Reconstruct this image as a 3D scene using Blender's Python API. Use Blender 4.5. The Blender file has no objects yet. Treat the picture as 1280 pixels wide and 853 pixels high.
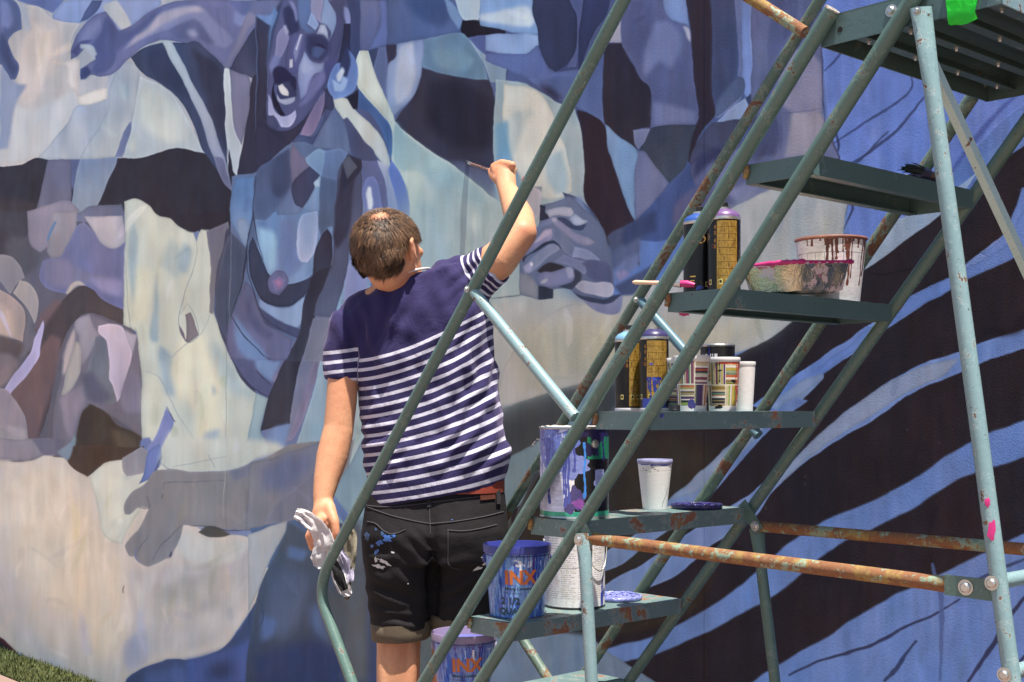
import bpy, bmesh, math, random
import numpy as np
from mathutils import Vector, Matrix, noise as mnoise
from mathutils.bvhtree import BVHTree
random.seed(5)
SC = bpy.context.scene
# ------------------------------------------------------------ camera, sky, sun, exposure
EYE = 1.25
cam_d = bpy.data.cameras.new('camera'); cam = bpy.data.objects.new('camera', cam_d)
SC.collection.objects.link(cam); SC.camera = cam
cam_d.sensor_width = 36; cam_d.lens = 45.0; cam_d.shift_y = 83.5/1280
cam_d.clip_start = 0.05; cam_d.clip_end = 400
cam.location = (0, 0, EYE); cam.rotation_euler = (math.radians(90), 0, 0)
cam_d.dof.use_dof = False; cam_d.dof.focus_distance = 2.9; cam_d.dof.aperture_fstop = 11
TH = math.atan(1460/1600)
RD = Vector((math.cos(TH), math.sin(TH), 0))      # towards the wall
AD = Vector((math.sin(TH), -math.cos(TH), 0))     # along the wall, to the right and nearer
SUN = (-RD*0.07 + AD*0.22 + Vector((0, 0, 0.84))).normalized()
el = math.asin(SUN.z); az = math.atan2(SUN.x, SUN.y)
w = bpy.data.worlds.new('World'); SC.world = w; w.use_nodes = True
wn = w.node_tree; bg = wn.nodes['Background']
sky = wn.nodes.new('ShaderNodeTexSky'); sky.sky_type = 'NISHITA'; sky.sun_disc = False
sky.sun_elevation = el; sky.sun_rotation = az; sky.air_density = 1.0; sky.dust_density = 1.5; sky.ozone_density = 1.0
wn.links.new(sky.outputs[0], bg.inputs[0]); bg.inputs[1].default_value = 0.078
sd = bpy.data.lights.new('sun', 'SUN'); so = bpy.data.objects.new('sun', sd); SC.collection.objects.link(so)
sd.energy = 5.0; sd.angle = math.radians(0.55); sd.color = (1, 0.93, 0.84)
so.rotation_euler = (-SUN).to_track_quat('-Z', 'Y').to_euler(); so.location = (0, 0, 8)
SC.view_settings.view_transform = 'Standard'; SC.view_settings.look = 'None'
SC.view_settings.exposure = 0.98; SC.view_settings.gamma = 1.0
SC.render.engine = 'CYCLES'
try: SC.cycles.use_denoising = True
except Exception: pass

WALL_R = 2.5; RN = 1.748; RF = 2.298
def L(s, r, h): return AD*s + RD*r + Vector((0, 0, h))          # wall-aligned place in metres
def at(px, py, z):                                              # place seen in that direction at distance z
    return Vector(((px-640)/1600*z, z, EYE+(510-py)/1600*z))
def onr(px, py, r):
    u = (px-640)/1600; return at(px, py, r/(RD.x*u+RD.y))

# ------------------------------------------------------------ scene tree helpers
COL = SC.collection
def tag(o, label=None, cat=None, group=None, kind=None):
    if label: o['label'] = label
    if cat: o['category'] = cat
    if group: o['group'] = group
    if kind: o['kind'] = kind
    return o
def thing(name, loc, label, cat, group=None):
    o = bpy.data.objects.new(name, None); COL.objects.link(o); o.location = loc; o.empty_display_size = 0.05
    return tag(o, label, cat, group)
def link(name, me, mat, parent=None, smooth=None):
    o = bpy.data.objects.new(name, me); COL.objects.link(o)
    if mat is not None:
        me.materials.clear()
        for m in (mat if isinstance(mat, (list, tuple)) else [mat]): me.materials.append(m)
    if parent is not None:
        root = parent
        off = Vector((0, 0, 0))
        while root is not None: off += root.location; root = root.parent
        me.transform(Matrix.Translation(-off)); o.parent = parent
    if smooth is not None:
        me.shade_smooth()
        if smooth: me.set_sharp_from_angle(angle=math.radians(smooth))
    return o
def bm2me(bm, name='mesh'):
    bmesh.ops.recalc_face_normals(bm, faces=bm.faces)
    me = bpy.data.meshes.new(name); bm.to_mesh(me); bm.free(); return me
def frame(d):
    d = d.normalized(); u = Vector((0, 0, 1)) if abs(d.z) < 0.95 else Vector((0, 1, 0))
    x = d.cross(u).normalized(); return x, x.cross(d).normalized(), d
def add_tube(bm, pts, rad, seg=14, cap=True, wob=0.0, flat=None):
    pts = [Vector(p) for p in pts]; n = len(pts); rings = []
    if not isinstance(rad, (list, tuple)): rad = [rad]*n
    x = None
    for i, p in enumerate(pts):
        d = (pts[min(i+1, n-1)]-pts[max(i-1, 0)])
        if x is None: x, y, d = frame(d)
        else:
            d.normalize(); x = (x - d*x.dot(d)).normalized()
        y = d.cross(x); ring = []
        for k in range(seg):
            a = 2*math.pi*k/seg; r = rad[i]; fx = fy = 1
            if flat and flat[i]: fx, fy = flat[i]
            q = p + x*(math.cos(a)*r*fx) + y*(math.sin(a)*r*fy)
            ring.append(bm.verts.new(q))
        rings.append(ring)
    for i in range(n-1):
        for k in range(seg):
            k2 = (k+1) % seg
            bm.faces.new((rings[i][k], rings[i][k2], rings[i+1][k2], rings[i+1][k]))
    if cap:
        bm.faces.new(rings[0][::-1]); bm.faces.new(rings[-1])
    return rings
def smooth_path(ps, sub=6):
    ps = [Vector(p) for p in ps]; out = []
    for i in range(len(ps)-1):
        p0 = ps[max(i-1, 0)]; p1 = ps[i]; p2 = ps[i+1]; p3 = ps[min(i+2, len(ps)-1)]
        for k in range(sub):
            t = k/sub
            out.append(0.5*((2*p1)+(p2-p0)*t+(2*p0-5*p1+4*p2-p3)*t*t+(3*p1-p0-3*p2+p3)*t**3))
    out.append(ps[-1]); return out
def add_box(bm, c, ax, ay, az):
    """box from centre and three half-axis vectors"""
    vs = [bm.verts.new(c + ax*i + ay*j + az*k) for i in (-1, 1) for j in (-1, 1) for k in (-1, 1)]
    for f in ((0,1,3,2),(4,6,7,5),(0,4,5,1),(2,3,7,6),(0,2,6,4),(1,5,7,3)): bm.faces.new([vs[i] for i in f])
    return vs
def bevel(bm, w=0.0015, seg=2):
    es = [e for e in bm.edges if len(e.link_faces) == 2 and e.calc_face_angle(0) > 0.6]
    bmesh.ops.bevel(bm, geom=es, offset=w, segments=seg, affect='EDGES', profile=0.5)
def lathe(profile, seg=64, uv=True):
    """profile [(r,z)], seam at the back; u=0.5 faces the camera side (-Y), v follows the second value range"""
    bm = bmesh.new(); rings = []; zs = [p[1] for p in profile]; z0, z1 = min(zs), max(zs)
    uvl = bm.loops.layers.uv.new('uv')
    for r, z in profile:
        if r < 1e-6: rings.append([bm.verts.new((0, 0, z))]*(seg+1)); continue
        ring = [bm.verts.new((r*math.sin(-math.pi+2*math.pi*k/seg), -r*math.cos(-math.pi+2*math.pi*k/seg), z)) for k in range(seg)]
        rings.append(ring+[ring[0]])
    for i in range(len(rings)-1):
        for k in range(seg):
            vs = [rings[i][k], rings[i][k+1], rings[i+1][k+1], rings[i+1][k]]
            us = [(k/seg, 0), ((k+1)/seg, 0), ((k+1)/seg, 1), (k/seg, 1)]
            q = []; uu = []
            for v_, u_ in zip(vs, us):
                if v_ not in q:
                    q.append(v_); uu.append((u_[0], (profile[i+u_[1]][1]-z0)/(z1-z0+1e-9)))
            if len(q) < 3: continue
            f = bm.faces.new(q)
            for lp, u_ in zip(f.loops, uu): lp[uvl].uv = u_
    return bm

# ------------------------------------------------------------ materials
def newmat(name):
    m = bpy.data.materials.new(name); m.use_nodes = True
    nt = m.node_tree; b = nt.nodes['Principled BSDF']; return m, nt, b
def N(nt, t, **kw):
    n = nt.nodes.new(t)
    for k, v in kw.items():
        if k in n.inputs.keys() if isinstance(k, str) else False: n.inputs[k].default_value = v
        else: setattr(n, k, v)
    return n
def noise_n(nt, scale, detail=4, rough=0.55, vec=None, coord='Object', stretch=None, dist=0.0):
    tc = nt.nodes.new('ShaderNodeTexCoord'); src = tc.outputs[coord]
    if stretch:
        mp = nt.nodes.new('ShaderNodeMapping'); mp.inputs['Scale'].default_value = stretch
        nt.links.new(src, mp.inputs['Vector']); src = mp.outputs[0]
    n = nt.nodes.new('ShaderNodeTexNoise'); n.inputs['Scale'].default_value = scale
    n.inputs['Detail'].default_value = detail; n.inputs['Roughness'].default_value = rough; n.inputs['Distortion'].default_value = dist
    nt.links.new(src, n.inputs['Vector']); return n.outputs['Fac']
def ramp(nt, fac, stops):
    r = nt.nodes.new('ShaderNodeValToRGB'); e = r.color_ramp.elements
    while len(e) < len(stops): e.new(0.5)
    for el_, (p, c) in zip(e, stops):
        el_.position = p; el_.color = (c, c, c, 1) if not isinstance(c, (tuple, list)) else (*c, 1)
    nt.links.new(fac, r.inputs['Fac']); return r.outputs['Color']
def mix(nt, fac, a, b, mode='MIX'):
    m = nt.nodes.new('ShaderNodeMix'); m.data_type = 'RGBA'; m.blend_type = mode
    for sock, v in ((m.inputs['Factor'], fac), (m.inputs[6], a), (m.inputs[7], b)):
        if hasattr(v, 'is_output') or isinstance(v, bpy.types.NodeSocket): nt.links.new(v, sock)
        elif isinstance(v, (int, float)): sock.default_value = v
        else: sock.default_value = (*v, 1)
    return m.outputs[2]
def bump(nt, b, h, strength=0.3, dist=0.002):
    n = nt.nodes.new('ShaderNodeBump'); n.inputs['Strength'].default_value = strength; n.inputs['Distance'].default_value = dist
    nt.links.new(h, n.inputs['Height']); nt.links.new(n.outputs[0], b.inputs['Normal']); return n
def simple(name, col, rough=0.5, metal=0.0, var=0.15, scale=40, bmp=0.1, spec=0.5):
    m, nt, b = newmat(name)
    f = noise_n(nt, scale, 5)
    c = mix(nt, f, tuple(x*(1-var) for x in col), tuple(min(1, x*(1+var)) for x in col))
    nt.links.new(c, b.inputs['Base Color']); b.inputs['Roughness'].default_value = rough; b.inputs['Metallic'].default_value = metal
    b.inputs['Specular IOR Level'].default_value = spec
    if bmp: bump(nt, b, noise_n(nt, scale*6, 3), bmp, 0.001)
    return m
def painted_steel(name, paint, paint2, rust=0.5, scale=14, wear=(0.55, 0.60), rustc=((0.19, 0.085, 0.045), (0.07, 0.032, 0.022)), stretch=None, gloss=0.42):
    """flaked enamel over rusting steel; wear gives the noise band where paint has come off"""
    m, nt, b = newmat(name)
    base = mix(nt, noise_n(nt, 9, 4), paint, paint2)
    base = mix(nt, ramp(nt, noise_n(nt, 150, 3, 0.7), [(0.68, 0.0), (0.76, 0.22)]), base, tuple(min(1, x*2.0+0.05) for x in paint2))
    big = noise_n(nt, scale, 7, 0.68, stretch=stretch, dist=0.6)
    fine = noise_n(nt, scale*7, 5, 0.7)
    comb = nt.nodes.new('ShaderNodeMath'); comb.operation = 'MULTIPLY_ADD'
    nt.links.new(fine, comb.inputs[0]); comb.inputs[1].default_value = 0.35; nt.links.new(big, comb.inputs[2])
    sub = nt.nodes.new('ShaderNodeMath'); sub.operation = 'SUBTRACT'; nt.links.new(comb.outputs[0], sub.inputs[0]); sub.inputs[1].default_value = 0.175
    mask = ramp(nt, sub.outputs[0], [(wear[0], 0.0), (wear[1], 1.0)])
    rc = mix(nt, fine, rustc[1], rustc[0])
    edge = ramp(nt, sub.outputs[0], [(wear[0]-0.045, 0.0), (wear[0]-0.012, 0.38)])
    base = mix(nt, edge, base, tuple(min(0.6, x*1.5+0.10) for x in paint2))
    rc = mix(nt, ramp(nt, noise_n(nt, 33, 5, 0.7), [(0.5, 0.0), (0.62, 0.8)]), rc, (rustc[0][0]*0.95, rustc[0][1]*1.55, rustc[0][2]*1.1))
    long_ = ramp(nt, noise_n(nt, 230, 4, 0.75), [(0.60, 0.0), (0.66, 0.55)]); base = mix(nt, long_, base, tuple(x*0.45 for x in paint))
    col = mix(nt, mask, base, rc)
    chips = ramp(nt, noise_n(nt, 75, 5, 0.72), [(0.655, 0.0), (0.675, 1.0)])
    col = mix(nt, chips, col, (0.07, 0.045, 0.035))
    nt.links.new(col, b.inputs['Base Color'])
    rr = mix(nt, mask, (gloss,)*3, (0.85,)*3); nt.links.new(rr, b.inputs['Roughness'])
    b.inputs['Specular IOR Level'].default_value = 0.4
    hh = nt.nodes.new('ShaderNodeMath'); hh.operation = 'SUBTRACT'; nt.links.new(noise_n(nt, 90, 4), hh.inputs[0]); nt.links.new(mask, hh.inputs[1])
    bump(nt, b, hh.outputs[0], 0.35, 0.0012)
    return m
def image_mat(name, arr, rough=0.5, bump_s=0.1, metal=None, spec=0.5, k=None):
    """arr HxWx3 display-valued colours, row 0 at the top"""
    h, w_ = arr.shape[:2]
    im = bpy.data.images.new(name, w_, h); buf = np.ones((h, w_, 4), np.float32); buf[..., :3] = arr[::-1]
    im.pixels.foreach_set(buf.ravel()); im.update(); im.pack()
    m, nt, b = newmat(name)
    uv = nt.nodes.new('ShaderNodeUVMap'); t = nt.nodes.new('ShaderNodeTexImage'); t.image = im; t.extension = 'EXTEND'
    nt.links.new(uv.outputs[0], t.inputs[0]); c = t.outputs[0]
    if k: c = mix(nt, 1.0, c, k, 'MULTIPLY')
    nt.links.new(c, b.inputs['Base Color']); b.inputs['Roughness'].default_value = rough; b.inputs['Specular IOR Level'].default_value = spec
    if metal: b.inputs['Metallic'].default_value = metal
    if bump_s: bump(nt, b, c, bump_s, 0.001)
    return m, t, nt, b

# ------------------------------------------------------------ mural drawing: layered patches of paint
MURAL = """
# full frame base areas
F 5a6490 : -400,-300 1800,-300 1800,1100 -400,1100
# --- left column base
F 8b8da2>b3b8c6/90 : -400,-300 330,-300 330,240 -400,240
# bottom right blue ground and dark stripes
F 6279b8 : 620,120 1800,-300 1800,1100 600,1100
F 6c7cc2>6078b6/90 : 1020,-200 1700,-200 1700,400 1040,420
F 2a262f : 620,520 700,490 800,475 900,455 990,400 1060,330 1130,280 1180,262 1230,222 1290,176 1700,-60 1700,1100 600,1100
# pale green-blue bands at lower centre
F 5c5b60 : 560,520 640,505 720,480 800,470 860,470 700,560 640,640 600,700 560,700
F 7d909c : 380,480 640,500 640,560 560,700 400,900 300,900
F 5a5c60 : 500,640 640,600 640,1000 500,1000
F 4b4a4e : 580,530 615,515 700,490 790,480 740,540 690,590 640,620 600,640 590,560
F 7e93a0>8597a5/0 : 520,600 560,600 640,570 700,530 735,480 760,480 730,545 690,600 640,640 600,660 560,670
F 35322f s14 : 560,690 640,660 700,610 760,570 820,540 900,560 860,640 820,700 740,740 600,830
# blue stripes (bottom right)
F 6c84c6>7a8ccb/0 : 940,508 1000,465 1060,425 1110,390 1150,365 1190,345 1215,325 1240,305 1262,285 1275,255 1290,230 1310,240 1290,300 1262,325 1240,335 1200,352 1160,380 1110,410 1070,440 1020,475 985,500 960,512
F 7d90bd : 962,508 1000,478 1030,462 1028,475 990,508 965,512
F 6d80ba>8290b8/180 : 735,720 760,690 800,664 835,628 875,590 940,532 985,498 1010,500 960,540 915,590 880,630 850,655 810,680 770,710
F 8a96b8 : 835,628 875,590 940,535 960,530 915,580 880,610
F 6c84c8>8090c2/180 : 745,738 805,704 860,667 890,647 935,619 990,577 1020,547 1075,502 1140,462 1205,437 1280,412 1330,390 1330,420 1280,437 1240,449 1205,464 1140,492 1090,527 1020,569 970,612 940,652 890,682 850,717 805,737 760,742
F 8d98bd : 950,610 990,577 1020,547 1075,502 1140,464 1200,447 1180,470 1140,488 1090,520 1020,566 975,605
F 6f87c6>6b82c4/0 s1 : 735,825 740,814 805,800 855,777 920,737 990,677 1040,647 1090,627 1140,600 1205,557 1280,525 1330,500 1330,550 1280,572 1205,597 1140,637 1090,662 1040,687 980,737 920,772 855,805 805,822 755,830
F 6f87c8>6b80c0/0 s1 : 870,900 940,853 990,822 1040,792 1105,752 1190,712 1280,667 1400,610 1400,1000 860,1000
L F 2c3050 4 : 985,845 1040,822 1095,805 1130,785 1170,768 1200,750
L F 55629a 7 : 1165,705 1178,760 1175,853
L F 34385c 6 : 1105,853 1125,830 1145,802
L F 2b2e4c 6 : 1205,860 1240,808 1262,770 1300,725
L F 2e2f4a 5 : 1250,860 1290,810
L F 3c4166 4 : 1190,740 1250,712 1300,690
# pale grey blue tarpaulin shape below centre
F 8190ab>7786a4/90 : 600,900 610,800 640,760 690,745 730,790 800,840 880,890
F 322e2b s3 : 700,790 760,755 800,765 850,740 900,700 870,760 800,790 740,795
# blue panel top right with lighter tip
F 8d9ad0 : 1035,140 1045,185 1058,250 1064,300 1080,290 1120,240 1180,210 1280,60 1280,-40 1040,-40
F 6b7cc4>6f82cc/90 : 1028,60 1035,140 1045,185 1058,250 1064,300 1075,345 1120,290 1180,225 1240,165 1310,90 1310,-60 1030,-60
F 9aa9c2>8ea0c6/0 : 1075,342 1100,290 1150,262 1200,232 1225,215 1190,255 1150,290 1110,320 1082,338
F 2b2730 : 1082,338 1110,318 1150,288 1200,252 1238,222 1290,178 1400,100 1400,240 1290,230 1240,300 1190,340 1130,375 1070,400 1000,455 980,440 1040,370
F 6f86cd : 1225,318 1250,300 1266,270 1278,235 1300,240 1290,280 1270,305 1240,322
F 6c84ca : 960,510 1010,470 1070,425 1120,385 1170,355 1210,335 1240,318 1262,300 1275,270 1300,240 1310,300 1262,325 1240,335 1205,352 1160,380 1110,408 1070,438 1020,475 985,500 965,512
F 8a99c4 : 962,509 1000,478 1028,466 1026,477 990,500 972,512
L F 3b3f63 3 : 1110,165 1085,190 1062,212 1030,235
L F 3e4470 3 : 1042,180 1080,155 1120,130 1140,110 1135,80
L F 3a3e66 3.5 : 1060,208 1090,188 1120,165 1150,130 1165,115
L F 3e4478 3 : 1030,90 1050,70 1062,52
L F 32355a 6 : 1120,85 1160,95 1190,105
L F 4a559a 7 s2 : 1190,215 1215,180 1240,150 1290,100
L F 2f3256 3 : 1043,150 1049,182 1044,198
L F 2e2f50 2.5 : 1060,250 1066,262 1055,290
L F 1f1d26 2.5 : 1085,343 1110,342 1140,337 1160,335
F 24212b s3 : 1222,420 1240,408 1262,412 1280,392 1300,385 1300,400 1262,420
# ---- tile 00
00 8a9bd6>7f90c8/90 : 200,60 260,0 600,0 600,20 500,95 450,120 400,45 300,90 200,75
00 4d5588 : 300,85 345,0 385,0 365,45 330,75
00 5e6aa6 : 60,0 150,0 200,0 240,0 200,55 150,30 110,20
00 a7aec4>b7b4bc/45 : 85,20 150,30 200,75 300,90 265,170 300,260 300,390 270,460 200,540 140,595 100,615 0,627 -400,640 -400,0 60,0
00 c6bfc6 s8 : 110,80 170,110 190,240 160,330 120,390 80,380 70,300 75,220 90,150
00 d0c7c9 s5 : 190,220 260,190 270,160 200,200 150,290 120,350 140,230 160,120 210,110 200,170
00 bac0cf s6 : 0,330 80,400 130,420 200,380 290,340 290,400 250,470 150,580 60,610 0,610
00 9aa4bd s4 : 80,15 105,50 120,110 100,120 85,60
00 8b97bf s3 : 15,240 60,310 100,320 60,400 30,560 0,560 0,250
00 5b6599>4a5486/60 : -300,0 45,0 80,40 85,110 50,130 30,160 50,210 75,250 60,295 40,300 10,250 0,240 -300,200
00 7278b0 s4 : 0,0 40,20 55,80 35,110 10,100 0,160
00 3e4778 s3 : 5,120 25,160 45,220 70,260 50,290 25,240 0,200
00 b0bacd s2 : 385,20 440,0 470,40 495,90 490,105 460,115 430,80 400,50
00 9da8c6>aab3c8/90 : 140,597 190,540 250,470 290,400 400,375 400,300 450,250 525,250 520,330 495,460 455,590 300,605 200,600
00 9ca9c4>b3bdca/45 : 300,602 320,560 400,420 410,340 430,280 450,240 490,235 525,250 520,330 510,400 490,460 460,590 380,595
00 aebbcb>a6b6c9/90 : 525,285 600,320 650,355 680,410 720,480 755,545 770,582 740,570 700,560 660,555 620,570 560,588 500,597 462,590 495,460 520,340
00 c0cace s10 : 540,330 600,350 640,390 680,440 700,520 640,540 560,500 520,430
00 bfc9cf s6 : 480,560 520,470 500,580
00 6a709c : 430,590 455,520 470,480 490,455 488,500 470,560 455,592
00 ccc6cc : 190,225 250,235 258,230 300,225 300,300 300,395 290,345 260,320 255,250 200,245
00 dad6da : 295,365 350,340 405,330 405,372 350,392 297,398
00 b3b8ca s3 : 300,310 350,300 405,290 405,330 350,340 300,355
00 2f2f40>2c2b3a/0 : -400,640 0,627 80,620 135,595 200,602 300,605 455,595 520,595 600,575 640,560 680,555 740,570 775,585 850,690 870,720 866,900 600,900 560,900 0,900 -400,900
00 3d3640 s8 : -100,760 60,750 140,760 110,853 0,880 -100,880
00 6c6585>716a80/90 : 185,600 270,603 268,700 270,853 110,860 130,800 150,740 165,660
00 565a86 : 270,603 305,603 285,660 272,720 268,690
00 7987ad>8591a8/90 : 305,603 380,596 440,590 430,640 400,700 375,760 355,800 300,830 265,830 275,720 285,660
00 3c4265>454c73/60 : 490,215 540,185 610,160 700,160 740,150 790,200 850,255 870,300 865,420 850,600 870,700 820,650 770,580 740,500 690,400 650,350 600,315 530,270
00 36395a s6 : 560,180 640,180 680,260 740,360 700,380 640,330 560,260
00 2f3350 s8 : 720,180 840,270 850,400 860,600 800,450 760,330
00 b0c2d8>8d90b6/70 : 605,150 640,150 680,220 720,310 770,395 800,450 820,520 840,590 860,660 870,715 830,670 805,610 785,540 760,460 720,380 680,290 640,220
00 6f6c90 : 800,590 835,600 850,650 872,700 870,718 840,690 820,650
00 66679a>6d6c9e/0 : 270,180 300,115 350,65 400,45 425,80 450,120 500,95 560,50 620,15 700,0 860,0 1000,0 1000,280 930,290 850,250 790,200 740,155 690,160 610,150 540,180 480,225 430,275 380,292 340,285 308,305 303,260 345,235 362,225 350,195 320,183 290,215 268,225
00 8788b8>7c7cae/0 : 460,190 520,110 600,50 700,20 760,30 800,70 860,120 880,160 850,188 800,170 770,120 730,75 680,90 640,110 580,130 520,160
00 a8a2c2 s5 : 480,170 560,80 640,40 740,25 770,45 700,55 620,90 540,140
00 5b5b88 s5 : 640,110 700,85 745,85 780,120 810,165 780,165 740,140 700,150 660,140
00 8f8fbc s4 : 700,115 725,110 745,130 730,140 708,132
00 51568c s4 : 430,120 500,110 560,60 620,20 560,100 480,160 440,200
00 4e5286 s3 : 330,180 380,120 400,60 440,110 440,200 410,260 370,280 345,270 365,225
00 7d7fb2 s4 : 300,150 330,100 380,70 370,110 330,150 290,190
00 4a4a80 s2 : 268,200 300,160 350,150 310,180 290,215
00 3a3f70 s2 : 308,262 330,250 345,275 325,300 308,300
00 a9b4cb s2 : 300,170 345,172 365,205 345,225 330,195 300,185
00 5b6198>6a6ea2/0 : 860,0 1000,0 1000,60 920,60 880,30
00 7e86bf s3 : 880,40 920,60 961,45 961,90 900,100 880,80
00 8b85ac>75719a/90 : 930,50 1000,20 1000,60 940,110 910,170 880,220 865,262 845,250 870,190 900,120
00 3a3c5c>4a4666/90 : 865,262 900,190 950,120 1010,70 1010,330 930,290 900,280
00 777295>7e7596/90 : 865,262 900,280 930,290 945,340 940,400 925,480 905,545 880,500 870,400 865,320
00 b3c2d2>a9b6cb/90 : 847,258 865,262 868,320 872,420 885,500 905,548 900,610 885,672 870,640 855,560 845,440 842,330
00 302f48 : 945,300 1000,250 1000,670 950,668 885,674 900,600 920,500 940,400
00 262535 : 860,560 872,640 885,672 872,715 855,640
00 5a6a9a>5573a8/90 : 885,672 950,675 1010,640 1010,853 961,900 890,900 870,830 868,740
# ---- tile 10 : head
10 525a88>4b5280/0 : 0,-60 500,-60 500,900 0,900
10 3d3a58>2d2c44/90 : 5,-20 110,-20 80,100 50,200 40,330 60,440 40,520 0,640 5,300
10 6d6c98 s3 : -20,0 100,0 60,50 20,70 -20,50
10 6d86bf s2 : 0,60 50,55 70,30 85,60 65,100 40,90
10 5b79b0 s3 : 70,20 82,60 70,130 55,220 45,250 50,140
10 3f4a78 : 100,0 130,0 120,60 75,140 60,230 50,300 45,250 60,120
10 33304c : 0,640 60,600 140,540 200,470 260,345 320,260 330,300 290,370 240,450 180,510 130,560 0,650
10 30304c : 0,500 40,400 50,450 110,490 160,470 200,430 260,340 250,380 200,460 130,540 60,600 0,640
G 5b5a8a>504e7c/90 : 160,-40 520,-40 525,130 500,300 410,510 330,660 230,760 150,780 90,740 65,650 75,400 110,200 150,60
G 4a4874 : 440,-40 520,-40 522,130 505,260 480,330 430,400 440,250 430,200 480,110
G 6377ae>5a6ca4/90 : 255,-40 330,-40 330,60 300,150 350,190 320,205 260,150 250,80
G 8886b4 : 330,-40 400,-40 385,140 330,70
G 7f93c8>8fa3d2/90 : 400,-40 440,-40 480,110 430,250 440,200 415,150 385,140 395,60
G 7f96cc s2 : 305,140 330,70 370,140 350,185
G a6b4dc s1 : 380,150 410,150 430,250 400,215 355,210
G 34325a s4 : 165,60 200,30 240,80 260,170 240,200 200,215 180,170
G 8083b8 s3 : 195,0 230,20 250,110 240,130 225,60
G 8a84b6>7c78ac/90 : 125,220 170,150 185,200 195,240 150,340 110,380
G a9aad6 s3 : 163,155 180,150 190,200 172,208
G 6f74ac s4 : 85,400 110,330 150,340 130,400 90,440
G 5d588c>565285/90 : 205,215 270,190 300,200 290,290 250,430 205,445 175,390 180,300
G 8582b4 s2 : 225,300 262,200 285,200 258,310 238,370
G a9acd6 s2 : 235,290 268,200 276,205 245,300
G c2c4e4 s2 : 200,350 220,345 222,395 200,402
G 363560 s6 : 300,205 350,208 400,220 440,260 430,320 390,370 340,350 305,300
G 465284 s5 : 335,285 380,270 412,300 372,350 335,335
G 25244a s2 : 330,262 390,262 425,290 380,280
G 8e98c8>8388be/90 : 295,300 330,360 380,380 410,370 400,420 340,450 300,560 262,600 255,420 280,340
G 99a3cf s5 : 292,330 320,380 350,400 310,440 275,420
G 6d69a0 s5 : 330,470 400,420 420,400 400,500 300,620 250,640 300,560
G 47457a s5 : 410,380 480,330 470,420 400,540 330,640 360,560 410,480
G 25234a s3 : 100,430 140,395 180,405 215,450 242,470 238,540 222,580 165,520 130,500 105,500
G 3b3962 s2 : 125,500 200,488 238,560 228,600 170,612 128,562
G d6d9e8 s1 : 128,510 155,500 192,550 192,574 150,562
G a2a6d0 s2 : 125,562 150,590 232,578 225,606 170,622 130,598
G 1f1d38 s1 : 100,480 112,560 150,640 175,680 150,685 110,630 93,560
G 8b8dc2>a4a9da/90 : 75,560 95,600 120,660 170,690 238,655 240,700 200,755 150,757 120,692 78,680
G 4a476f s2 : 68,690 110,680 140,752 120,770 72,740
10 4a4870>3f3f68/60 : 270,0 340,0 340,60 330,180 310,240 260,330 230,360 300,240 330,120 310,60
10 7f86c0 s1.5 : 330,25 350,40 358,90 340,100 332,60
10 2c2e50>2a2b4c/0 : 330,90 355,90 360,200 350,260 330,240 300,280 320,180
10 3d4370 : 340,0 395,0 395,190 370,260 355,180 355,80
10 686d9e>5d6296/90 : 392,0 470,0 468,60 455,130 425,185 395,190 392,100
10 6572b2>5f6db0/0 : 470,0 495,0 495,170 425,190 440,160 465,100
10 3a3f66 : 420,190 465,180 460,230 440,265 430,230
10 5a6392>58618e/90 : 440,265 465,180 492,178 492,370 460,320
10 2f2f4a : 492,170 530,165 528,205 495,250
10 556296>4a5e98/60 : 495,0 720,0 770,60 770,120 640,145 530,163 495,170
10 3d4f84 s8 : 560,0 700,0 740,60 700,110 600,60
10 6f8cbf s2 : 700,-10 740,20 775,70 765,110 730,60
10 9bb8da>a8c0dd/0 : 740,-10 850,-10 850,40 835,80 775,70
10 8aa6dc>7490cc/60 : 850,-10 1100,-10 1100,110 1000,105 880,80 840,60
10 c0d4e8 s4 : 850,20 960,30 1040,60 1080,90 1000,80 900,60
10 6277b8 s4 : 840,60 920,85 1000,105 960,108 860,90
10 1d1c2c>262438/0 : 775,75 840,80 960,105 1060,110 1060,140 960,135 850,135 790,142 772,115
10 4f5a96>5b60a0/60 : 800,140 860,135 960,133 1060,140 1110,200 1130,260 1060,280 961,265 880,230 830,180
10 9cb9dc s3 : 870,140 960,138 1030,145 1060,180 1020,210 950,200 900,180
10 3b4072 s4 : 850,180 920,220 1000,250 960,262 900,240
10 5f7a9c>64819f/0 : 630,150 770,122 800,145 830,200 860,260 870,300 760,290 680,275 625,255
10 6e8ca8 s6 : 660,190 760,180 820,230 780,270 680,250
10 8198b8>7d92ac/60 : 800,145 840,190 900,235 970,270 1020,300 1000,320 880,310 860,255 830,200
10 2f3047>3a3c58/60 : 622,258 700,280 790,295 868,300 885,330 905,400 935,470 950,540 958,600 960,700 930,770 860,730 780,660 730,620 640,560 580,515 525,455 560,410 600,340
10 25253a s14 : 650,300 800,320 880,380 900,480 880,560 760,560 660,480 640,400
10 53597e s6 : 720,610 770,610 860,640 920,690 925,765 860,725 790,665
10 7e8fc0>8a9ccb/90 : 530,163 628,150 625,250 600,340 560,400 520,440 495,390 493,250 525,215
10 a3b2d6 s5 : 540,180 590,160 600,280 570,360 530,400 520,300
10 b3c8cf>a9c3ce/60 : 375,240 390,190 425,190 440,260 470,330 520,440 525,460 640,560 740,625 800,670 870,730 925,770 930,860 930,1400 560,1400 575,853 575,720 540,660 510,600 505,500 440,420 385,330
10 86abc0>a3c4cf/90 s5 : 525,455 580,520 660,580 730,625 790,670 700,680 600,650 540,640 512,590 510,520
10 a9c6cd s10 : 540,650 620,680 640,800 600,900 560,900 580,760
10 8fb2c4 s10 : 620,640 760,650 860,740 920,780 920,850 760,850 700,760
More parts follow.
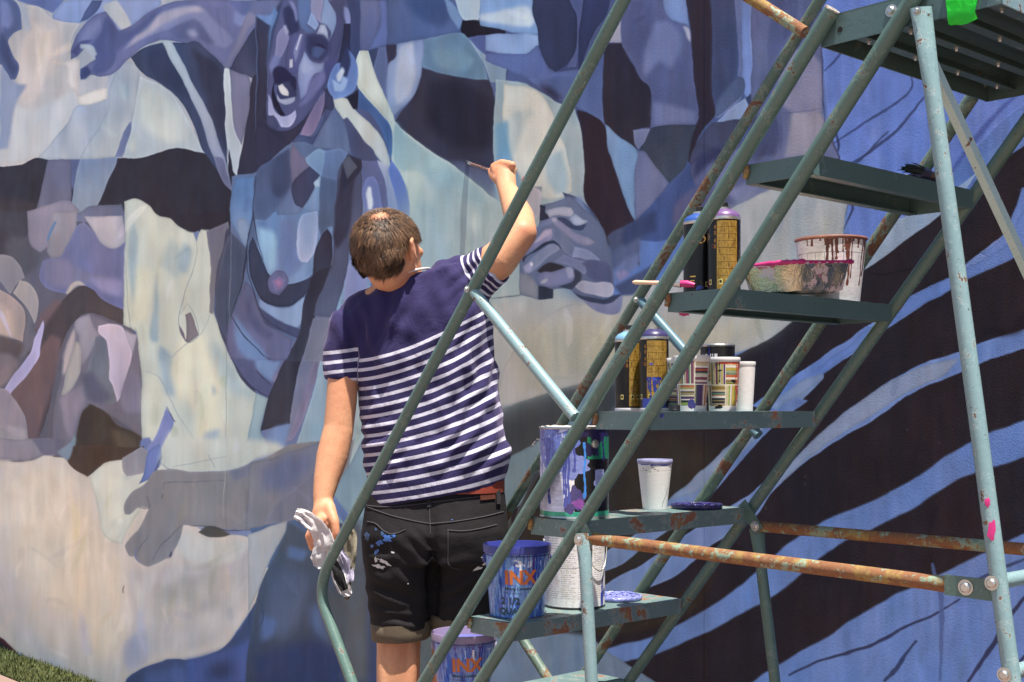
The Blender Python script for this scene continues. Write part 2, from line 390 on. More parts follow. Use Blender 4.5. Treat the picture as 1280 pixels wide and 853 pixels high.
10 7fa9ba s8 : 600,760 660,770 700,900 620,900
10 c9d4d2>b9cdd3/60 : 378,240 395,190 420,190 435,250 470,330 520,440 510,470 460,410 410,350 385,320
10 3a5590>42629e/90 : 385,330 430,385 480,440 508,490 510,580 500,590 490,540 440,440 390,400
10 c4ced0>a9bfd4/90 : 295,370 340,370 390,430 440,480 480,530 500,590 508,640 480,620 440,570 400,530 340,460 300,400
10 9ba8c8>6b7dbc/90 : 455,600 508,640 540,720 550,853 480,853 490,740 470,660
10 5c74c0>5369b4/90 : 510,600 540,650 575,740 578,860 540,860 530,750 500,650
10 3c3b5e : 255,330 290,370 300,400 290,415 262,410
10 5a6fb2>6c86c8/90 : 270,310 300,240 330,235 345,180 360,200 375,230 385,280 375,330 340,360 300,375 275,345
10 2f325a s1.5 : 318,240 345,160 355,230 345,290 330,290
10 8fa9dc s2 : 285,300 320,320 330,290 350,300 330,340 300,345
10 b5c6e6 s1.5 : 305,285 325,250 335,270 320,310 308,310
10 1f1e33 : 340,365 385,335 385,410 370,410
10 6b5f88>8a6f95/90 : 165,510 200,440 240,370 260,345 258,400 240,460 215,505 185,515
10 5e6896>69749a/90 : 180,590 220,530 270,450 300,400 330,450 350,520 360,580 330,570 270,560 240,560 200,580
10 494f7c : 130,545 160,510 215,515 250,470 262,410 290,415 240,500 200,560 190,600
10 484a70 : 330,450 345,440 400,520 440,560 455,610 400,620 370,590 355,560
10 474d74 : 0,650 60,600 130,545 140,560 130,700 60,800 30,830 0,820
10 7a6685>6f6284/90 : 133,548 160,580 195,610 160,660 130,690 135,620
10 433f60 : 195,610 245,660 200,720 180,785 150,760 130,700 160,660
10 7591c0>7f9ac8/60 : 195,610 215,570 250,565 270,600 260,650 245,660 215,630
10 64709c : 250,565 330,565 350,580 320,620 300,670 260,650 270,600
10 5a5474 : 0,820 30,830 60,800 130,700 150,760 180,785 170,853 160,900 0,900
10 8fb0d8 s2 : 180,785 200,740 245,690 245,720 235,853 230,900 165,900 170,830
10 4f587f>59628c/90 : 245,660 300,670 330,600 345,585 310,660 300,853 295,900 230,900 235,780
10 5f5d6e>4c4760/60 : 330,600 350,580 370,600 395,640 370,680 340,680 320,640
10 2d2c40>35334a/90 : 320,640 350,650 395,640 390,700 380,853 375,900 300,900 305,760
10 5c5f8e : 360,600 455,605 490,700 492,860 480,900 375,900 385,780 400,660
10 6a72ae>7480be/90 : 400,790 402,720 415,670 440,660 460,690 470,760 470,860 395,900
10 c4d3ee s2 : 418,730 425,700 436,705 440,750 435,790 420,790
# ---- tile 20
20 4a5587 : -20,-20 1166,-20 1168,400 1200,700 900,800 700,860 400,860 -20,860
20 40487a : 70,0 270,0 260,60 245,170 260,260 160,275 120,160 100,100
20 7a9bd4 : -120,-20 70,-20 85,40 110,130 40,125 -120,100
20 b3cbea s5 : -120,60 0,30 60,30 90,80 60,100 -120,80
20 7d97d0>8aa6da/0 : -100,135 20,125 85,130 140,145 90,175 50,205 0,210 -100,190
20 5d6cad>55619c/0 : -100,200 50,205 90,170 120,230 150,270 240,262 300,260 250,330 180,380 120,350 60,300 0,270 -100,230
20 353a60>303558/0 : 80,-10 220,-10 245,80 240,170 215,230 165,270 130,250 100,180 95,110 75,40
20 4c5284>535a90/0 : 215,-10 270,-10 265,60 250,170 240,250 205,255 240,180 245,80
20 343b68>2f3663/90 : 270,-10 370,-10 350,60 300,150 250,270 250,150
20 4b5a94>5a679e/90 : 345,180 360,170 345,220 340,330 345,470 280,420 190,380 140,350 60,300 150,290 240,280 260,250
20 2d3052 s8 : 100,320 150,330 190,370 170,380 120,350
20 a7a6c4>9b9cc0/90 : 405,50 415,60 418,160 355,160
20 8b92bd : 410,-10 440,-10 425,60 410,60
20 2a2a40>2e2b3a/90 : 355,163 418,162 440,220 480,290 520,330 528,400 520,480 455,490 470,560 400,510 348,465 340,330 345,200
20 5c5f92>51537f/90 : 415,160 412,60 430,-10 640,-10 670,130 680,250 690,340 700,440 690,470 600,475 520,480 528,400 520,330 480,290 445,220
20 4e5180 s8 : 440,0 520,0 530,120 500,260 440,180
20 7074a6 s6 : 540,80 600,90 640,160 600,260 560,230 500,290 490,240
20 6f6f9c s6 : 530,380 690,420 690,465 530,475
20 7e90cc>7488c4/90 : 565,-10 655,-10 662,100 640,90 600,75 575,40
20 a5a6c8 s2 : 640,100 662,110 670,160 655,140
20 302a3a>2b2536/90 : 655,-10 750,-10 752,200 755,350 765,430 720,480 690,540 670,620 660,600 665,520 700,440 690,340 680,250 670,130
20 42466d s4 : 750,-10 835,-10 845,280 790,350 765,410 755,330 752,150
20 5f6698>6a70a2/90 : 835,-10 865,-10 870,350 780,440 765,440 800,350 850,280
20 6f83c6>768ad0/90 : 865,-10 1000,-10 1000,300 961,300 920,340 880,370 872,340 865,200
20 8a97d0 s4 : 905,-10 940,-10 945,150 920,290 900,200
20 545c84 : 850,285 875,300 873,350 820,400 770,440 765,400 800,340
20 7f8fc0>8593be/0 : 878,370 895,410 860,450 770,458 810,420
20 3e4164 : 880,370 961,300 1100,200 1100,420 961,440 895,450 870,450 895,410
20 464461>4b4a6e/90 : 740,470 770,458 860,450 880,470 850,540 780,600 700,600 660,640 680,560
20 3c3d52>444a5e/60 : 520,483 690,470 670,540 660,610 620,660 590,690 540,630 480,565
20 7778a0>6d6c92/90 : 455,490 520,485 500,530 475,560 462,540
20 6f6f98>7474a0/90 : 470,565 500,570 550,640 588,692 540,750 500,790 465,830 460,700 462,620
20 7896c8>7e9ac6/60 : 348,468 400,510 470,565 462,640 460,750 465,838 440,790 410,700 380,620 360,560
20 2c2433>352b39/90 : 245,415 290,430 345,470 360,560 380,620 410,700 440,790 470,853 480,1000 340,900 270,760 270,640 265,540 255,470
20 8fa5b5>a3b3be/60 : -60,300 30,310 110,350 180,390 235,400 265,520 272,620 270,740 330,840 345,900 200,900 60,900 -60,700
20 c5ccce>ccd0d0/60 : -30,315 60,330 110,360 155,430 175,500 200,560 220,640 225,720 180,745 110,745 60,700 20,650 0,600 -30,480
20 a9b8c0 s6 : 0,430 60,410 90,420 60,450 20,560 0,590
20 9fb8c8 s6 : 120,600 190,560 215,660 210,720 170,730 130,680
20 6f9cc0 s6 : -60,470 -10,450 0,600 30,700 0,760 -60,760
20 9496ab>8d8fa6/90 : 60,700 110,705 105,800 110,853 70,853 50,780
20 47507a : 190,720 270,760 335,850 345,900 160,900 180,800 210,760
20 7d8cc0 s4 : 220,750 260,740 300,820 330,880 260,850
20 3e4e86>4b5790/0 : 670,620 660,600 640,650 590,700 520,770 470,840 450,900 600,900 800,800 880,700 800,640 740,610
20 5c5a84>6a658e/0 : 670,640 700,600 780,560 850,540 900,480 961,440 1060,300 1120,0 1165,0 1165,640 1180,700 1000,720 900,760 860,790 800,820 700,853 640,853 700,760
20 7776a2 s6 : 760,580 840,560 880,600 840,680 780,720 720,700
20 8480a8 s6 : 800,720 880,690 940,690 900,740 850,770
20 3b3960 s6 : 690,600 760,560 840,540 820,580 740,620 680,680
20 5e5782 s5 : 620,760 700,700 760,690 740,760 660,820 600,850
# ---- tile 30 (violet panels at the left part)
30 5e5f8c>6c6a92/90 : -60,-10 200,-10 205,160 195,300 210,440 240,500 270,590 270,620 150,600 0,600 -60,600
30 50527e>5b5c88/90 : 10,-10 120,-10 100,100 60,160 0,300 0,200
30 8a81a4 s5 : 50,200 150,180 200,260 205,420 150,430 60,400 40,300
30 9b90a8 s5 : 90,420 200,420 240,520 190,580 60,590 80,500
30 4d4a6e s5 : -60,440 30,420 50,500 30,580 -60,600
30 b3b2b9 : 180,590 270,620 290,760 300,760 280,900 0,900 -60,853 0,760 60,700 100,640
L 30 2f3256 2.5 : 200,160 203,260 208,380 215,450 205,480
L 30 2c2e4e 3 : 235,490 255,560 270,595 255,600
L 30 3c3f66 2.5 : 295,750 300,770 285,853
L 30 45476c 2 : 45,410 55,500 45,560
L 30 4a4b70 1.5 : 60,425 130,420 200,405
# cream wide area right-centre
F 9fbac6>a8b4b8/0 s22 : 470,330 520,250 560,240 620,250 660,250 700,290 720,400 700,470 640,500 605,515 560,700 400,640 440,500
F b4b7bc>afb2b9/0 s7 : 600,560 600,440 612,380 660,372 700,372 780,378 830,362 880,340 960,340 900,430 760,470 640,500
F b9b8be>aeafba/0 : 770,372 800,362 850,340 880,310 900,275 940,248 1000,222 1042,200 1050,222 1057,250 1056,285 1050,320 1030,360 1000,395 960,425 920,442 860,455 800,468 720,482 640,505 616,512 640,440 700,385 740,380
F b9b4a8 s14 : 640,410 740,395 840,400 930,400 985,380 970,410 900,438 760,465 650,490
F acaeb6 s8 : 900,270 1000,228 1050,252 1048,300 1010,350 960,350 910,330
L F 6a7076 1.5 : 612,373 640,371 660,368
# centre hand (tile 20-21 zoomed crop 640,230 scale 5)
H 6f7596>666b90/60 : 180,130 250,120 320,100 350,80 400,100 450,150 520,220 580,290 600,360 620,450 640,560 640,640 630,700 560,720 480,715 420,700 370,660 260,665 240,720 165,725 50,700 50,450 90,400 150,300 175,240
H b3aebe>a7a5b8/90 : 60,60 140,20 180,60 175,130 170,200 140,230 100,120
H 32344e : 172,130 205,140 205,180 240,205 230,220 175,240
H 9fa2c4>b0b3cf/0 : 205,165 370,150 395,180 365,205 270,200 235,215
H a3afd6>b3bddc/0 : 360,215 400,185 440,220 480,240 440,255 390,255
H 454a70 : 235,215 330,215 390,255 470,260 430,290 330,260 280,230
H 7b80ae : 145,290 220,230 270,210 290,225 240,265 190,280 150,320
H 8a86b0>9c94b8/0 : 240,215 300,230 380,290 440,320 500,350 520,370 470,385 400,360 330,310 270,260
H aaa8cc s3 : 250,215 285,215 285,240 255,240
H 8680ac>9a8fba/0 : 80,440 130,380 200,300 250,280 265,300 250,350 180,390 120,430 90,450
H b4a4c8 s3 : 130,380 200,305 250,290 240,320 180,360
H 3a3d58 : 65,470 120,440 200,380 270,360 310,380 330,420 290,385 240,380 160,430 100,460 70,500
H 6a7092>75799c/60 : 255,285 300,290 360,340 400,390 400,430 370,455 330,420 300,380 262,350
H 7f84a6>8c8fb4/30 : 65,520 120,480 180,430 240,385 300,390 305,410 250,450 180,510 110,560 75,560
H a29fcc s3 : 70,520 120,490 140,510 110,550 80,555
H d6d4ea s1.5 : 112,500 125,495 130,512 116,520
H 33323f : 155,550 190,520 240,497 300,510 340,530 290,550 200,565
H 7d7ba8>8a86b4/0 : 150,575 200,555 260,560 320,545 370,525 390,545 395,590 370,620 300,640 220,645 170,625
H a7a6cf s3 : 340,535 370,525 390,550 390,590 360,600
H b7bad8 s2 : 175,620 200,600 225,595 220,615 190,628
H 3f4157 : 395,540 440,560 440,600 400,640 370,660 290,650 370,620 400,590
H 8d93bf>8087b0/0 : 400,390 460,410 520,450 560,490 480,480 420,460 380,460
H 7d7eaa : 270,490 330,440 400,470 470,500 480,560 450,570 400,530 340,510
H 5c5b82>54547a/60 : 440,500 500,480 600,500 630,560 630,620 560,620 480,590 470,540
H 9a9bbd>aaa8c8/0 : 400,640 440,610 520,620 600,620 635,640 635,690 600,710 520,700 450,680
H 8784ab>7f7ba4/90 : 430,720 560,725 630,705 695,700 690,780 660,820 580,820 500,785
H 3c3f5a : 370,655 430,700 560,722 640,700 700,690 620,745 520,750 430,720
H 34384c : 165,640 200,645 260,665 260,720 170,725
H 8d8b9c>8a8a9c/90 : 52,560 100,570 150,620 165,650 165,725 50,692
H 4f5578 s3 : 600,330 640,300 803,220 803,340 720,450 640,540 620,440
H 59608a s6 : 640,420 803,330 803,420 700,500 640,560
H 6d76a8 s6 : 645,560 700,480 803,420 803,500 740,560 660,620
H 8a80b4 s5 : 650,560 720,540 740,570 680,610
H 4a5078 s5 : 640,640 720,600 803,560 900,500 900,600 803,680 700,700
H 3b4470 s8 : 700,280 803,220 900,160 900,300 803,330 700,400
# ---- tile 01 : left faces
00 6c6a88>7f7ca0/90 : 200,860 240,815 300,800 340,775 400,770 455,768 480,853 470,900
01 68607a>5c5462/90 : -600,-20 460,-20 560,900 -600,900
01 484150 s4 : -300,-60 110,-60 110,20 60,80 0,110 -300,110
01 5a5464 s6 : 40,30 140,60 160,140 90,190 40,140 20,80
01 9086a2>8c829c/90 : 100,-60 250,-100 300,-60 260,20 200,60 150,100 110,60
01 9a90a4>8e8698/90 : 200,-60 290,-60 290,10 260,70 230,110 190,122 175,90
01 6c8ac0 s1 : 175,60 200,10 215,-20 205,-20 178,30
01 7472a2>6a6aa4/90 : 230,110 290,0 320,-20 370,30 420,80 470,60 470,200 465,310 380,270 320,230 280,220 250,250 180,230 150,190 160,130 190,122
01 7f78a0 s8 : 160,130 240,120 330,170 460,210 460,240 340,210 260,230 180,210
01 8a86bf s6 : 330,190 460,200 460,260 380,240
01 b2afca>a8acc8/90 : 320,-40 460,-40 470,60 440,80 410,80 380,60 360,20
01 b7aeb2 s2 : 245,250 270,215 300,205 325,225 290,225 255,255
01 4d3f49>54464c/0 : 110,420 190,330 250,260 300,228 340,232 380,270 420,292 465,310 465,370 420,350 370,330 330,325 290,350 250,400 220,480 200,560 180,700 120,853 90,700 60,600 100,520
01 77585c>6a5058/90 s5 : 60,560 130,480 190,400 230,420 220,520 190,620 150,760 130,900 90,900 100,760 40,640
01 7a5c64 s5 : 150,330 210,280 240,270 190,340 130,420 140,370
01 8f8797>8c8494/90 : -40,100 30,105 70,140 95,190 60,220 40,250 0,200 -40,200
01 6f6676 : 95,190 140,230 145,300 130,370 140,420 80,500 50,480 95,380 90,300 45,250 60,215
01 a69ca2>9c919a/60 : 75,200 120,220 145,270 140,330 130,365 100,300 50,245
01 a58f93>a89394/90 : -60,200 0,230 60,270 92,310 95,370 85,430 50,420 0,400 -60,400
01 b8a2a0 s6 : -60,300 0,290 40,320 60,400 30,420 -60,410
01 b9b2d4 s2 : -10,300 15,330 40,400 48,425 30,400 0,340
01 665258>5a4a50/90 s4 : -60,400 40,420 90,440 70,490 40,500 -60,470
01 7c6a74>8a7278/90 s5 : -60,480 40,480 75,510 40,570 0,600 -60,620
01 9f9ad4>a6a2dc/0 : 160,350 165,370 150,450 145,490 100,560 40,630 15,610 50,560 90,510 120,450 140,400
01 8b7e92>8f8590/90 : -100,610 10,605 50,640 85,690 105,760 110,880 -100,880
01 958d9c s3 : -100,740 60,745 100,760 105,880 -100,880
01 7a6f86>746878/60 : 195,760 210,640 230,560 235,480 270,400 290,350 330,325 380,345 430,365 510,400 528,480 532,600 530,790 460,740 400,700 335,665 310,700 290,780 270,853 230,853 200,820
01 9b93ab>8c8396/90 : 290,350 335,330 355,380 370,410 340,470 310,530 290,480 300,420 282,380
01 b3a6b0 s3 : 235,560 250,450 280,380 285,410 270,480 250,540
01 a7a4ac>a9a5ab/0 : 232,630 245,560 265,500 285,430 300,440 305,540 285,590 250,630
01 8c7d92 s5 : 225,640 300,600 330,580 320,650 290,730 270,800 240,740
01 6d6b80>75737f/90 : 360,410 400,420 410,500 415,560 440,650 420,670 340,640 320,580 340,500
01 5c5670 s6 : 310,560 350,540 420,640 380,670 330,640
01 bcb2d4>aca4cc/90 : 370,372 420,365 465,380 485,440 495,490 480,560 450,640 440,660 425,600 410,570 412,500 400,430 370,400
01 a7a3c0 s2 : 470,385 500,400 520,400 495,480
01 807590 s5 : 450,640 500,520 528,600 528,700 470,700
01 3c332f>4a3f3a/60 : 290,790 310,700 340,665 400,700 440,745 530,790 540,860 545,920 470,900 380,900 340,940 300,920 260,880 280,840
01 5c4b3e s6 : 420,760 500,790 520,840 440,840
01 7c8a92 s2 : 280,780 290,800 275,853 255,860
# white cloth mid
01 bccbcf>b7c6ca/90 : 465,-95 510,-108 560,-83 590,-45 640,-33 680,0 700,10 745,25 775,-10 800,60 800,300 830,400 890,540 961,620 1020,650 1130,700 1100,830 961,870 870,930 620,940 560,853 532,790 532,560 520,470 515,395 465,370 470,140
01 c8d2cc s8 : 500,140 560,160 560,300 530,360 480,360 480,200
01 cfd6cc s14 : 680,420 760,400 800,480 830,640 860,760 760,840 700,700 640,560
01 c9d3cf s10 : 560,540 610,600 600,740 550,800 540,640
01 96aec2 s5 : 500,-20 520,60 510,200 500,300 490,200 480,60
01 8fa9bf s5 : 590,150 600,300 600,430 570,430 565,390 580,280
01 a3bbca s8 : 640,40 720,120 660,200 600,140
01 93adc6 s6 : 690,60 720,80 700,180 670,160
01 8ea8c2 s6 : 600,440 640,480 640,560 660,640 620,620 600,520
01 a0b8c8 s10 : 780,420 830,460 900,560 960,640 900,640 820,560
01 8fa9c0 s4 : 800,590 815,620 800,640
01 93aac4 s6 : 770,780 830,760 820,800 760,820
01 a9bfca s12 : 700,640 740,720 720,840 680,760
L 01 7a8898 1.5 : 475,120 490,370 515,395 510,375
L 01 6f7d90 1.5 : 740,40 735,110 715,190 690,270 670,340 675,390 710,435 745,400 720,310 705,285 675,330
01 837784 : 695,330 715,320 745,405 712,435 695,430 700,400
01 7e7088 s1 : 670,370 690,400 695,430 675,400
L 01 8292a8 1.5 : 605,445 640,490 660,470 700,440 760,395 790,330
L 01 7f8ea2 1.2 : 540,540 600,570 680,720 770,850
L 01 8390a4 1.2 : 870,840 961,780
L 01 8a98a8 1.5 : 850,300 850,853
01 7078b8>7c84c8/90 : 628,680 655,730 620,800 590,870 560,930 530,930 545,853 580,790
L 01 4b4560 2.5 : 630,675 655,725 662,730
01 6e7ab8 s2 : 530,800 560,790 570,810 540,850 520,850
01 2b2838 s2 : 670,-50 745,-50 850,-60 830,-10 780,15 750,10 720,20 690,0
01 6c7bb0 : 725,20 748,15 740,60
01 6e6880>75707e/90 : 775,20 860,-20 865,40 840,80 815,200 800,330 785,320 795,160 790,140
# body to the right of the cloth
01 40405a>4c4a68/60 : 865,0 1000,-30 1100,0 1100,900 1000,640 961,625 900,560 855,460 820,380 810,280 815,160 840,80
01 5a5b78>4a4a64/90 : 865,30 925,70 930,120 900,220 880,330 865,400 850,430 815,300 815,180 850,60
01 7288b8 s2 : 870,-30 940,-30 935,60 905,60 880,10
01 5a5980 s4 : 870,340 900,380 961,470 961,560 900,500 865,420
L 01 1f2032 2.5 : 865,20 862,200 850,400 855,460
L 01 23243a 2.5 : 925,70 920,160 890,280 870,370
L 01 2c2d44 2.5 : 865,390 900,440 960,520
L 01 2c2d44 2 : 930,180 961,250
# ---- tile 11 : torso beside the painter
11 6f7ba6>6a72a0/90 : 0,0 300,0 300,-20 400,-80 460,0 460,300 380,640 340,900 0,900
11 7689b8>8093bf/90 : 0,0 60,-60 160,-60 280,-30 300,60 230,180 150,210 120,200 100,150 60,170 30,120
11 8fb0d6 s6 : 5,20 50,10 80,60 60,130 35,100
11 3f4060>4a4a68/0 : -40,-10 0,20 15,90 50,170 60,230 90,250 150,215 215,200 210,240 160,280 90,295 30,280 0,240 -40,260
11 6d6f98>7a7ca8/60 s4 : 60,30 140,60 200,120 180,190 130,210 100,160 70,160
11 8d93c8>94a0d0/90 : 150,-60 230,-60 230,60 210,120 195,135 170,115 155,80
11 9aa4d8 s2 : 160,0 220,0 215,90 190,125 165,90
11 35334a>3a384e/90 : 240,30 270,8 290,30 285,100 250,170 220,180 220,90
11 50506c>5f6080/90 : 290,-60 370,-60 350,60 330,180 285,340 220,330 230,200 270,170 290,100
11 3d3d5e>4e4d74/90 : 45,190 80,165 110,175 122,210 100,250 75,245 50,225
11 8f84b0 : 55,195 85,180 110,200 95,235 75,230
11 8a5f9a s1.5 : 65,200 85,190 102,205 95,228 75,222
11 b07fb0 s1.5 : 70,210 85,205 95,215 82,228
11 7c93c0>7f98c4/60 : 0,240 40,290 100,300 160,285 210,245 200,330 160,380 80,340 20,300
11 8fb2d8 s6 : 80,300 170,290 190,340 150,370 100,340
11 5f5c88>57547c/90 : 0,290 80,350 160,385 140,460 90,560 50,640 0,610 -60,540 -106,450 -120,330 -60,290
11 7a75a0 s6 : 0,330 70,380 150,430 140,460 60,440 0,400
11 7286b4 s5 : 0,450 60,500 100,500 60,580 0,530
11 8678a0 s4 : 60,570 110,500 140,450 120,540 80,590
L 11 2e2f48 3 : -20,270 40,300 90,350 160,385
L 11 2e2f48 3 : -100,330 0,420 80,480 110,490
L 11 2e2f48 3 : -60,560 0,610 50,640
L 11 2e2f48 2.5 : 0,540 55,590
11 2f2c3c>403d4c/90 : 220,180 285,200 225,330 200,440 165,520 140,640 130,740 20,765 40,660 60,600 120,480 180,380 205,300
11 6e6d8c>777694/90 : 225,330 285,340 260,420 210,560 170,720 130,800 100,810 130,740 140,640 165,520 200,440
11 7d6f90>83799c/90 : 250,430 270,430 230,560 180,720 135,800 115,800 150,720 200,560
11 7f9fc4>8fa8bc/90 : 290,300 330,180 400,60 460,200 400,640 330,900 250,900 220,840 150,820 210,640 250,480
11 8f96cc>8a86bc/90 s5 : 340,160 400,60 420,220 330,330
11 565c92 s2 : 430,200 470,200 460,240 430,235
11 9fb0bc s6 : 300,560 390,600 380,853 320,853 270,780
11 738cc0 s5 : 60,760 130,740 110,810 80,840 40,830
11 9db4bf>8fa8bb/90 : 0,625 45,645 30,700 20,765 40,800 0,853 -40,853
L 11 3c3e58 2 : 0,620 45,640
11 666b96>7d7f9c/90 : 60,860 150,815 220,840 330,900 300,1000 0,1000
# torso
T 5b6890 : 60,130 160,110 300,0 420,20 520,60 480,200 470,350 420,560 380,620 300,800 60,800 0,650 60,350
T 5c7cb4>6f88b8/90 : 75,140 155,130 150,250 130,370 115,410 85,350 62,290 62,200
T 7d90b8 s1 : 85,302 110,292 135,320 128,400 115,405 88,350
T 6680b2>7d92bf/90 : 155,300 180,300 240,270 330,260 400,270 460,330 460,440 400,500 350,540 280,560 215,520 175,430
T 8cb0d4 s6 : 165,330 230,350 250,400 240,470 215,510 185,440
T 6a78a8 s6 : 250,300 320,290 320,420 340,480 290,540 250,500
T 474e74>56628c/90 : 160,110 290,20 300,170 250,250 200,300 165,290 150,230
T 3f4568 s4 : 240,60 290,30 295,150 250,220 220,180
T 646c98>6878a4/90 : 300,160 250,250 240,282 340,270 380,180
T 7c6c8e>6a6488/90 : 297,5 350,60 370,85 300,165
T 3b3a5c>45456a/90 : 300,160 375,85 412,125 390,190 345,255 310,230
T 7f9cc8>7088b8/90 : 345,255 385,190 410,130 418,130 405,270 370,270
T a8c4e6 s1 : 388,155 415,130 412,175 395,172
T 7c98c0>6f86b0/90 : 350,60 400,20 430,30 420,130 360,80
T 6678a6>5c6c98/90 : 430,30 490,20 520,45 480,145 420,130
T 4b587e>545f80/90 : 420,130 480,145 470,330 440,335 415,380 405,300
T 859bcc>9fabd8/90 : 345,280 400,268 405,330 390,430 360,470 330,460 318,400 325,330
T 4e4c6a>5a5a78/90 : 480,140 500,80 540,60 575,100 575,330 530,400 520,500 470,690 380,680 410,560 460,480
T 35344c s3 : 480,200 492,130 560,110 540,200 530,330 480,420 465,350
T 2d2c42 : 500,95 525,42 575,60 575,105 490,200
T 5c586a : 505,75 530,45 562,90 520,140
T 33314a>3a394e/90 : 440,338 462,370 455,480 420,520 385,530 390,440 415,370
T 393a54>413f5a/0 : 130,420 150,370 175,430 215,520 280,560 385,525 350,600 300,635 220,640 170,600 140,520
T 66628f : 205,540 235,500 275,505 288,550 250,600 215,585
T 7f6898 s1 : 222,540 250,520 272,540 262,575 235,580
T aa74a4 s1 : 230,545 250,530 265,550 250,573
T 464a66>4e5270/90 : 60,350 125,430 112,520 62,680 50,790 0,690 0,620 20,500
T 625e86>6c668e/60 : 60,680 115,540 140,570 165,630 200,715 300,775 290,853 60,853 40,770
T 7f94c6>94a9d4/0 s2 : 170,612 230,648 300,642 355,603 345,700 320,730 250,715 200,690 175,650
T 494a70 s2 : 165,640 230,690 320,730 345,735 335,775 265,750 195,715
T 6d82b2 s4 : 75,680 150,770 215,853 130,853 80,780
T 55527a s5 : 120,600 170,700 230,760 200,780 130,700
T 302d3e>3e3b4d/90 : 385,520 460,480 410,600 385,690 340,860 275,860 330,740 355,600
T 75738c>7c7990/90 : 385,690 470,690 430,860 345,860 370,740
L T 23243a 2.5 : 60,680 100,740 180,830 220,850
L T 23243a 2 : 120,440 130,520 160,620 200,700 320,770
L T 1f2032 3 : 152,270 125,400 105,540 62,680
L T 7a8098 2 : 62,350 58,560 50,800
L T 1f2032 2.5 : 130,420 140,520 170,600 220,640 300,636 350,602
L T 23243a 2 : 155,130 148,250 160,350 200,500
# ---- tile 02
02 c6c2c5>b7b2bb/90 : -500,30 0,20 60,30 130,20 170,0 240,10 300,60 330,80 420,20 520,60 960,200 1100,270 1100,300 961,550 900,640 850,715 790,745 700,768 620,770 520,810 470,853 460,1100 -500,1100
02 cfc6be s18 : 60,160 240,120 330,200 400,330 470,420 460,720 340,640 200,560 60,400
02 cdc3bb s18 : 300,420 430,420 460,760 360,780 300,600
02 d2ccc9 s12 : 0,120 200,40 300,120 200,240 0,260
02 b3b2c0 s14 : 0,380 60,480 110,620 160,740 60,700 -60,600
02 a6a8c4 s8 : 300,560 330,660 340,760 310,740
02 adb2cc s14 : 120,690 200,760 300,820 180,790
02 b0aeb9>aeb0bd/60 s10 : 480,430 640,420 960,330 940,480 860,640 780,720 620,740 520,780 490,640
02 a8a6ac s14 : 560,500 760,440 900,420 860,540 700,620 580,600
02 b7bdc6 s6 : 660,330 720,275 760,310 940,330 880,400 720,400
02 a3a9cc s8 : 530,560 560,700 550,780 520,720
02 9fa5c8 s8 : 470,700 520,660 540,780 490,820 470,780
02 c7bfc2 s8 : 480,430 500,600 480,700 465,560
02 c4ccce>bcc6c8/90 : 335,80 380,40 470,15 560,20 610,10 640,60 540,190 480,290 460,335 430,330 390,300 365,200 350,140
02 cdd3d2 s8 : 380,100 450,80 460,200 470,260 400,220
02 433630 : 255,-30 540,-30 530,-10 500,-10 460,15 380,35 345,60 330,78 300,65 260,40 245,10 200,10
02 90879a>8b8296/90 : -200,-60 190,-60 170,0 90,25 0,15 -200,20
02 6d647c s2 : 120,-60 250,-60 245,10 190,5 160,0
02 75829a s2 : 215,-10 285,-60 270,0 250,25 235,10
02 8a8898>8e8b9b/90 : 460,10 530,-30 560,0 545,60 510,75 475,82 462,60
02 5f6fb4>6c7cc4/0 : 555,-10 600,-40 605,20 570,80 520,110 540,60
L 02 2f3450 3 : 605,0 580,60
02 bbcad0>b2c2c9/90 s8 : 600,0 640,-90 760,-60 900,-60 1020,-50 1080,-20 961,20 860,58 760,62 680,62 640,55 600,40
L 02 70789a 2.5 : 600,30 650,60 740,65 860,58 961,25 1100,-40
L 02 7d8798 1.2 : 650,48 740,30 850,5
L 02 7d8798 1.2 : 780,0 810,50
02 837f8a>7f7c86/0 : 465,190 490,145 540,110 580,60 640,55 740,65 860,60 961,30 1100,-40 1330,-60 1290,120 1250,240 1130,290 961,315 890,300 830,290 760,270 720,265 690,265 680,310 655,365 640,390 620,395 600,405 560,420 530,410 510,385 490,380 472,345 490,315 525,270 560,200 520,200 490,225 470,225
02 87828a s10 : 620,100 860,110 960,120 940,240 760,250 640,200
02 74738c s3 : 860,60 961,30 1000,20 990,60 880,95
02 7880b0 s2 : 740,268 800,275 960,285 961,312 860,300 790,300
02 4f4a48 : 745,290 780,265 830,275 870,300 840,308 780,305
L 02 43404c 2.5 : 720,265 780,268 870,285 961,280
L 02 585562 2 : 555,155 560,200 520,200 545,205
L 02 595665 2 : 690,262 650,300 600,350 575,395
L 02 5a5766 1.5 : 560,300 530,340 515,380
L 02 5a5766 1.5 : 610,130 620,105 740,100 840,98
L 02 2f2e48 4 : 645,365 640,385 635,378
L 02 6b72a8 3 : 515,345 512,385 530,408
L 02 6a4c30 2.5 : 468,490 462,505 462,520
L 02 5c5040 2.5 : 612,150 610,165
L 02 b5b3b8 1.2 : 842,0 842,240
02 414b68>38467a/90 : 470,853 520,812 620,772 720,768 800,745 850,715 900,650 960,550 1100,300 1160,230 1220,240 1420,300 1420,1000 430,1000
02 4c5a96 s12 : 540,820 680,790 720,853 700,900 540,900
02 46559a s8 : 700,770 860,730 960,680 961,853 700,880
02 30375e s16 : 780,800 860,760 880,820 800,853
02 1f2136 : -60,690 0,690 30,715 60,745 60,755 20,750 -60,800
02 4c1f30 s1.5 : -10,680 30,712 60,740 50,745 0,700
02 6677c0 s1.5 : 60,742 110,765 140,780 120,785 60,758
L 02 3a4050 2 : 940,590 932,630 945,660 961,665
# ---- tile 12
12 837f8a>757389/0 : -20,28 60,10 240,-50 235,120 130,250 0,275 -40,280
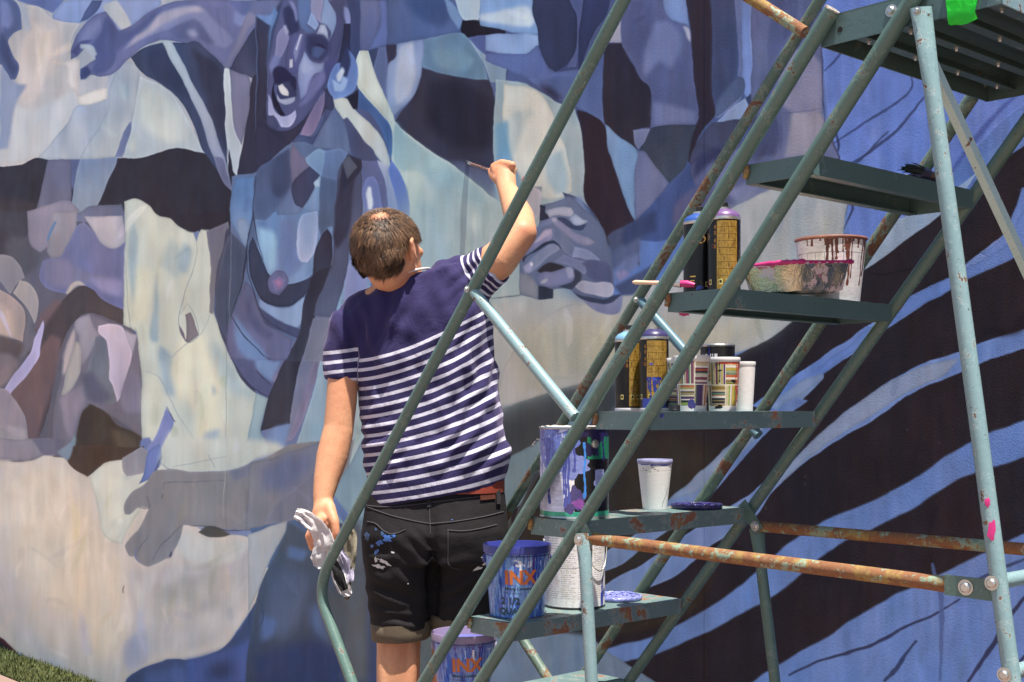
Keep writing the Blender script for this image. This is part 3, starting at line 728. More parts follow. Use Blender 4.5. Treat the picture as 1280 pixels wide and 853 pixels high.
12 666b90 s14 : 20,50 120,0 200,-10 200,60 120,130 30,130
12 72708a>777486/90 : 60,200 200,80 235,40 250,180 120,250 30,262
12 4f6088>55678f/0 : -20,275 60,262 120,252 160,240 260,220 340,300 400,330 400,400 300,420 0,420
12 a9adb8>a6a7b1/60 : -30,300 60,268 115,250 105,300 60,380 20,480 -30,590
12 4c5568>363f5c/90 : 120,255 200,300 400,360 420,853 0,900 -40,853 0,540 60,400 105,310
12 4d5878 s14 : 60,480 120,400 200,460 160,640 100,700 40,640
12 4d6090 s12 : 200,560 300,600 380,700 300,740 220,660
12 4b4f58 s14 : 240,500 380,480 400,640 400,853 320,853 260,640
12 2f3a66 s12 : 0,760 200,700 400,760 400,900 0,900
12 5468a0 s7 : 20,600 80,620 60,680 20,700
12 546a9c s6 : 120,340 200,360 180,400 120,390
L 12 363f58 3 : 0,540 20,560 25,620 0,660
12 7e97ad>849cab/90 : 290,150 400,-60 440,-60 430,160 400,260 370,240 330,200
12 6678aa>5d6ea4/90 : 295,150 330,200 370,250 340,270 310,230 290,180
12 545660>5b5d66/90 s10 : 330,260 400,240 420,400 420,853 330,853 340,560
12 5e6468 : 540,800 700,560 720,853 640,900 560,900
"""
WALL_GAIN = (1.12, 1.25, 1.25)      # reflectance of the wall paint against the tones drawn above
PROP_GAIN = 1.0
MX0,MY0,MX1,MY1=-320.0,-260.0,1620.0,1120.0     # painted area in drawing units
MS=1.5
MW,MH=int((MX1-MX0)*MS),int((MY1-MY0)*MS)
_SAT=[0.9,(1,1,1)]
def _lin(h):
    c=np.array([int(h[i:i+2],16)/255 for i in (0,2,4)],np.float32)*np.array(_SAT[1],np.float32)
    if c.mean()<0.24: c=c*np.array([1.13,1.0,0.97],np.float32)
    g=c.mean(); c=(g+(c-g)*_SAT[0])*0.97
    return c
def _cr(pts,closed=True,sub=6,corner=62):
    n=len(pts); out=[]
    P=[np.array(p,float) for p in pts]
    def ang(i):
        a=P[i]-P[i-1]; b=P[(i+1)%n]-P[i]
        la,lb=np.hypot(*a),np.hypot(*b)
        if la<1e-6 or lb<1e-6: return True
        return math.degrees(math.acos(max(-1,min(1,float(a@b)/(la*lb)))))>corner
    cor=[ang(i) if (closed or 0<i<n-1) else True for i in range(n)]
    rng=range(n if closed else n-1)
    for i in rng:
        p1,p2=P[i],P[(i+1)%n]
        L=np.hypot(*(p2-p1))
        t1=(p2-p1) if cor[i] else (p2-P[i-1])/2
        t2=(p2-p1) if cor[(i+1)%n] else (P[(i+2)%n]-p1)/2
        for t in (t1,t2):
            l=np.hypot(*t)
            if l>L*1.2: t*=L*1.2/l
        if cor[i] and not cor[(i+1)%n]: pass
        for k in range(sub):
            u=k/sub; u2=u*u; u3=u2*u
            out.append((2*u3-3*u2+1)*p1+(u3-2*u2+u)*t1+(-2*u3+3*u2)*p2+(u3-u2)*t2)
    if not closed: out.append(P[-1])
    return np.array(out)
def _noise(h,w,cell_y,cell_x,rs):
    g=rs.rand(int(h/cell_y)+3,int(w/cell_x)+3).astype(np.float32)
    y=np.arange(h)/cell_y; x=np.arange(w)/cell_x
    yi=y.astype(int); xi=x.astype(int)
    fy=(y-yi); fx=(x-xi); fy=(fy*fy*(3-2*fy)).astype(np.float32)[:,None]; fx=(fx*fx*(3-2*fx)).astype(np.float32)[None]
    r0=g[yi]; r1=g[yi+1]
    a=r0[:,xi]*(1-fx)+r0[:,xi+1]*fx
    b=r1[:,xi]*(1-fx)+r1[:,xi+1]*fx
    return a*(1-fy)+b*fy-0.5
def _blur(m,r):
    r=int(round(r))
    if r<1: return m
    for _ in range(2):
        for ax in (0,1):
            k=2*r+1
            p=np.pad(m,[(r+1,r) if a==ax else (0,0) for a in (0,1)],mode='edge')
            c=np.cumsum(p,axis=ax,dtype=np.float64)
            m=((c[k:]-c[:-k]) if ax==0 else (c[:,k:]-c[:,:-k]))/k
            m=m.astype(np.float32)
    return m
def _mask(poly,pad):
    x0=max(0,int(poly[:,0].min())-pad); x1=min(MW,int(poly[:,0].max())+pad+2)
    y0=max(0,int(poly[:,1].min())-pad); y1=min(MH,int(poly[:,1].max())+pad+2)
    if x1<=x0 or y1<=y0: return None
    w=x1-x0; m=np.zeros((y1-y0,w),np.float32)
    A=poly; B=np.roll(poly,-1,0)
    for row in range(y0,y1):
        acc=None
        for so in (0.25,0.75):
            y=row+so
            c=((A[:,1]<=y)!=(B[:,1]<=y))
            if not c.any(): continue
            a=A[c];b=B[c]
            xs=np.sort(a[:,0]+(y-a[:,1])*(b[:,0]-a[:,0])/(b[:,1]-a[:,1]))-x0
            for i in range(0,len(xs)-1,2):
                l=max(0.0,xs[i]); r=min(float(w),xs[i+1])
                if r<=l: continue
                li=int(l); ri=int(r)
                if li==ri: m[row-y0,min(li,w-1)]+=0.5*(r-l)
                else:
                    m[row-y0,li]+=0.5*(li+1-l)
                    if ri>li+1: m[row-y0,li+1:ri]+=0.5
                    if ri<w: m[row-y0,ri]+=0.5*(r-ri)
    return m,x0,y0
def paint_mural(text):
    rs=np.random.RandomState(7)
    img=np.zeros((MH,MW,3),np.float32)
    def tr(tile,pts):
        if tile=='F': sx,ox,oy=1,0,0
        elif tile=='H': sx,ox,oy=1/5.02,640,230
        elif tile=='T': sx,ox,oy=1/3.161,270,180
        elif tile=='G': sx,ox,oy=1/4.737,320,0
        else: sx=1/3.003; ox=320*int(tile[0]); oy=[0,284,569][int(tile[1])]
        return [((x*sx+ox-MX0)*MS,(y*sx+oy-MY0)*MS) for x,y in pts]
    # slow brush tone shared by patches
    brush=_noise(MH,MW,90,9,rs)*0.5+_noise(MH,MW,50,20,rs)*0.6+_noise(MH,MW,30,30,rs)*0.5
    for line in text.splitlines():
        line=line.strip()
        if not line or line[0]=='#': continue
        head,body=line.split(':'); h=head.split()
        _SAT[0]=0.90 if (h[0]=='F' or h[0]=='L') else 0.80
        _SAT[1]=(1.02,1.0,0.975) if h[0] in ('01','02') else (1,1,1)
        pts=[tuple(map(float,p.split(','))) for p in body.split()]
        if h[0]=='L':
            tile,col,wd=h[1],h[2],float(h[3])
            soft=1.0 if len(h)>4 and h[4][0]=='s' else 0
            P=_cr(tr(tile,pts),closed=False,corner=100)
            d=np.gradient(P,axis=0); l=np.hypot(d[:,0],d[:,1])+1e-6
            nrm=np.stack([-d[:,1],d[:,0]],1)/l[:,None]
            if tile not in('F',): wd/= 2.0
            tt=np.linspace(0,1,len(P)); ww=wd*MS/2*(0.55+0.45*np.sin(math.pi*np.clip(tt*1.1,0,1)))*(0.8+0.4*rs.rand(len(P)))
            poly=np.concatenate([P+nrm*ww[:,None],(P-nrm*ww[:,None])[::-1]])
            r=_mask(poly,4)
            if r is None: continue
            m,x0,y0=r
            if soft: m=_blur(m,2)
            m=np.clip(m,0,1)[...,None]*0.85
            v=img[y0:y0+m.shape[0],x0:x0+m.shape[1]]
            v+= (_lin(col)-v)*m
            continue
        tile=h[0]; cs=h[1]; soft=0.0
        for o in h[2:]:
            if o[0]=='s': soft=float(o[1:])
        ang=90.0; c1=c2=None
        if '>' in cs:
            a,b=cs.split('>'); c1=_lin(a)
            if '/' in b: b,an=b.split('/'); ang=float(an)
            c2=_lin(b)
        else: c1=c2=_lin(cs)
        P=_cr(tr(tile,pts))
        sr=soft*MS*(0.45 if tile not in('F','H','G') else (0.9 if tile=='F' else 0.3))
        r=_mask(P,int(sr*2)+3)
        if r is None: continue
        m,x0,y0=r
        if sr>=1: m=_blur(m,sr)
        H_,W_=m.shape
        ca,sa=math.cos(math.radians(ang)),math.sin(math.radians(ang))
        pr=P[:,0]*ca+P[:,1]*sa; lo,hi=pr.min(),pr.max()
        yy=(np.arange(H_)+y0)[:,None]; xx=(np.arange(W_)+x0)[None]
        t=np.clip((xx*ca+yy*sa-lo)/(hi-lo+1e-6),0,1)
        off=rs.randint(0,200)
        bb=np.roll(brush,off,1)[y0:y0+H_,x0:x0+W_]
        t=np.clip(t+bb*0.25,0,1)[...,None].astype(np.float32)
        col=c1*(1-t)+c2*t
        tone=1+bb[...,None]*(0.10+0.05*rs.rand())
        col=col*tone
        m=np.clip(m,0,1)
        if sr<1:
            e=(m-_blur(m,3))*m
            col=col*(1+e[...,None]*(0.16 if rs.rand()<0.5 else -0.22))
        m=m[...,None]
        v=img[y0:y0+H_,x0:x0+W_]
        v+=(col-v)*m
    # hand wobble of the edges
    wy=_noise(MH,MW,30,30,rs)*4+_noise(MH,MW,9,9,rs)*1.0
    wx=_noise(MH,MW,30,30,rs)*4+_noise(MH,MW,9,9,rs)*1.0
    yf=np.clip(np.arange(MH)[:,None]+wy,0,MH-2); xf=np.clip(np.arange(MW)[None]+wx,0,MW-2)
    yi=yf.astype(np.int32); xi=xf.astype(np.int32); fy=(yf-yi)[...,None].astype(np.float32); fx=(xf-xi)[...,None].astype(np.float32)
    img=(img[yi,xi]*(1-fx)+img[yi,xi+1]*fx)*(1-fy)+(img[yi+1,xi]*(1-fx)+img[yi+1,xi+1]*fx)*fy
    # single brush strokes laid inside the patches
    for i in range(3600):
        x,y=rs.randint(60,MW-60),rs.randint(110,MH-110)
        if not (250*MS<x<1640*MS and 200*MS<y<1150*MS): continue
        ln=rs.uniform(14,60)*MS; a=math.radians(90+rs.normal()*16) if rs.rand()<0.72 else rs.rand()*math.pi
        dx,dy=math.cos(a)*ln/2,math.sin(a)*ln/2; c0=img[y,x]; ok=True
        for t in (-1,-0.5,0.5,1):
            if np.abs(img[int(y+dy*t),int(x+dx*t)]-c0).max()>0.09: ok=False
        if not ok: continue
        wd=rs.uniform(3,10)*MS; bend=rs.normal()*0.06*ln; nx,ny=-math.sin(a),math.cos(a)
        tt=np.linspace(-1,1,9); cx=x+dx*tt+nx*bend*(1-tt**2); cy=y+dy*tt+ny*bend*(1-tt**2); w_=wd/2*np.sqrt(np.clip(1-tt**4,0.02,1))
        poly=np.concatenate([np.stack([cx+nx*w_,cy+ny*w_],1),np.stack([cx-nx*w_,cy-ny*w_],1)[::-1]])
        r=_mask(poly,3)
        if r is None: continue
        m,x0,y0=r; m=_blur(m,1); H_,W_=m.shape
        tone=1+rs.normal()*0.035; tint=np.array([1+rs.normal()*0.012,1.0,1+rs.normal()*0.02],np.float32)
        br=0.75
        v=img[y0:y0+H_,x0:x0+W_]; v+=(v*tone*tint-v)*(np.clip(m,0,1)*br)[...,None].astype(np.float32)
    # dry-brush streaks, cooler and warmer washes
    lum=img.mean(2,keepdims=True)
    st=_noise(MH,MW,60,2.2,rs)*0.5+_noise(MH,MW,22,3.5,rs)*0.4+_noise(MH,MW,3,3,rs)*0.35+_noise(MH,MW,1.5,1.5,rs)*0.25
    img*=1+st[...,None]*(0.03+0.04*(1-lum))
    w1=_noise(MH,MW,120,45,rs)+_noise(MH,MW,40,12,rs)*0.7+_noise(MH,MW,300,160,rs)*0.8
    tint=np.array([1.0,-0.1,-1.1],np.float32)
    img+=w1[...,None]*tint*(0.014+0.014*lum)
    wl=np.clip((img.min(2,keepdims=True)-0.42)/0.25,0,1); img*=np.array([0.965,1.0,1.015],np.float32)*(1-wl)+np.array([1.035,1.0,0.965],np.float32)*wl
    w2=_noise(MH,MW,70,18,rs)+_noise(MH,MW,26,60,rs)*0.6
    img*=1+w2[...,None]*0.035
    return np.clip(img,0.02,0.98)
# ------------------------------------------------------------ ground
def sheet(name, pts, z, mat, kind='structure'):
    bm = bmesh.new(); vs = [bm.verts.new((p[0], p[1], z)) for p in pts]; bm.faces.new(vs)
    me = bm2me(bm); o = link(name, me, mat); return tag(o, kind=kind)
gm, nt, b = newmat('packed_earth')
c = mix(nt, noise_n(nt, 1.2, 6, 0.6), (0.30, 0.24, 0.19), (0.22, 0.175, 0.145)); c = mix(nt, ramp(nt, noise_n(nt, 60, 4, 0.7), [(0.55, 0.0), (0.75, 0.5)]), c, (0.4, 0.34, 0.3))
nt.links.new(c, b.inputs['Base Color']); b.inputs['Roughness'].default_value = 0.95; bump(nt, b, noise_n(nt, 45, 6, 0.7), 0.5, 0.01)
sheet('ground', [(-300, -300), (300, -300), (300, 300), (-300, 300)], 0.0, gm)
pm, nt, b = newmat('paving_concrete')
c = mix(nt, noise_n(nt, 3, 6, 0.6), (0.26, 0.165, 0.13), (0.20, 0.135, 0.11)); c = mix(nt, ramp(nt, noise_n(nt, 130, 3, 0.7), [(0.5, 0.0), (0.8, 0.4)]), c, (0.33, 0.25, 0.22))
nt.links.new(c, b.inputs['Base Color']); b.inputs['Roughness'].default_value = 0.9; bump(nt, b, noise_n(nt, 90, 5, 0.7), 0.4, 0.003)
q = [L(-16, WALL_R-0.265, 0), L(3, WALL_R-0.265, 0), L(3, -3.5, 0), L(-16, -3.5, 0)]
sheet('pavement', q, 0.02, pm)
# turf strip between pavement and wall
tm, nt, b = newmat('grass_blades')
at_ = nt.nodes.new('ShaderNodeAttribute'); at_.attribute_name = 'tone'
c = mix(nt, at_.outputs['Fac'], (0.018, 0.036, 0.006), (0.115, 0.125, 0.03)); nt.links.new(c, b.inputs['Base Color']); b.inputs['Roughness'].default_value = 0.7
rs = np.random.RandomState(3)
n = 46000
s_ = -rs.rand(n)**0.8*11.0 + 0.6*0 - 0.6; r_ = WALL_R-0.245+rs.rand(n)*0.24
hh = 0.007+rs.rand(n)**1.8*0.024; wd = 0.0022+rs.rand(n)*0.002; an = rs.rand(n)*math.pi*2; lean = (rs.rand(n, 2)-0.5)*0.035
base = np.outer(s_, AD)+np.outer(r_, RD); base[:, 2] = 0.012
sx = np.stack([np.cos(an)*wd, np.sin(an)*wd, 0*an], 1)
V = np.empty((n*3, 3)); V[0::3] = base-sx; V[1::3] = base+sx; V[2::3] = base+np.stack([lean[:, 0], lean[:, 1], hh], 1)
me = bpy.data.meshes.new('grass'); me.from_pydata(V.tolist(), [], np.arange(n*3).reshape(-1, 3).tolist())
a = me.attributes.new('tone', 'FLOAT', 'POINT'); tn = np.repeat(np.clip(rs.rand(n)*0.7+0.3*np.sin(s_*3)*rs.rand(n), 0, 1), 3); tn[2::3] += 0.15; a.data.foreach_set('value', tn.astype(np.float32))
tag(link('grass', me, tm), kind='stuff')
q = [L(-16, WALL_R, 0), L(3, WALL_R, 0), L(3, WALL_R-0.24, 0), L(-16, WALL_R-0.24, 0)]
sheet('turf_soil', q, 0.012, simple('turf_soil', (0.035, 0.045, 0.015), 0.95, 0, 0.4, 60, 0.5))

# ------------------------------------------------------------ painted wall
S0, S1, H1 = -8.2, -0.62, 3.75; RES = 470
TW, THh = int((S1-S0)*RES), int(H1*RES)
art = paint_mural(MURAL)
def to_wall(art):
    ss = S0+(np.arange(TW)+0.5)/TW*(S1-S0); hs = H1-(np.arange(THh)+0.5)/THh*H1
    x = AD.x*ss+RD.x*WALL_R; z = AD.y*ss+RD.y*WALL_R
    px = 640+1600*x/z; X = (px-MX0)*MS
    out = np.empty((THh, TW, 3), np.float32)
    def refl(v, n): v = np.abs(v); p = 2*(n-2); v = np.mod(v, p); return np.where(v > n-2, p-v, v)
    X = refl(X, MW); xi = X.astype(np.int32); fx = (X-xi).astype(np.float32)[:, None]
    cols = np.arange(TW)
    for j0 in range(0, THh, 64):
        h = hs[j0:j0+64][:, None]
        Y = (510-(h-EYE)*1600/z[None]-MY0)*MS
        Y = refl(Y, MH); yi = Y.astype(np.int32); fy = (Y-yi).astype(np.float32)[..., None]
        xx = np.broadcast_to(xi, yi.shape)
        out[j0:j0+64] = (art[yi, xx]*(1-fx)+art[yi, xx+1]*fx)*(1-fy)+(art[yi+1, xx]*(1-fx)+art[yi+1, xx+1]*fx)*fy
    return out
art = to_wall(art)
# paint albedo: display colour seen in daylight -> reflectance
lin = np.where(art < 0.04045, art/12.92, ((art+0.055)/1.055)**2.4).astype(np.float32)
lin = lin*np.array(WALL_GAIN, np.float32)
lin = np.clip(lin*1.02-0.004, 0.006, 0.88)
art = np.where(lin < 0.0031308, lin*12.92, 1.055*lin**(1/2.4)-0.055).astype(np.float32)
wm, tex, nt, b = image_mat('mural_paint', art, rough=0.62, bump_s=0, spec=0.12)
tex.extension = 'MIRROR'
uvn = [x for x in nt.nodes if x.type == 'UVMAP'][0]
src = tex.outputs[0]
# roller texture, small pits and scuffs of the rendered concrete
spk = ramp(nt, noise_n(nt, 170, 2, 0.5), [(0.735, 0.0), (0.76, 0.55)])
c = mix(nt, spk, src, (0.06, 0.055, 0.06)); 
c = mix(nt, ramp(nt, noise_n(nt, 26, 6, 0.75), [(0.66, 0.0), (0.9, 0.35)]), c, (0.55, 0.56, 0.60))
nt.links.new(c, b.inputs['Base Color'])
m1 = nt.nodes.new('ShaderNodeMath'); m1.operation = 'MULTIPLY_ADD'; nt.links.new(noise_n(nt, 300, 3, 0.6), m1.inputs[0]); m1.inputs[1].default_value = 0.5
nt.links.new(noise_n(nt, 14, 6, 0.6, stretch=(1, 1, 0.35)), m1.inputs[2])
bump(nt, b, m1.outputs[0], 0.45, 0.003)
rg = ramp(nt, noise_n(nt, 7, 4), [(0.3, 0.5), (0.7, 0.72)]); nt.links.new(rg, b.inputs['Roughness'])
wall = thing('mural_wall', L(-5, WALL_R, 0), 'long concrete wall covered with a mural of blue and violet figures, pale cloth and dark stripes', 'wall')
def wall_panel(s0, s1):
    bm = bmesh.new(); uvl = bm.loops.layers.uv.new('uv'); g = 0.0
    P = [L(s0, WALL_R, 0), L(s1, WALL_R, 0), L(s1, WALL_R, H1), L(s0, WALL_R, H1)]
    Q = [p+RD*0.22 for p in P]
    v = [bm.verts.new(p) for p in P+Q]
    for ids in ((0, 1, 2, 3), (7, 6, 5, 4), (0, 3, 7, 4), (1, 5, 6, 2), (3, 2, 6, 7)):
        f = bm.faces.new([v[i] for i in ids])
        for lp in f.loops:
            p = lp.vert.co; s = p.dot(AD); lp[uvl].uv = ((s-S0)/(S1-S0), p.z/H1)
    me = bm2me(bm); return link('wall_panel', me, wm, wall)
# shallow formwork joints, seen in the photograph near the left figures
cuts = [-16.0, -7.9, onr(283, 400, WALL_R).dot(AD), onr(484, 60, WALL_R).dot(AD), onr(880, 400, WALL_R).dot(AD), 3.0]
for i in range(len(cuts)-1):
    a0 = cuts[i]+(0.0008 if i else 0); a1 = cuts[i+1]-0.0008; wall_panel(a0, a1)
bm = bmesh.new(); add_box(bm, L(-6.5, WALL_R+0.11, H1+0.04), AD*9.5, RD*0.14, Vector((0, 0, 0.04))); bevel(bm, 0.006)
link('coping', bm2me(bm), simple('coping_concrete', (0.36, 0.36, 0.35), 0.9, 0, 0.2, 12, 0.4), wall)

# ------------------------------------------------------------ rolling ladder
teal = painted_steel('green_enamel', (0.072, 0.128, 0.110), (0.115, 0.190, 0.165), wear=(0.625, 0.66), scale=34, gloss=0.30)
teal_pale = painted_steel('pale_lit_teal_enamel', (0.16, 0.265, 0.285), (0.25, 0.37, 0.385), wear=(0.60, 0.64), scale=45, gloss=0.3)  # paler copy of the green enamel; lighter tone stands in for light on legs
teal_step = painted_steel('tread_enamel', (0.072, 0.130, 0.135), (0.105, 0.175, 0.175), wear=(0.66, 0.69), scale=8, gloss=0.38)
teal_worn = painted_steel('worn_tread_enamel', (0.10, 0.165, 0.165), (0.14, 0.205, 0.20), wear=(0.565, 0.60), scale=15, rustc=((0.27, 0.115, 0.07), (0.13, 0.06, 0.04)), gloss=0.4)
teal_mid = painted_steel('mid_tread_enamel', (0.11, 0.185, 0.195), (0.16, 0.245, 0.245), wear=(0.575, 0.60), scale=14, rustc=((0.38, 0.17, 0.09), (0.2, 0.09, 0.05)), gloss=0.4)
plat_m = painted_steel('platform_enamel', (0.05, 0.085, 0.08), (0.08, 0.13, 0.12), wear=(0.64, 0.67), scale=9, gloss=0.42)
rust_m = painted_steel('rusty_tube', (0.12, 0.20, 0.16), (0.20, 0.27, 0.17), wear=(0.40, 0.46), scale=20, rustc=((0.33, 0.145, 0.06), (0.10, 0.042, 0.025)), gloss=0.5)
rust_m2 = painted_steel('worn_brown_tube', (0.07, 0.12, 0.10), (0.12, 0.17, 0.13), wear=(0.535, 0.60), scale=15, rustc=((0.20, 0.085, 0.05), (0.09, 0.042, 0.03)), gloss=0.5)
zinc = simple('zinc_bolt', (0.55, 0.55, 0.52), 0.35, 0.9, 0.2, 60)
ladder = thing('rolling_ladder', L(-1.9, 2.0, 0), 'worn green steel platform ladder with open treads, standing between the camera and the mural', 'ladder')
TR = 0.0130
def tube(name, pts, mat, r=TR, par=None, wob=0.0006, seg=18, **kw):
    P = [Vector(p) for p in pts]
    if len(P) == 2:
        k = max(2, int((P[1]-P[0]).length/0.05)); P = [P[0].lerp(P[1], i/k) for i in range(k+1)]
    P = [p + Vector((mnoise.noise(p*3), mnoise.noise(p*3+Vector((9, 2, 4))), mnoise.noise(p*3+Vector((1, 8, 3)))))*wob*2 for p in P]
    bm = bmesh.new(); add_tube(bm, P, r, seg=seg, **kw)
    return link(name, bm2me(bm), mat, par or ladder, smooth=40)
def bolt(p, n, r=0.0065, par=None, name='bolt'):
    bm = bmesh.new(); n = n.normalized()
    add_tube(bm, [p, p+n*0.0015], r*1.5, seg=16); 
    add_tube(bm, [p+n*0.0014, p+n*0.004, p+n*0.0062], [r, r, r*0.7], seg=12)
    return link(name, bm2me(bm), zinc, par or ladder, smooth=35)
def line(sh0, sh1, h): 
    t = (h-sh0[1])/(sh1[1]-sh0[1]); return sh0[0]+(sh1[0]-sh0[0])*t
A0, A1 = (-1.161, 1.882), (-2.202, 0.649); B0, B1 = (-1.000, 1.888), (-2.015, 0.678)
F0, F1 = (-1.206, 1.852), (-2.223, 0.612); E0, E1 = (-1.020, 1.885), (-2.101, 0.585)
def P2(p, r): return L(p[0], r, p[1])
up = Vector((0, 0, 1))
# sloping side rails
lowA = (line(A0, A1, 0.05), 0.05); lowB = (line(B0, B1, 0.05), 0.05)
tube('side_rail', [P2(A0, RN), P2(lowA, RN)], teal); tube('side_rail', [P2(B0, RN), P2(lowB, RN)], teal)
tube('side_rail', [P2((-1.168, 1.90), RF), P2((line(F0, F1, 0.05), 0.05), RF)], rust_m2); tube('side_rail', [P2(E0, RF), P2((line(E0, E1, 0.05), 0.05), RF)], teal)
# open end of the front rail
bm = bmesh.new(); d = (P2(A0, RN)-P2(lowA, RN)).normalized(); add_tube(bm, [P2(A0, RN)+d*0.0005, P2(A0, RN)+d*0.003], [TR*1.02, TR*0.98], seg=18)
link('rail_cap', bm2me(bm), painted_steel('rail_cap', (0.30, 0.30, 0.24), (0.4, 0.4, 0.33), wear=(0.5, 0.6)), ladder, smooth=40)
# handrails
def hand(r, top, bend0, bend1, foot, mat, mat2=None):
    p = [P2(top, r), P2(bend0, r)]
    a, b_, c_ = P2(bend0, r), P2(bend1, r), P2(foot, r)
    k = 14; P = [p[0].lerp(a, i/24) for i in range(24)]
    d1 = (a-p[0]).normalized(); d2 = (c_-b_).normalized()
    X = a + d1*((b_-a).length*0.75)
    for i in range(k+1):
        t = i/k; P.append(a*(1-t)**2+X*2*t*(1-t)+b_*t*t)
    P += [b_.lerp(c_, i/10) for i in range(1, 11)]
    return tube('handrail', P, mat)
hr = hand(RN, (-1.608+0.52, 2.004+0.611), (-2.555, 0.892), (-2.585, 0.765), (-2.30, 0.36), teal)
hand(RF, (-1.555+0.3, 2.110+0.35), (-2.575, 0.925), (-2.605, 0.76), (-2.22, 0.40), rust_m2)
for s0, h0, s1, h1, r, m_ in ((-2.040, 1.498, -1.735, 1.232, RN, teal_pale), (-2.063, 1.509, -1.715, 1.19, RF, painted_steel('blue_teal_tube', (0.07, 0.15, 0.19), (0.11, 0.21, 0.26), wear=(0.62, 0.66)))):
    br = tube('brace', [L(s0, r, h0), L(s1, r, h1)], m_, r=0.0115)
    bolt(L(s0, r, h0)-RD*0.013, -RD, 0.005)
# treads
TZ = [1.874, 1.663, 1.4565, 1.243, 1.0300, 0.8085, 0.595, 0.385, 0.18]
def tread(k):
    h = TZ[k]; sa = line(A0, A1, h)+0.006; sb = line(B0, B1, h)-0.016
    fl = 0.034; th = 0.0022; r0, r1 = RN+TR+0.001, RF-TR-0.001
    bm = bmesh.new(); cs = (sa+sb)/2; cr = (r0+r1)/2; hs, hr_ = (sb-sa)/2, (r1-r0)/2
    def bx(s, r, z, a, c_, e): add_box(bm, L(s, r, z), AD*a, RD*c_, up*e)
    bx(cs, cr, h-th/2, hs, hr_, th/2)
    bx(sa+th/2, cr, h-th-(fl-th)/2, th/2, hr_, (fl-th)/2); bx(sb-th/2, cr, h-th-(fl-th)/2, th/2, hr_, (fl-th)/2)
    bx(cs, r0+th/2, h-th-(fl-th)/2, hs-th, th/2, (fl-th)/2); bx(cs, r1-th/2, h-th-(fl-th)/2, hs-th, th/2, (fl-th)/2)
    bx(sa+0.008+th, cr, h-fl+th/2, 0.008, hr_-th, th/2); bx(sb-0.008-th, cr, h-fl+th/2, 0.008, hr_-th, th/2)
    bevel(bm, 0.0009, 1)
    t = link('tread', bm2me(bm), (teal_step if k < 3 else teal_mid if k == 3 else teal_worn), ladder, smooth=30)
    # weld beads at the rails
    for s, rr in ((sa+0.004, r0), (sb-0.004, r0)):
        bm = bmesh.new(); add_tube(bm, [L(s, rr-0.004, h-0.002), L(s, rr-0.004, h-0.012), L(s-0.004, rr-0.004, h-0.024)], [0.004, 0.006, 0.004], seg=8)
        link('weld', bm2me(bm), rust_m, t, smooth=60)
    return t
treads = {k: tread(k) for k in range(1, 9)}
# platform
s0, s1 = -1.19, -0.885; hb, ht = 1.832, 1.880
plat = None
bm = bmesh.new(); r0, r1 = RN+TR+0.001, RF+0.012; cs, cr = (s0+s1)/2, (r0+r1)/2
add_box(bm, L(cs, cr, ht-0.0015), AD*((s1-s0)/2), RD*((r1-r0)/2), up*0.0015)
bevel(bm, 0.0008, 1); plat = link('platform', bm2me(bm), plat_m, ladder, smooth=30)
def pb(name, s, r, z, a, c_, e, m=plat_m):
    bm = bmesh.new(); add_box(bm, L(s, r, z), AD*a, RD*c_, up*e); bevel(bm, 0.0009, 1); return link(name, bm2me(bm), m, plat, smooth=30)
hm, he = (ht-0.003+hb)/2, (ht-0.003-hb)/2
pb('fascia', cs, r0+0.0015, hm, (s1-s0)/2, 0.0015, he, teal_step); pb('fascia', cs, r1-0.0015, hm, (s1-s0)/2, 0.0015, he)
pb('fascia', s0+0.0015, cr, hm, 0.0015, (r1-r0)/2-0.0031, he); pb('fascia', s1-0.0015, cr, hm, 0.0015, (r1-r0)/2-0.0031, he, teal_pale)  # paler near end: its sunlit look is put into the colour
for i in range(4):                                         # channel ribs underneath
    s = s0+0.04+i*(s1-s0-0.08)/3
    pb('rib', s, cr, hb+0.022, 0.0016, (r1-r0)/2-0.004, 0.010); pb('rib', s+0.009, cr, hb+0.013, 0.0085, (r1-r0)/2-0.004, 0.0012)
    for j in range(4):
        bolt(L(s+0.010, r0+0.06+j*(r1-r0-0.12)/3, hb+0.0118), -up, 0.0030, plat, 'rivet')
bolt(L(-1.063, r0-0.0002, 1.862), -RD, 0.0065, plat); bolt(L(-0.905, r0-0.0002, 1.866), -RD, 0.005, plat)
for s in (-1.155,):
    bm = bmesh.new(); add_tube(bm, [L(s, r0-0.0004, 1.853), L(s, r0+0.001, 1.853)], 0.0048, seg=14); link('bolt_hole', bm2me(bm), simple('hole_black', (0.012, 0.012, 0.012), 0.9), plat)
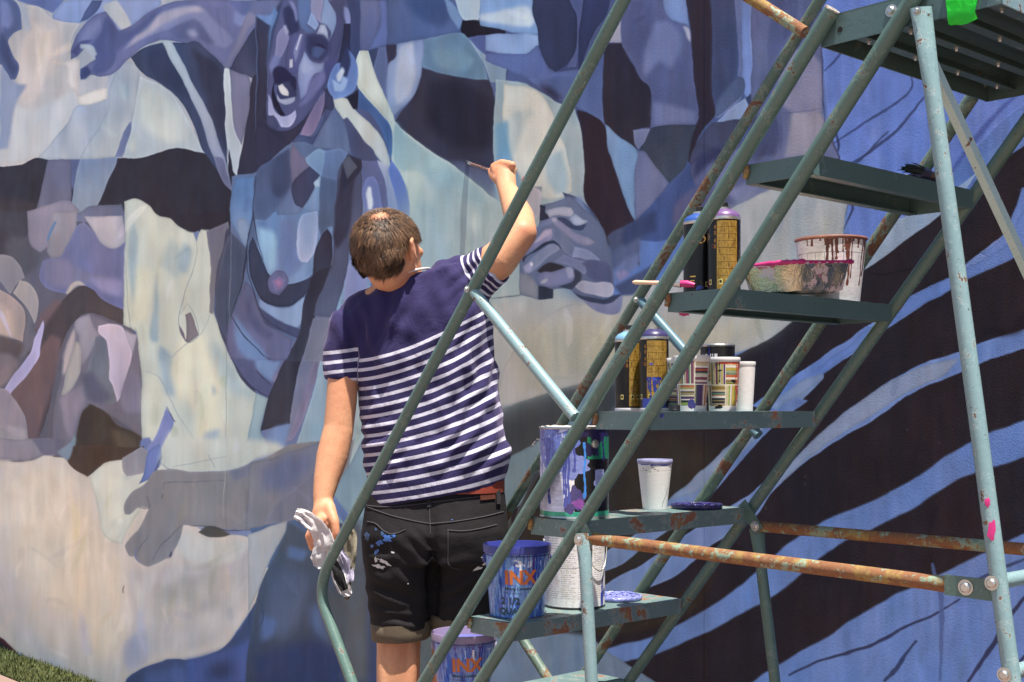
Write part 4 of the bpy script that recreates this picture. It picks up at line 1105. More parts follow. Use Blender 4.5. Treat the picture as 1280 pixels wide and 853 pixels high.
# legs, cross bars
def leg(r, top, bot, mat, fl=True):
    a, b_ = P2(top, r), P2(bot, r); k = 30; P = [a.lerp(b_, i/k) for i in range(k+1)]
    flat = [((1.35, 0.35) if i < 1 else (1.2, 0.6) if i < 2 else None) for i in range(k+1)]
    return tube('leg', P, mat, r=0.0122, flat=flat)
leg(RN-0.012, (-0.998, 1.846), (line((-0.996, 1.818), (-0.857, 0.862), 0.05), 0.05), teal_pale)
leg(RF+0.026, (-0.998, 1.846), (line((-0.996, 1.818), (-0.857, 0.862), 0.05), 0.05), teal_pale)
leg(RN-0.010, (-1.703, 1.012), (-1.632, 0.05), teal_pale); leg(RF-0.004, (-1.716, 0.985), (-1.58, 0.05), teal)
bolt(L(-0.997, RN-0.0245, 1.838), -RD, 0.0045); bolt(L(-1.702, RN-0.024, 1.000), -RD, 0.0075)
def flat_end_bar(r, p0, p1, mat, out=0.0, flat0=True, flat1=True, rad=0.0118):
    a, b_ = P2(p0, r), P2(p1, r); k = 36; P = [a.lerp(b_, i/k) for i in range(k+1)]
    fl = [None]*(k+1)
    if flat0: fl[0] = (0.35, 1.35); fl[1] = (0.45, 1.25); fl[2] = (0.8, 1.05)
    if flat1: fl[k] = (0.35, 1.35); fl[k-1] = (0.4, 1.3); fl[k-2] = (0.5, 1.2); fl[k-3] = (0.8, 1.05)
    return tube('cross_bar', P, mat, r=rad, flat=fl)
flat_end_bar(RN+0.004, (-1.695, 1.001), (-0.905, 0.988), rust_m, flat0=False)
flat_end_bar(RF-0.004, (-1.712, 0.990), (-0.86, 0.988), rust_m, flat0=False)
# angled link plates
def plate(name, p, n, d, l, wd, mat, par=None):
    bm = bmesh.new(); sx = n.cross(d).normalized(); add_box(bm, p+d*l/2, d*(l/2), sx*(wd/2), n*0.0013); bevel(bm, 0.0006, 1); return link(name, bm2me(bm), mat, par or ladder, smooth=30)
dd = (P2((-0.905, 0.988), RN)-P2((-0.96, 0.989), RN)).normalized()
plate('link_plate', L(-0.962, RN-0.008, 0.990), RD, dd, 0.082, 0.030, teal); bolt(L(-0.928, RN-0.0095, 0.9895), -RD, 0.0078)
plate('link_plate', L(-1.745, RF-0.020, 1.040), RD, (L(-1.70, RF, 0.985)-L(-1.745, RF, 1.04)).normalized(), 0.075, 0.026, teal); bolt(L(-1.706, RF-0.0225, 0.992), -RD, 0.0075)
plate('link_plate', L(-1.716, RN-0.004, 1.035), RD, (L(-1.69, RN, 0.995)-L(-1.716, RN, 1.035)).normalized(), 0.05, 0.022, teal)
# cross ties between the rear legs
def sK(h): return line((-0.996, 1.818), (-0.857, 0.862), h)
for h in (1.002, 0.875, 0.30):
    tube('cross_tie', [L(sK(h)-0.004, RN-0.004, h), L(sK(h)-0.004, RF+0.02, h)], teal_pale, r=0.011); bolt(L(sK(h)-0.003, RN-0.0252, h), -RD, 0.007)
brace_lit_m = painted_steel('sunlit_brace_tone', (0.34, 0.50, 0.49), (0.48, 0.62, 0.60), wear=(0.66, 0.70), scale=40)  # lighter than the other steel: sunlight on the brace is put into its colour
def flatbar(name, a, b_, n, wd, mat):
    d = (b_-a).normalized(); sx = n.cross(d).normalized(); bm = bmesh.new(); mid = (a+b_)/2
    add_box(bm, mid, (b_-a)/2, sx*(wd/2), n*0.0014); add_box(bm, mid+sx*(wd/2+0.0013)+n*0.005, (b_-a)/2, sx*0.0013, n*0.0064); bevel(bm, 0.0006, 1)
    return link(name, bm2me(bm), mat, ladder, smooth=30)
flatbar('diagonal_brace', L(-0.990, RN+0.006, 1.775), L(-0.968, RF, 1.215), -AD, 0.014, brace_lit_m)
# short rails above the platform and the rusty rail at the handrail
tube('guard_rail', [onr(1006, 41, RF-0.03), onr(1006, 41, RF-0.03)+(onr(936, -3, RF-0.03)-onr(1006, 41, RF-0.03))*4.5], rust_m, r=0.0130)
tube('guard_rail', [L(-1.12, RF+0.02, 1.875), L(-1.34, RF+0.02, 2.08)], teal, r=0.011)
tube('guard_rail', [L(-1.06, RF+0.02, 1.875), L(-1.10, RF+0.02, 2.6)], teal_pale, r=0.012)
# rubber feet and castors on the ground
rub = simple('black_rubber', (0.02, 0.02, 0.02), 0.8)
for s, r in ((lowA[0], RN), (lowB[0], RN), (line(F0, F1, 0.05), RF), (line(E0, E1, 0.05), RF), (-1.632, RN-0.01), (-1.58, RF), (sK(0.05), RN-0.012), (sK(0.05), RF+0.026)):
    bm = bmesh.new(); add_tube(bm, [L(s, r, 0.02), L(s, r, 0.03), L(s, r, 0.075)], [0.024, 0.022, 0.018], seg=16); link('foot_cap', bm2me(bm), rub, ladder, smooth=40)
# paint smears that stuck to the steel
pinkp = simple('magenta_paint', (0.50, 0.025, 0.17), 0.4, 0, 0.25, 80); 
def smear(par, p, n, sx, sz, mat, name='paint_smear', seed=1, bulge=0.0012):
    rnd = random.Random(seed); bm = bmesh.new(); n = n.normalized(); x, y, _ = frame(n); c_ = bm.verts.new(p+n*bulge); ring = []
    for k in range(16):
        a = 2*math.pi*k/16; rr = 0.65+0.45*rnd.random(); ring.append(bm.verts.new(p+x*math.cos(a)*sx*rr+y*math.sin(a)*sz*rr))
    for k in range(16): bm.faces.new((c_, ring[k], ring[(k+1) % 16]))
    return link(name, bm2me(bm), mat, par, smooth=180)
def on_tube(p_, r_):
    d_ = (Vector((0, 0, EYE))-p_).normalized(); return p_+d_*r_, d_
h_ = 1.075; q_, n_ = on_tube(L(sK(h_), RN-0.012, h_), 0.0122); o = smear(ladder, q_, n_, 0.006, 0.020, pinkp, seed=4, bulge=0.0015)
h_ = 1.115; q_, n_ = on_tube(L(sK(h_), RN-0.012, h_), 0.0122); smear(ladder, q_, n_, 0.004, 0.008, pinkp, seed=6, bulge=0.0015)
q_, n_ = on_tube(onr(655, 228, RN), TR); smear(ladder, q_, n_, 0.004, 0.014, simple('red_paint', (0.55, 0.06, 0.03), 0.4), seed=8, bulge=0.0015)
# strip of green tape hanging over the platform edge
gt, nt, b = newmat('green_tape'); b.inputs['Base Color'].default_value = (0.04, 0.80, 0.06, 1); b.inputs['Roughness'].default_value = 0.35
bm = bmesh.new(); rnd = random.Random(2); tp = []
prof = [(-0.004, 1.8822, 0.0), (-0.001, 1.883, 0), (0.0035, 1.880, 0), (0.0045, 1.866, .001), (0.0045, 1.852, .002), (0.005, 1.838, .002), (0.006, 1.828, .001), (0.004, 1.818, .0), (0.003, 1.811, .0)]
for i, (o_, h, sh) in enumerate(prof):
    row = []
    for j in range(7):
        u = j/6; s = -0.972+0.052*u+sh; hh_ = h
        if i == len(prof)-1: hh_ += 0.006*abs(u-0.6)*2+0.002*rnd.random()
        if j == 0 and i > 4: s += 0.0035*(i-4)*0.6
        if j == 6 and i in (5, 6): s -= 0.004*rnd.random()
        row.append(bm.verts.new(L(s, r0-0.0005-o_-0.0012*math.sin(u*7+i), hh_)))
    tp.append(row)
for i in range(len(tp)-1):
    for j in range(6): bm.faces.new((tp[i][j], tp[i][j+1], tp[i+1][j+1], tp[i+1][j]))
bmesh.ops.solidify(bm, geom=bm.faces[:], thickness=0.0005)
o = link('tape_strip', bm2me(bm), gt, plat, smooth=60); tag(o, 'bright green tape stuck over the platform edge')
# ------------------------------------------------------------ things on the treads
def hexc(h): return np.array([int(h[i:i+2], 16)/255 for i in (0, 2, 4)], np.float32)
class Art:
    """flat print and paint runs for one container, u runs round it (0.5 = camera side), row 0 = top"""
    def __init__(s, w, h, col, seed=1):
        s.w, s.h = w, h; s.a = np.empty((h, w, 3), np.float32); s.a[:] = hexc(col); s.rs = np.random.RandomState(seed)
    def rect(s, u0, v0, u1, v1, col):
        x0, x1, y0, y1 = int(u0*s.w), int(math.ceil(u1*s.w)), int(v0*s.h), int(math.ceil(v1*s.h)); s.a[max(0, y0):y1, max(0, x0):x1] = hexc(col)
    def blob(s, u, v, ru, rv, col, irr=0.35):
        yy, xx = np.mgrid[0:s.h, 0:s.w]; dx = (xx/s.w-u)/ru; dy = (yy/s.h-v)/rv; an = np.arctan2(dy, dx)
        p = s.rs.rand(4)*6; r = 1+irr*(np.sin(an*2+p[0])*0.4+np.sin(an*3+p[1])*0.3+np.sin(an*5+p[2])*0.3+0.25*np.sin(an*9+p[3]))
        s.a[dx*dx+dy*dy < r*r] = hexc(col)
    def drip(s, u, v0, v1, wd, col):
        x = u*s.w; n = max(2, int((v1-v0)*s.h)); ph = s.rs.rand()*6; yy = np.arange(n)
        for i in yy:
            t = i/n; w_ = wd*s.w*(0.55+0.25*math.sin(i*0.13+ph)*0.4+0.45*(t > 0.86)*math.sqrt(max(0, 1-((t-0.93)/0.07)**2)) if t > 0.86 else wd*s.w*0+0.6)
            if t <= 0.86: w_ = wd*s.w*(0.62+0.12*math.sin(i*0.11+ph)+0.6*max(0, 0.15-t)*4)
            y = int(v0*s.h)+i; xx = x+math.sin(i*0.03+ph)*wd*s.w*0.35
            if 0 <= y < s.h: s.a[y, max(0, int(xx-w_)):max(0, int(xx+w_)+1)] = hexc(col)
    def drips(s, n, cols, v0=0.0, vmax=0.7, wd=0.008, u0=0, u1=1):
        for _ in range(n):
            s.drip(u0+s.rs.rand()*(u1-u0), v0, v0+s.rs.rand()**1.4*vmax+0.03, wd*(0.5+s.rs.rand()), cols[s.rs.randint(len(cols))])
    def grime(s, amt=0.06, sx=20, sy=10):
        n = _noise(s.h, s.w, sy, sx, s.rs)+0.5*_noise(s.h, s.w, 3, 3, s.rs); s.a *= (1+amt*2*n)[..., None]
    def wash(s, col, amt=0.5, cy=30, cx=12, th=0.0, u0=0, u1=1, v0=0, v1=1):
        n = _noise(s.h, s.w, cy, cx, s.rs)+0.5*_noise(s.h, s.w, cy/3, cx/3, s.rs); m = np.clip((n-th)*6, 0, 1)*amt
        uu = np.linspace(0, 1, s.w)[None]; vv = np.linspace(0, 1, s.h)[:, None]; m = m*((uu >= u0)&(uu <= u1)&(vv >= v0)&(vv <= v1))
        s.a += (hexc(col)-s.a)*m[..., None]
    def lines(s, u0, v0, u1, v1, col, step, chars=True, size=1):
        y = v0
        while y < v1:
            x = u0; end = u1-(s.rs.rand()**3)*(u1-u0)*0.5
            while x < end:
                wl = (0.004+s.rs.rand()*0.018)
                yy = int(y*s.h)
                for xx in range(int(x*s.w), int(min(end, x+wl)*s.w)):
                    if s.rs.rand() < 0.72: s.a[yy:yy+size, xx] = s.a[yy:yy+size, xx]*0.35+hexc(col)*0.65
                x += wl+0.004
            y += step
def lin_arr(a):
    a = np.clip(a, 0.01, 0.97); l = np.where(a < 0.04045, a/12.92, ((a+0.055)/1.055)**2.4)*PROP_GAIN; l = np.clip(l, 0, 0.9)
    return np.where(l < 0.0031308, l*12.92, 1.055*l**(1/2.4)-0.055).astype(np.float32)
def art_mat(name, A, rough=0.4, metal=None): return image_mat(name, lin_arr(A.a), rough=rough, bump_s=0.15, metal=metal)[0]
def place(me, loc, rz=0.0, tilt=None):
    M = Matrix.Translation(loc)@Matrix.Rotation(rz, 4, 'Z')
    if tilt: M = Matrix.Translation(loc)@tilt@Matrix.Rotation(rz, 4, 'Z')
    me.transform(M); return me
def face_cam(p): return -math.atan2(p.x, p.y)                # turn so u=0.5 faces the path the camera stands on
def lathe_part(name, prof, mat, root, p, seg=64, rz=None, sm=35, tilt=None):
    me = bm2me(lathe(prof, seg)); place(me, p, face_cam(p) if rz is None else rz, tilt); return link(name, me, mat, root, smooth=sm)
def stand(px, z, h): 
    u = (px-640)/1600; return Vector((u*z, z, h))
def wrap_text(txt, p, rad, z, ang, size, mat, root, name='lettering', rad2=None, ztop=None, font_sx=1.0, bold=0.0):
    cu = bpy.data.curves.new(name, 'FONT'); cu.body = txt; cu.size = size; cu.align_x = 'LEFT'; cu.offset = bold; cu.resolution_u = 3
    tmp = bpy.data.objects.new('t', cu); COL.objects.link(tmp); dg = bpy.context.evaluated_depsgraph_get()
    me = bpy.data.meshes.new_from_object(tmp.evaluated_get(dg)); bpy.data.objects.remove(tmp)
    bm = bmesh.new(); bm.from_mesh(me)
    for _ in range(2):
        es = [e for e in bm.edges if e.calc_length() > size*0.25]
        if es: bmesh.ops.subdivide_edges(bm, edges=es, cuts=1)
    rz = face_cam(p)
    for v in bm.verts:
        x, y = v.co.x*font_sx, v.co.y; r = rad(z+y)+0.0004; a = ang+x/r
        q = Vector((r*math.sin(a), -r*math.cos(a), z+y)); q.rotate(Matrix.Rotation(rz, 3, 'Z')); v.co = p+q
    me2 = bpy.data.meshes.new(name); bm.to_mesh(me2); bm.free(); return link(name, me2, mat, root)

black_pl = simple('black_plastic', (0.015, 0.015, 0.017), 0.35); white_pl = simple('white_plastic', (0.72, 0.73, 0.74), 0.3, 0, 0.05, 30, 0.03)
tin_m = simple('bright_tin', (0.62, 0.60, 0.55), 0.3, 0.9, 0.25, 35, 0.15)
# --- spray cans
def spray_can(px, z, h0, label, dome, gold_u, seed, rr=0.031, H=0.150, extra=None, cap=True):
    p = stand(px, z, h0); root = thing('spray_can', p, label, 'spray can', 'spray paint cans on the ladder treads')
    A = Art(760, 560, '131014', seed)
    g0, g1 = gold_u
    A.rect(g0-0.035, 0.03, g0-0.008, 0.97, '1d1512'); A.rect(g0, 0.02, g1, 0.975, '9c7a35')
    A.wash('b8944c', 0.6, 60, 5, 0.0, g0, g1, 0.02, 0.97); A.wash('7c5d25', 0.6, 40, 9, 0.15, g0, g1, 0.02, 0.97)
    for i in range(9):                                     # printed grid with small marks
        v = 0.1+i*0.094; A.rect(g0+0.01, v, g1-0.012, v+0.004, '4a3515')
        for j in range(4):
            u = g0+0.015+j*(g1-g0-0.03)/4
            if (i*3+j*5+seed) % 4 == 0: A.rect(u+0.008, v+0.02, u+0.013, v+0.075, '4a3515'); A.rect(u+0.008, v+0.045, u+0.022, v+0.05, '4a3515')
    for i, v in enumerate((0.08, 0.16, 0.26, 0.34)):         # little column of letters beside the panel
        A.rect(g0-0.030, v, g0-0.026, v+0.05, 'a8712c'); A.rect(g0-0.018, v, g0-0.014, v+0.05, 'a8712c'); A.rect(g0-0.030, v+(0.0 if i % 2 else 0.022), g0-0.014, v+(0.006 if i % 2 else 0.028), 'a8712c')
    A.rect(g0-0.06, 0.33, g0-0.035, 0.38, '6d2a1a'); A.rect(g0-0.056, 0.34, g0-0.039, 0.37, '120e10')
    for u in (g0-0.10, g0+0.02, g0+0.09): A.rect(u, 0.80, u+0.035, 0.87, 'd8c87a'); A.rect(u+0.006, 0.815, u+0.028, 0.855, '3a3320')
    A.lines(g0-0.16, 0.80, g0-0.11, 0.9, 'b79a56', 0.03, size=4)
    A.blob(g0-0.15, 0.22, 0.05, 0.06, 'a5824a', 0.1); A.blob(g0-0.15, 0.22, 0.036, 0.043, '2b2320', 0.3)
    if extra: extra(A)
    A.grime(0.08)
    lathe_part('can_body', [(rr, 0.006), (rr, H-0.004)], art_mat('can_print', A, 0.28, 0.25), root, p)
    lathe_part('base_rim', [(0, 0.001), (rr*0.8, 0.0), (rr*0.99, 0.0), (rr*1.02, 0.003), (rr*1.0, 0.006)], white_pl, root, p)
    lathe_part('top_rim', [(rr, H-0.004), (rr*1.03, H-0.002), (rr*1.0, H+0.002)], tin_m, root, p)
    dm = simple('dome_paint', dome, 0.35, 0, 0.3, 60)
    lathe_part('dome', [(rr*1.0, H+0.001), (rr*0.97, H+0.006), (rr*0.8, H+0.012), (rr*0.52, H+0.016), (rr*0.44, H+0.0175), (0, H+0.0175)], dm, root, p)
    lathe_part('valve', [(rr*0.42, H+0.017), (rr*0.42, H+0.021), (rr*0.2, H+0.0215), (0, H+0.0215)], tin_m, root, p)
    if cap: lathe_part('nozzle', [(rr*0.24, H+0.021), (rr*0.26, H+0.030), (rr*0.2, H+0.0315), (0, H+0.0315)], black_pl, root, p, seg=20)
    return root
T3, T4, T5, T6, T7 = TZ[2]+0.0006, TZ[3]+0.0006, TZ[4]+0.0006, TZ[5]+0.0006, TZ[6]+0.0006
spray_can(905, 2.42, T3, 'spray can with purple dome and gold panel, next to the foil tray', (0.14, 0.07, 0.20), (0.43, 0.64), 3)
spray_can(874.5, 2.475, T3, 'dark spray can with bright blue dome, left of the purple-domed can', (0.03, 0.08, 0.30), (0.66, 0.8), 4, extra=lambda A: (A.blob(0.5, 0.88, 0.03, 0.03, '3846a0'), A.rect(0.40, 0.72, 0.46, 0.735, 'c9a850'), A.rect(0.40, 0.78, 0.45, 0.79, 'c9a850')))
def bluedrip(A): A.blob(0.5, 0.98, 0.12, 0.12, '3a48a0'); A.drips(7, ['3a48a0', '2e3a8c'], 0.55, 0.4, 0.02, 0.40, 0.62); A.rect(0.36, 0.86, 0.66, 1, '3a48a0'); A.blob(0.47, 0.36, 0.02, 0.015, '4450b0'); A.blob(0.5, 0.58, 0.03, 0.02, '4450b0')
spray_can(817.5, 2.59, T4, 'spray can with dark blue dome, blue paint runs over gold panel', (0.035, 0.03, 0.10), (0.42, 0.66), 5, rr=0.0295, H=0.148, extra=bluedrip, cap=False)
spray_can(786.5, 2.645, T4, 'spray can with pale blue dome half hidden behind the green rail', (0.16, 0.33, 0.48), (0.50, 0.62), 6, rr=0.0295, H=0.146)
# --- cups
def cup(name, px, z, h0, rt, rb, H, mat, label, cat='cup', group=None, lip=white_pl, fill=None):
    p = stand(px, z, h0); root = thing(name, p, label, cat, group)
    lathe_part('cup_wall', [(rb, 0.004), (rt, H-0.008)], mat, root, p)
    lathe_part('cup_base', [(0, 0.006), (rb*0.9, 0.006), (rb*0.93, 0.0), (rb, 0.0), (rb*1.01, 0.0045)], white_pl, root, p)
    lathe_part('rim', [(rt*1.0, H-0.010), (rt*1.035, H-0.007), (rt*1.045, H-0.003), (rt*1.02, H), (rt*0.97, H), (rt*0.95, H-0.004), (rb*0.93, 0.012), (0, 0.012)], lip, root, p)
    return root, p
def stripes_art(seed, marks):
    A = Art(900, 420, 'e6e2dc', seed); rs = A.rs
    pal = ['4b2d5e', '7c3f5c', 'ddd9cf', '8aa04a', 'b9a548', '2c2a30', 'd8d3c4', '9a7a3c', '6c8a74', 'e8e4dc', '3c3a66', 'b5643c', 'c8bf9a']
    k = 0
    for cu_ in range(6):
        for cv in range(2):
            u0, u1 = 0.04+cu_*0.163, 0.04+(cu_+1)*0.163-0.006; v0, v1 = (0.03, 0.49) if cv == 0 else (0.51, 0.93)
            vert = (cu_+cv) % 2 == 0; x = 0.0
            while x < 1:
                wd_ = 0.025+rs.rand()**2*0.11; c = pal[rs.randint(len(pal))]; e = min(1, x+wd_)
                if vert: A.rect(u0+(u1-u0)*x, v0, u0+(u1-u0)*e, v1, c)
                else: A.rect(u0, v0+(v1-v0)*x, u1, v0+(v1-v0)*e, c)
                x = e
    marks(A); A.grime(0.05); return A
cupg = 'striped paper cups on the ladder tread'
cup('striped_cup', 865, 2.485, T4, 0.0345, 0.0275, 0.1075, art_mat('cup_stripes', stripes_art(2, lambda A: None), 0.5), 'clean paper cup printed with coloured stripes, in front of the black paint pot', group=cupg)
def m2(A): A.drip(0.47, 0.0, 0.45, 0.006, '1c1c20'); A.blob(0.47, 0.2, 0.02, 0.02, '1c1c20'); A.blob(0.62, 0.02, 0.14, 0.05, 'c8452a'); A.drips(12, ['c8452a', 'b83a24'], 0, 0.9, 0.006, 0.62, 0.78); A.blob(0.62, 0.42, 0.03, 0.04, '18181c'); A.blob(0.45, 0.97, 0.05, 0.05, '101014')
cup('striped_cup', 903.5, 2.545, T4, 0.0335, 0.0275, 0.1065, art_mat('cup_stripes_marked', stripes_art(3, m2), 0.5), 'striped paper cup with red and black paint smeared down it, beside the plain white cup', group=cupg)
cup('striped_cup', 846, 2.60, T4, 0.0345, 0.0275, 0.1065, art_mat('cup_stripes_back', stripes_art(7, lambda A: A.drips(5, ['26242c'], 0, 0.3)), 0.5), 'striped paper cup mostly hidden behind the green rail', group=cupg)
foam = simple('white_foam', (0.78, 0.78, 0.77), 0.55, 0, 0.03, 90, 0.25)
Af = Art(500, 300, 'ecebea', 4); Af.grime(0.02)
cup('plain_cup', 929.5, 2.60, T4, 0.0235, 0.0185, 0.100, art_mat('foam_clean', Af, 0.55), 'tall clean white cup at the right end of the row, beside the striped cups')
Ap = Art(700, 300, '17141a', 9); Ap.rect(0.30, 0.13, 0.52, 0.36, '17141a')
for i, u in enumerate((0.33, 0.37, 0.43, 0.47)): Ap.rect(u, 0.12, u+0.010, 0.42, 'd8d8dc'); Ap.rect(u+0.020, 0.12, u+0.028, 0.42, 'd8d8dc'); Ap.rect(u, 0.12 if i % 2 else 0.22, u+0.028, 0.19 if i % 2 else 0.29, 'd8d8dc')
Ap.lines(0.33, 0.5, 0.52, 0.56, '8a7fb5', 0.03, size=3); Ap.drip(0.42, 0, 0.6, 0.006, '3a3f9a'); Ap.grime()
p = stand(897, 2.69, T4); root = thing('paint_pot', p, 'black paint pot with white letters and a metal rim, standing behind the striped cups', 'paint pot')
lathe_part('pot_wall', [(0.034, 0.0), (0.036, 0.135)], art_mat('pot_print', Ap, 0.35), root, p)
lathe_part('rim', [(0.036, 0.134), (0.0375, 0.137), (0.036, 0.140), (0.033, 0.139), (0.032, 0.125), (0, 0.124)], tin_m, root, p)
p = stand(843, 2.44, T4); root = thing('loose_cap', p, 'small black plastic cap lying in front of the striped cup', 'cap')
lathe_part('shell', [(0, 0.012), (0.0105, 0.012), (0.0112, 0.010), (0.0115, 0.0), (0.0100, 0.0)], black_pl, root, p, seg=28)
lathe_part('grip_ring', [(0.0116, 0.002), (0.0121, 0.003), (0.0116, 0.004)], black_pl, root, p, seg=28)
# --- foam cup with blue rim on the tread below
Ac = Art(700, 420, 'eeedea', 11); Ac.blob(0.44, 0.0, 0.1, 0.05, '4a55b5'); Ac.blob(0.6, 0.02, 0.08, 0.04, '5560b8'); Ac.drip(0.47, 0, 0.07, 0.01, '3c46a8'); Ac.drip(0.41, 0, 0.03, 0.01, '3c46a8')
for (u, v) in ((0.38, 0.12), (0.41, 0.15), (0.48, 0.1), (0.50, 0.13), (0.53, 0.16), (0.45, 0.19)): Ac.blob(u, v, 0.008, 0.012, '5a5550', 0.9)
Ac.rect(0, 0.165, 1, 0.172, 'c9c8c4'); 
for i in range(60): t = i/60; u = 0.66-0.06*t+0.01*math.sin(t*6); v = 0.55+0.45*t; Ac.rect(u, v, u+0.004, v+0.012, '4a4a58')
Ac.grime(0.015)
bluep = simple('blue_paint', (0.06, 0.07, 0.33), 0.3, 0, 0.4, 70)
cup('foam_cup', 818.5, 2.78, T5, 0.0372, 0.0265, 0.108, art_mat('foam_print', Ac, 0.55), 'white foam cup with blue paint on its rim, beside a paint-crusted lid', lip=simple('rim_blue_white', (0.35, 0.36, 0.62), 0.4, 0, 0.8, 45))
# --- tins and buckets
def bail(root, p, R, z, drop, mat, a0=-1.15, a1=1.15, side=1, rz=0):
    pts = []
    for i in range(25):
        t = i/24; a = (a0+(a1-a0)*t); rr = R+0.004+0.003*math.sin(math.pi*t)
        q = Vector((rr*math.sin(a), -rr*math.cos(a), z-drop*math.sin(math.pi*t))); q.rotate(Matrix.Rotation(face_cam(p)+rz, 3, 'Z')); pts.append(p+q)
    bm = bmesh.new(); add_tube(bm, pts, 0.0012, seg=8); return link('handle', bm2me(bm), mat, root, smooth=60)
def ear(root, p, R, z, a, mat):
    q = Vector((R*math.sin(a), -R*math.cos(a), z)); n = Vector((math.sin(a), -math.cos(a), 0)); M = Matrix.Rotation(face_cam(p), 3, 'Z'); q.rotate(M); n.rotate(M)
    bm = bmesh.new(); add_tube(bm, [p+q-n*0.001, p+q+n*0.003, p+q+n*0.004], [0.009, 0.008, 0.004], seg=16); link('handle_ear', bm2me(bm), mat, root, smooth=40)
def rim_crust(root, p, R, z, mat, seed=1, wd=0.004):
    rnd = random.Random(seed); bm = bmesh.new(); pts = []; rad = []
    for i in range(64):
        a = 2*math.pi*i/64; pts.append(p+Vector((R*math.sin(a), -R*math.cos(a), z+0.0008*rnd.random()))); rad.append(wd*(0.45+0.55*rnd.random()))
    pts.append(pts[0]); rad.append(rad[0]); add_tube(bm, pts, rad, seg=7, cap=False); return link('paint_crust', bm2me(bm), mat, root, smooth=70)
# large tin with green band (tread five)
p = stand(718, 2.585, T5); root = thing('paint_tin', p, 'large open paint tin with blue runs, white label and green band', 'paint tin')
A = Art(1100, 620, 'e2e2e6', 21)
A.rect(0.50, 0.0, 1.0, 1.0, '120f14'); A.rect(0.56, 0.08, 0.80, 0.34, '1f7a5a'); A.rect(0.50, 0.0, 0.8, 0.09, '241f4a'); A.rect(0.0, 0.93, 1, 0.985, '39a183'); A.rect(0, 0.985, 1, 1, '2a2226')
A.blob(0.575, 0.24, 0.035, 0.07, '1b1640'); A.blob(0.61, 0.10, 0.03, 0.08, '241f4a'); A.drip(0.655, 0, 0.36, 0.010, '2a2460')
A.rect(0.60, 0.46, 0.66, 0.72, '8f9bd0'); A.blob(0.63, 0.58, 0.035, 0.12, '97a3d6', 0.2); A.lines(0.55, 0.44, 0.60, 0.46, 'cfcbb8', 0.03, size=3); A.lines(0.53, 0.75, 0.6, 0.78, 'cfcbb8', 0.03, size=3); A.lines(0.58, 0.88, 0.65, 0.92, 'cfcbb8', 0.03, size=2)
A.rect(0.0, 0, 0.47, 0.93, 'c3cae4'); A.blob(0.30, 0.1, 0.16, 0.16, '5a5fa8'); A.blob(0.40, 0.25, 0.14, 0.22, '6b7cc4'); A.wash('f0f0f4', 0.9, 40, 6, 0.28, 0.2, 0.47, 0.0, 0.55)
A.wash('5560a8', 0.9, 60, 12, 0.1, 0.2, 0.5, 0.0, 0.5); A.blob(0.50, 0.42, 0.07, 0.12, '7f8cc8'); A.blob(0.50, 0.80, 0.045, 0.14, '4d4578'); A.blob(0.52, 0.84, 0.03, 0.05, '8a4f9a')
A.drips(26, ['6070bb', '4d57a5', '8490cf', '7282c8'], 0.1, 0.75, 0.007, 0.22, 0.50); A.drip(0.547, 0.15, 0.78, 0.007, '3f86d8'); A.drips(5, ['2d2a66'], 0, 0.4, 0.006, 0.5, 0.7); A.drips(12, ['e8e4e4', '8a5a48'], 0.35, 0.6, 0.005, 0.2, 0.27)
A.wash('3c2a2c', 0.6, 30, 6, 0.25, 0.2, 0.32, 0.6, 1); A.grime(0.08)
R_, H_ = 0.0695, 0.178
lathe_part('tin_wall', [(R_, 0.002), (R_, H_)], art_mat('tin_print', A, 0.3, 0.1), root, p, seg=80)
lathe_part('tin_base', [(0, 0.003), (R_*0.97, 0.003), (R_*1.0, 0.0), (R_*1.015, 0.002), (R_, 0.005)], tin_m, root, p, seg=80)
lathe_part('rim', [(R_, H_-0.001), (R_*1.03, H_+0.001), (R_*1.02, H_+0.004), (R_*0.93, H_+0.002), (R_*0.88, H_-0.002), (R_*0.86, H_+0.001), (R_*0.85, H_-0.006)], tin_m, root, p, seg=80)
lathe_part('paint_surface', [(R_*0.86, H_-0.02), (0, H_-0.0203)], bluep, root, p)
rim_crust(root, p, R_*0.95, H_+0.002, simple('dried_cream_paint', (0.62, 0.58, 0.52), 0.5, 0, 0.5, 40), 4, 0.0035)
bail(root, p, R_, H_-0.022, 0.0, tin_m, -1.62, -1.15); bail(root, p, R_+0.010, H_-0.025, 0.012, tin_m, -2.1, -1.2)
ear(root, p, R_, H_-0.03, 0.62, tin_m)
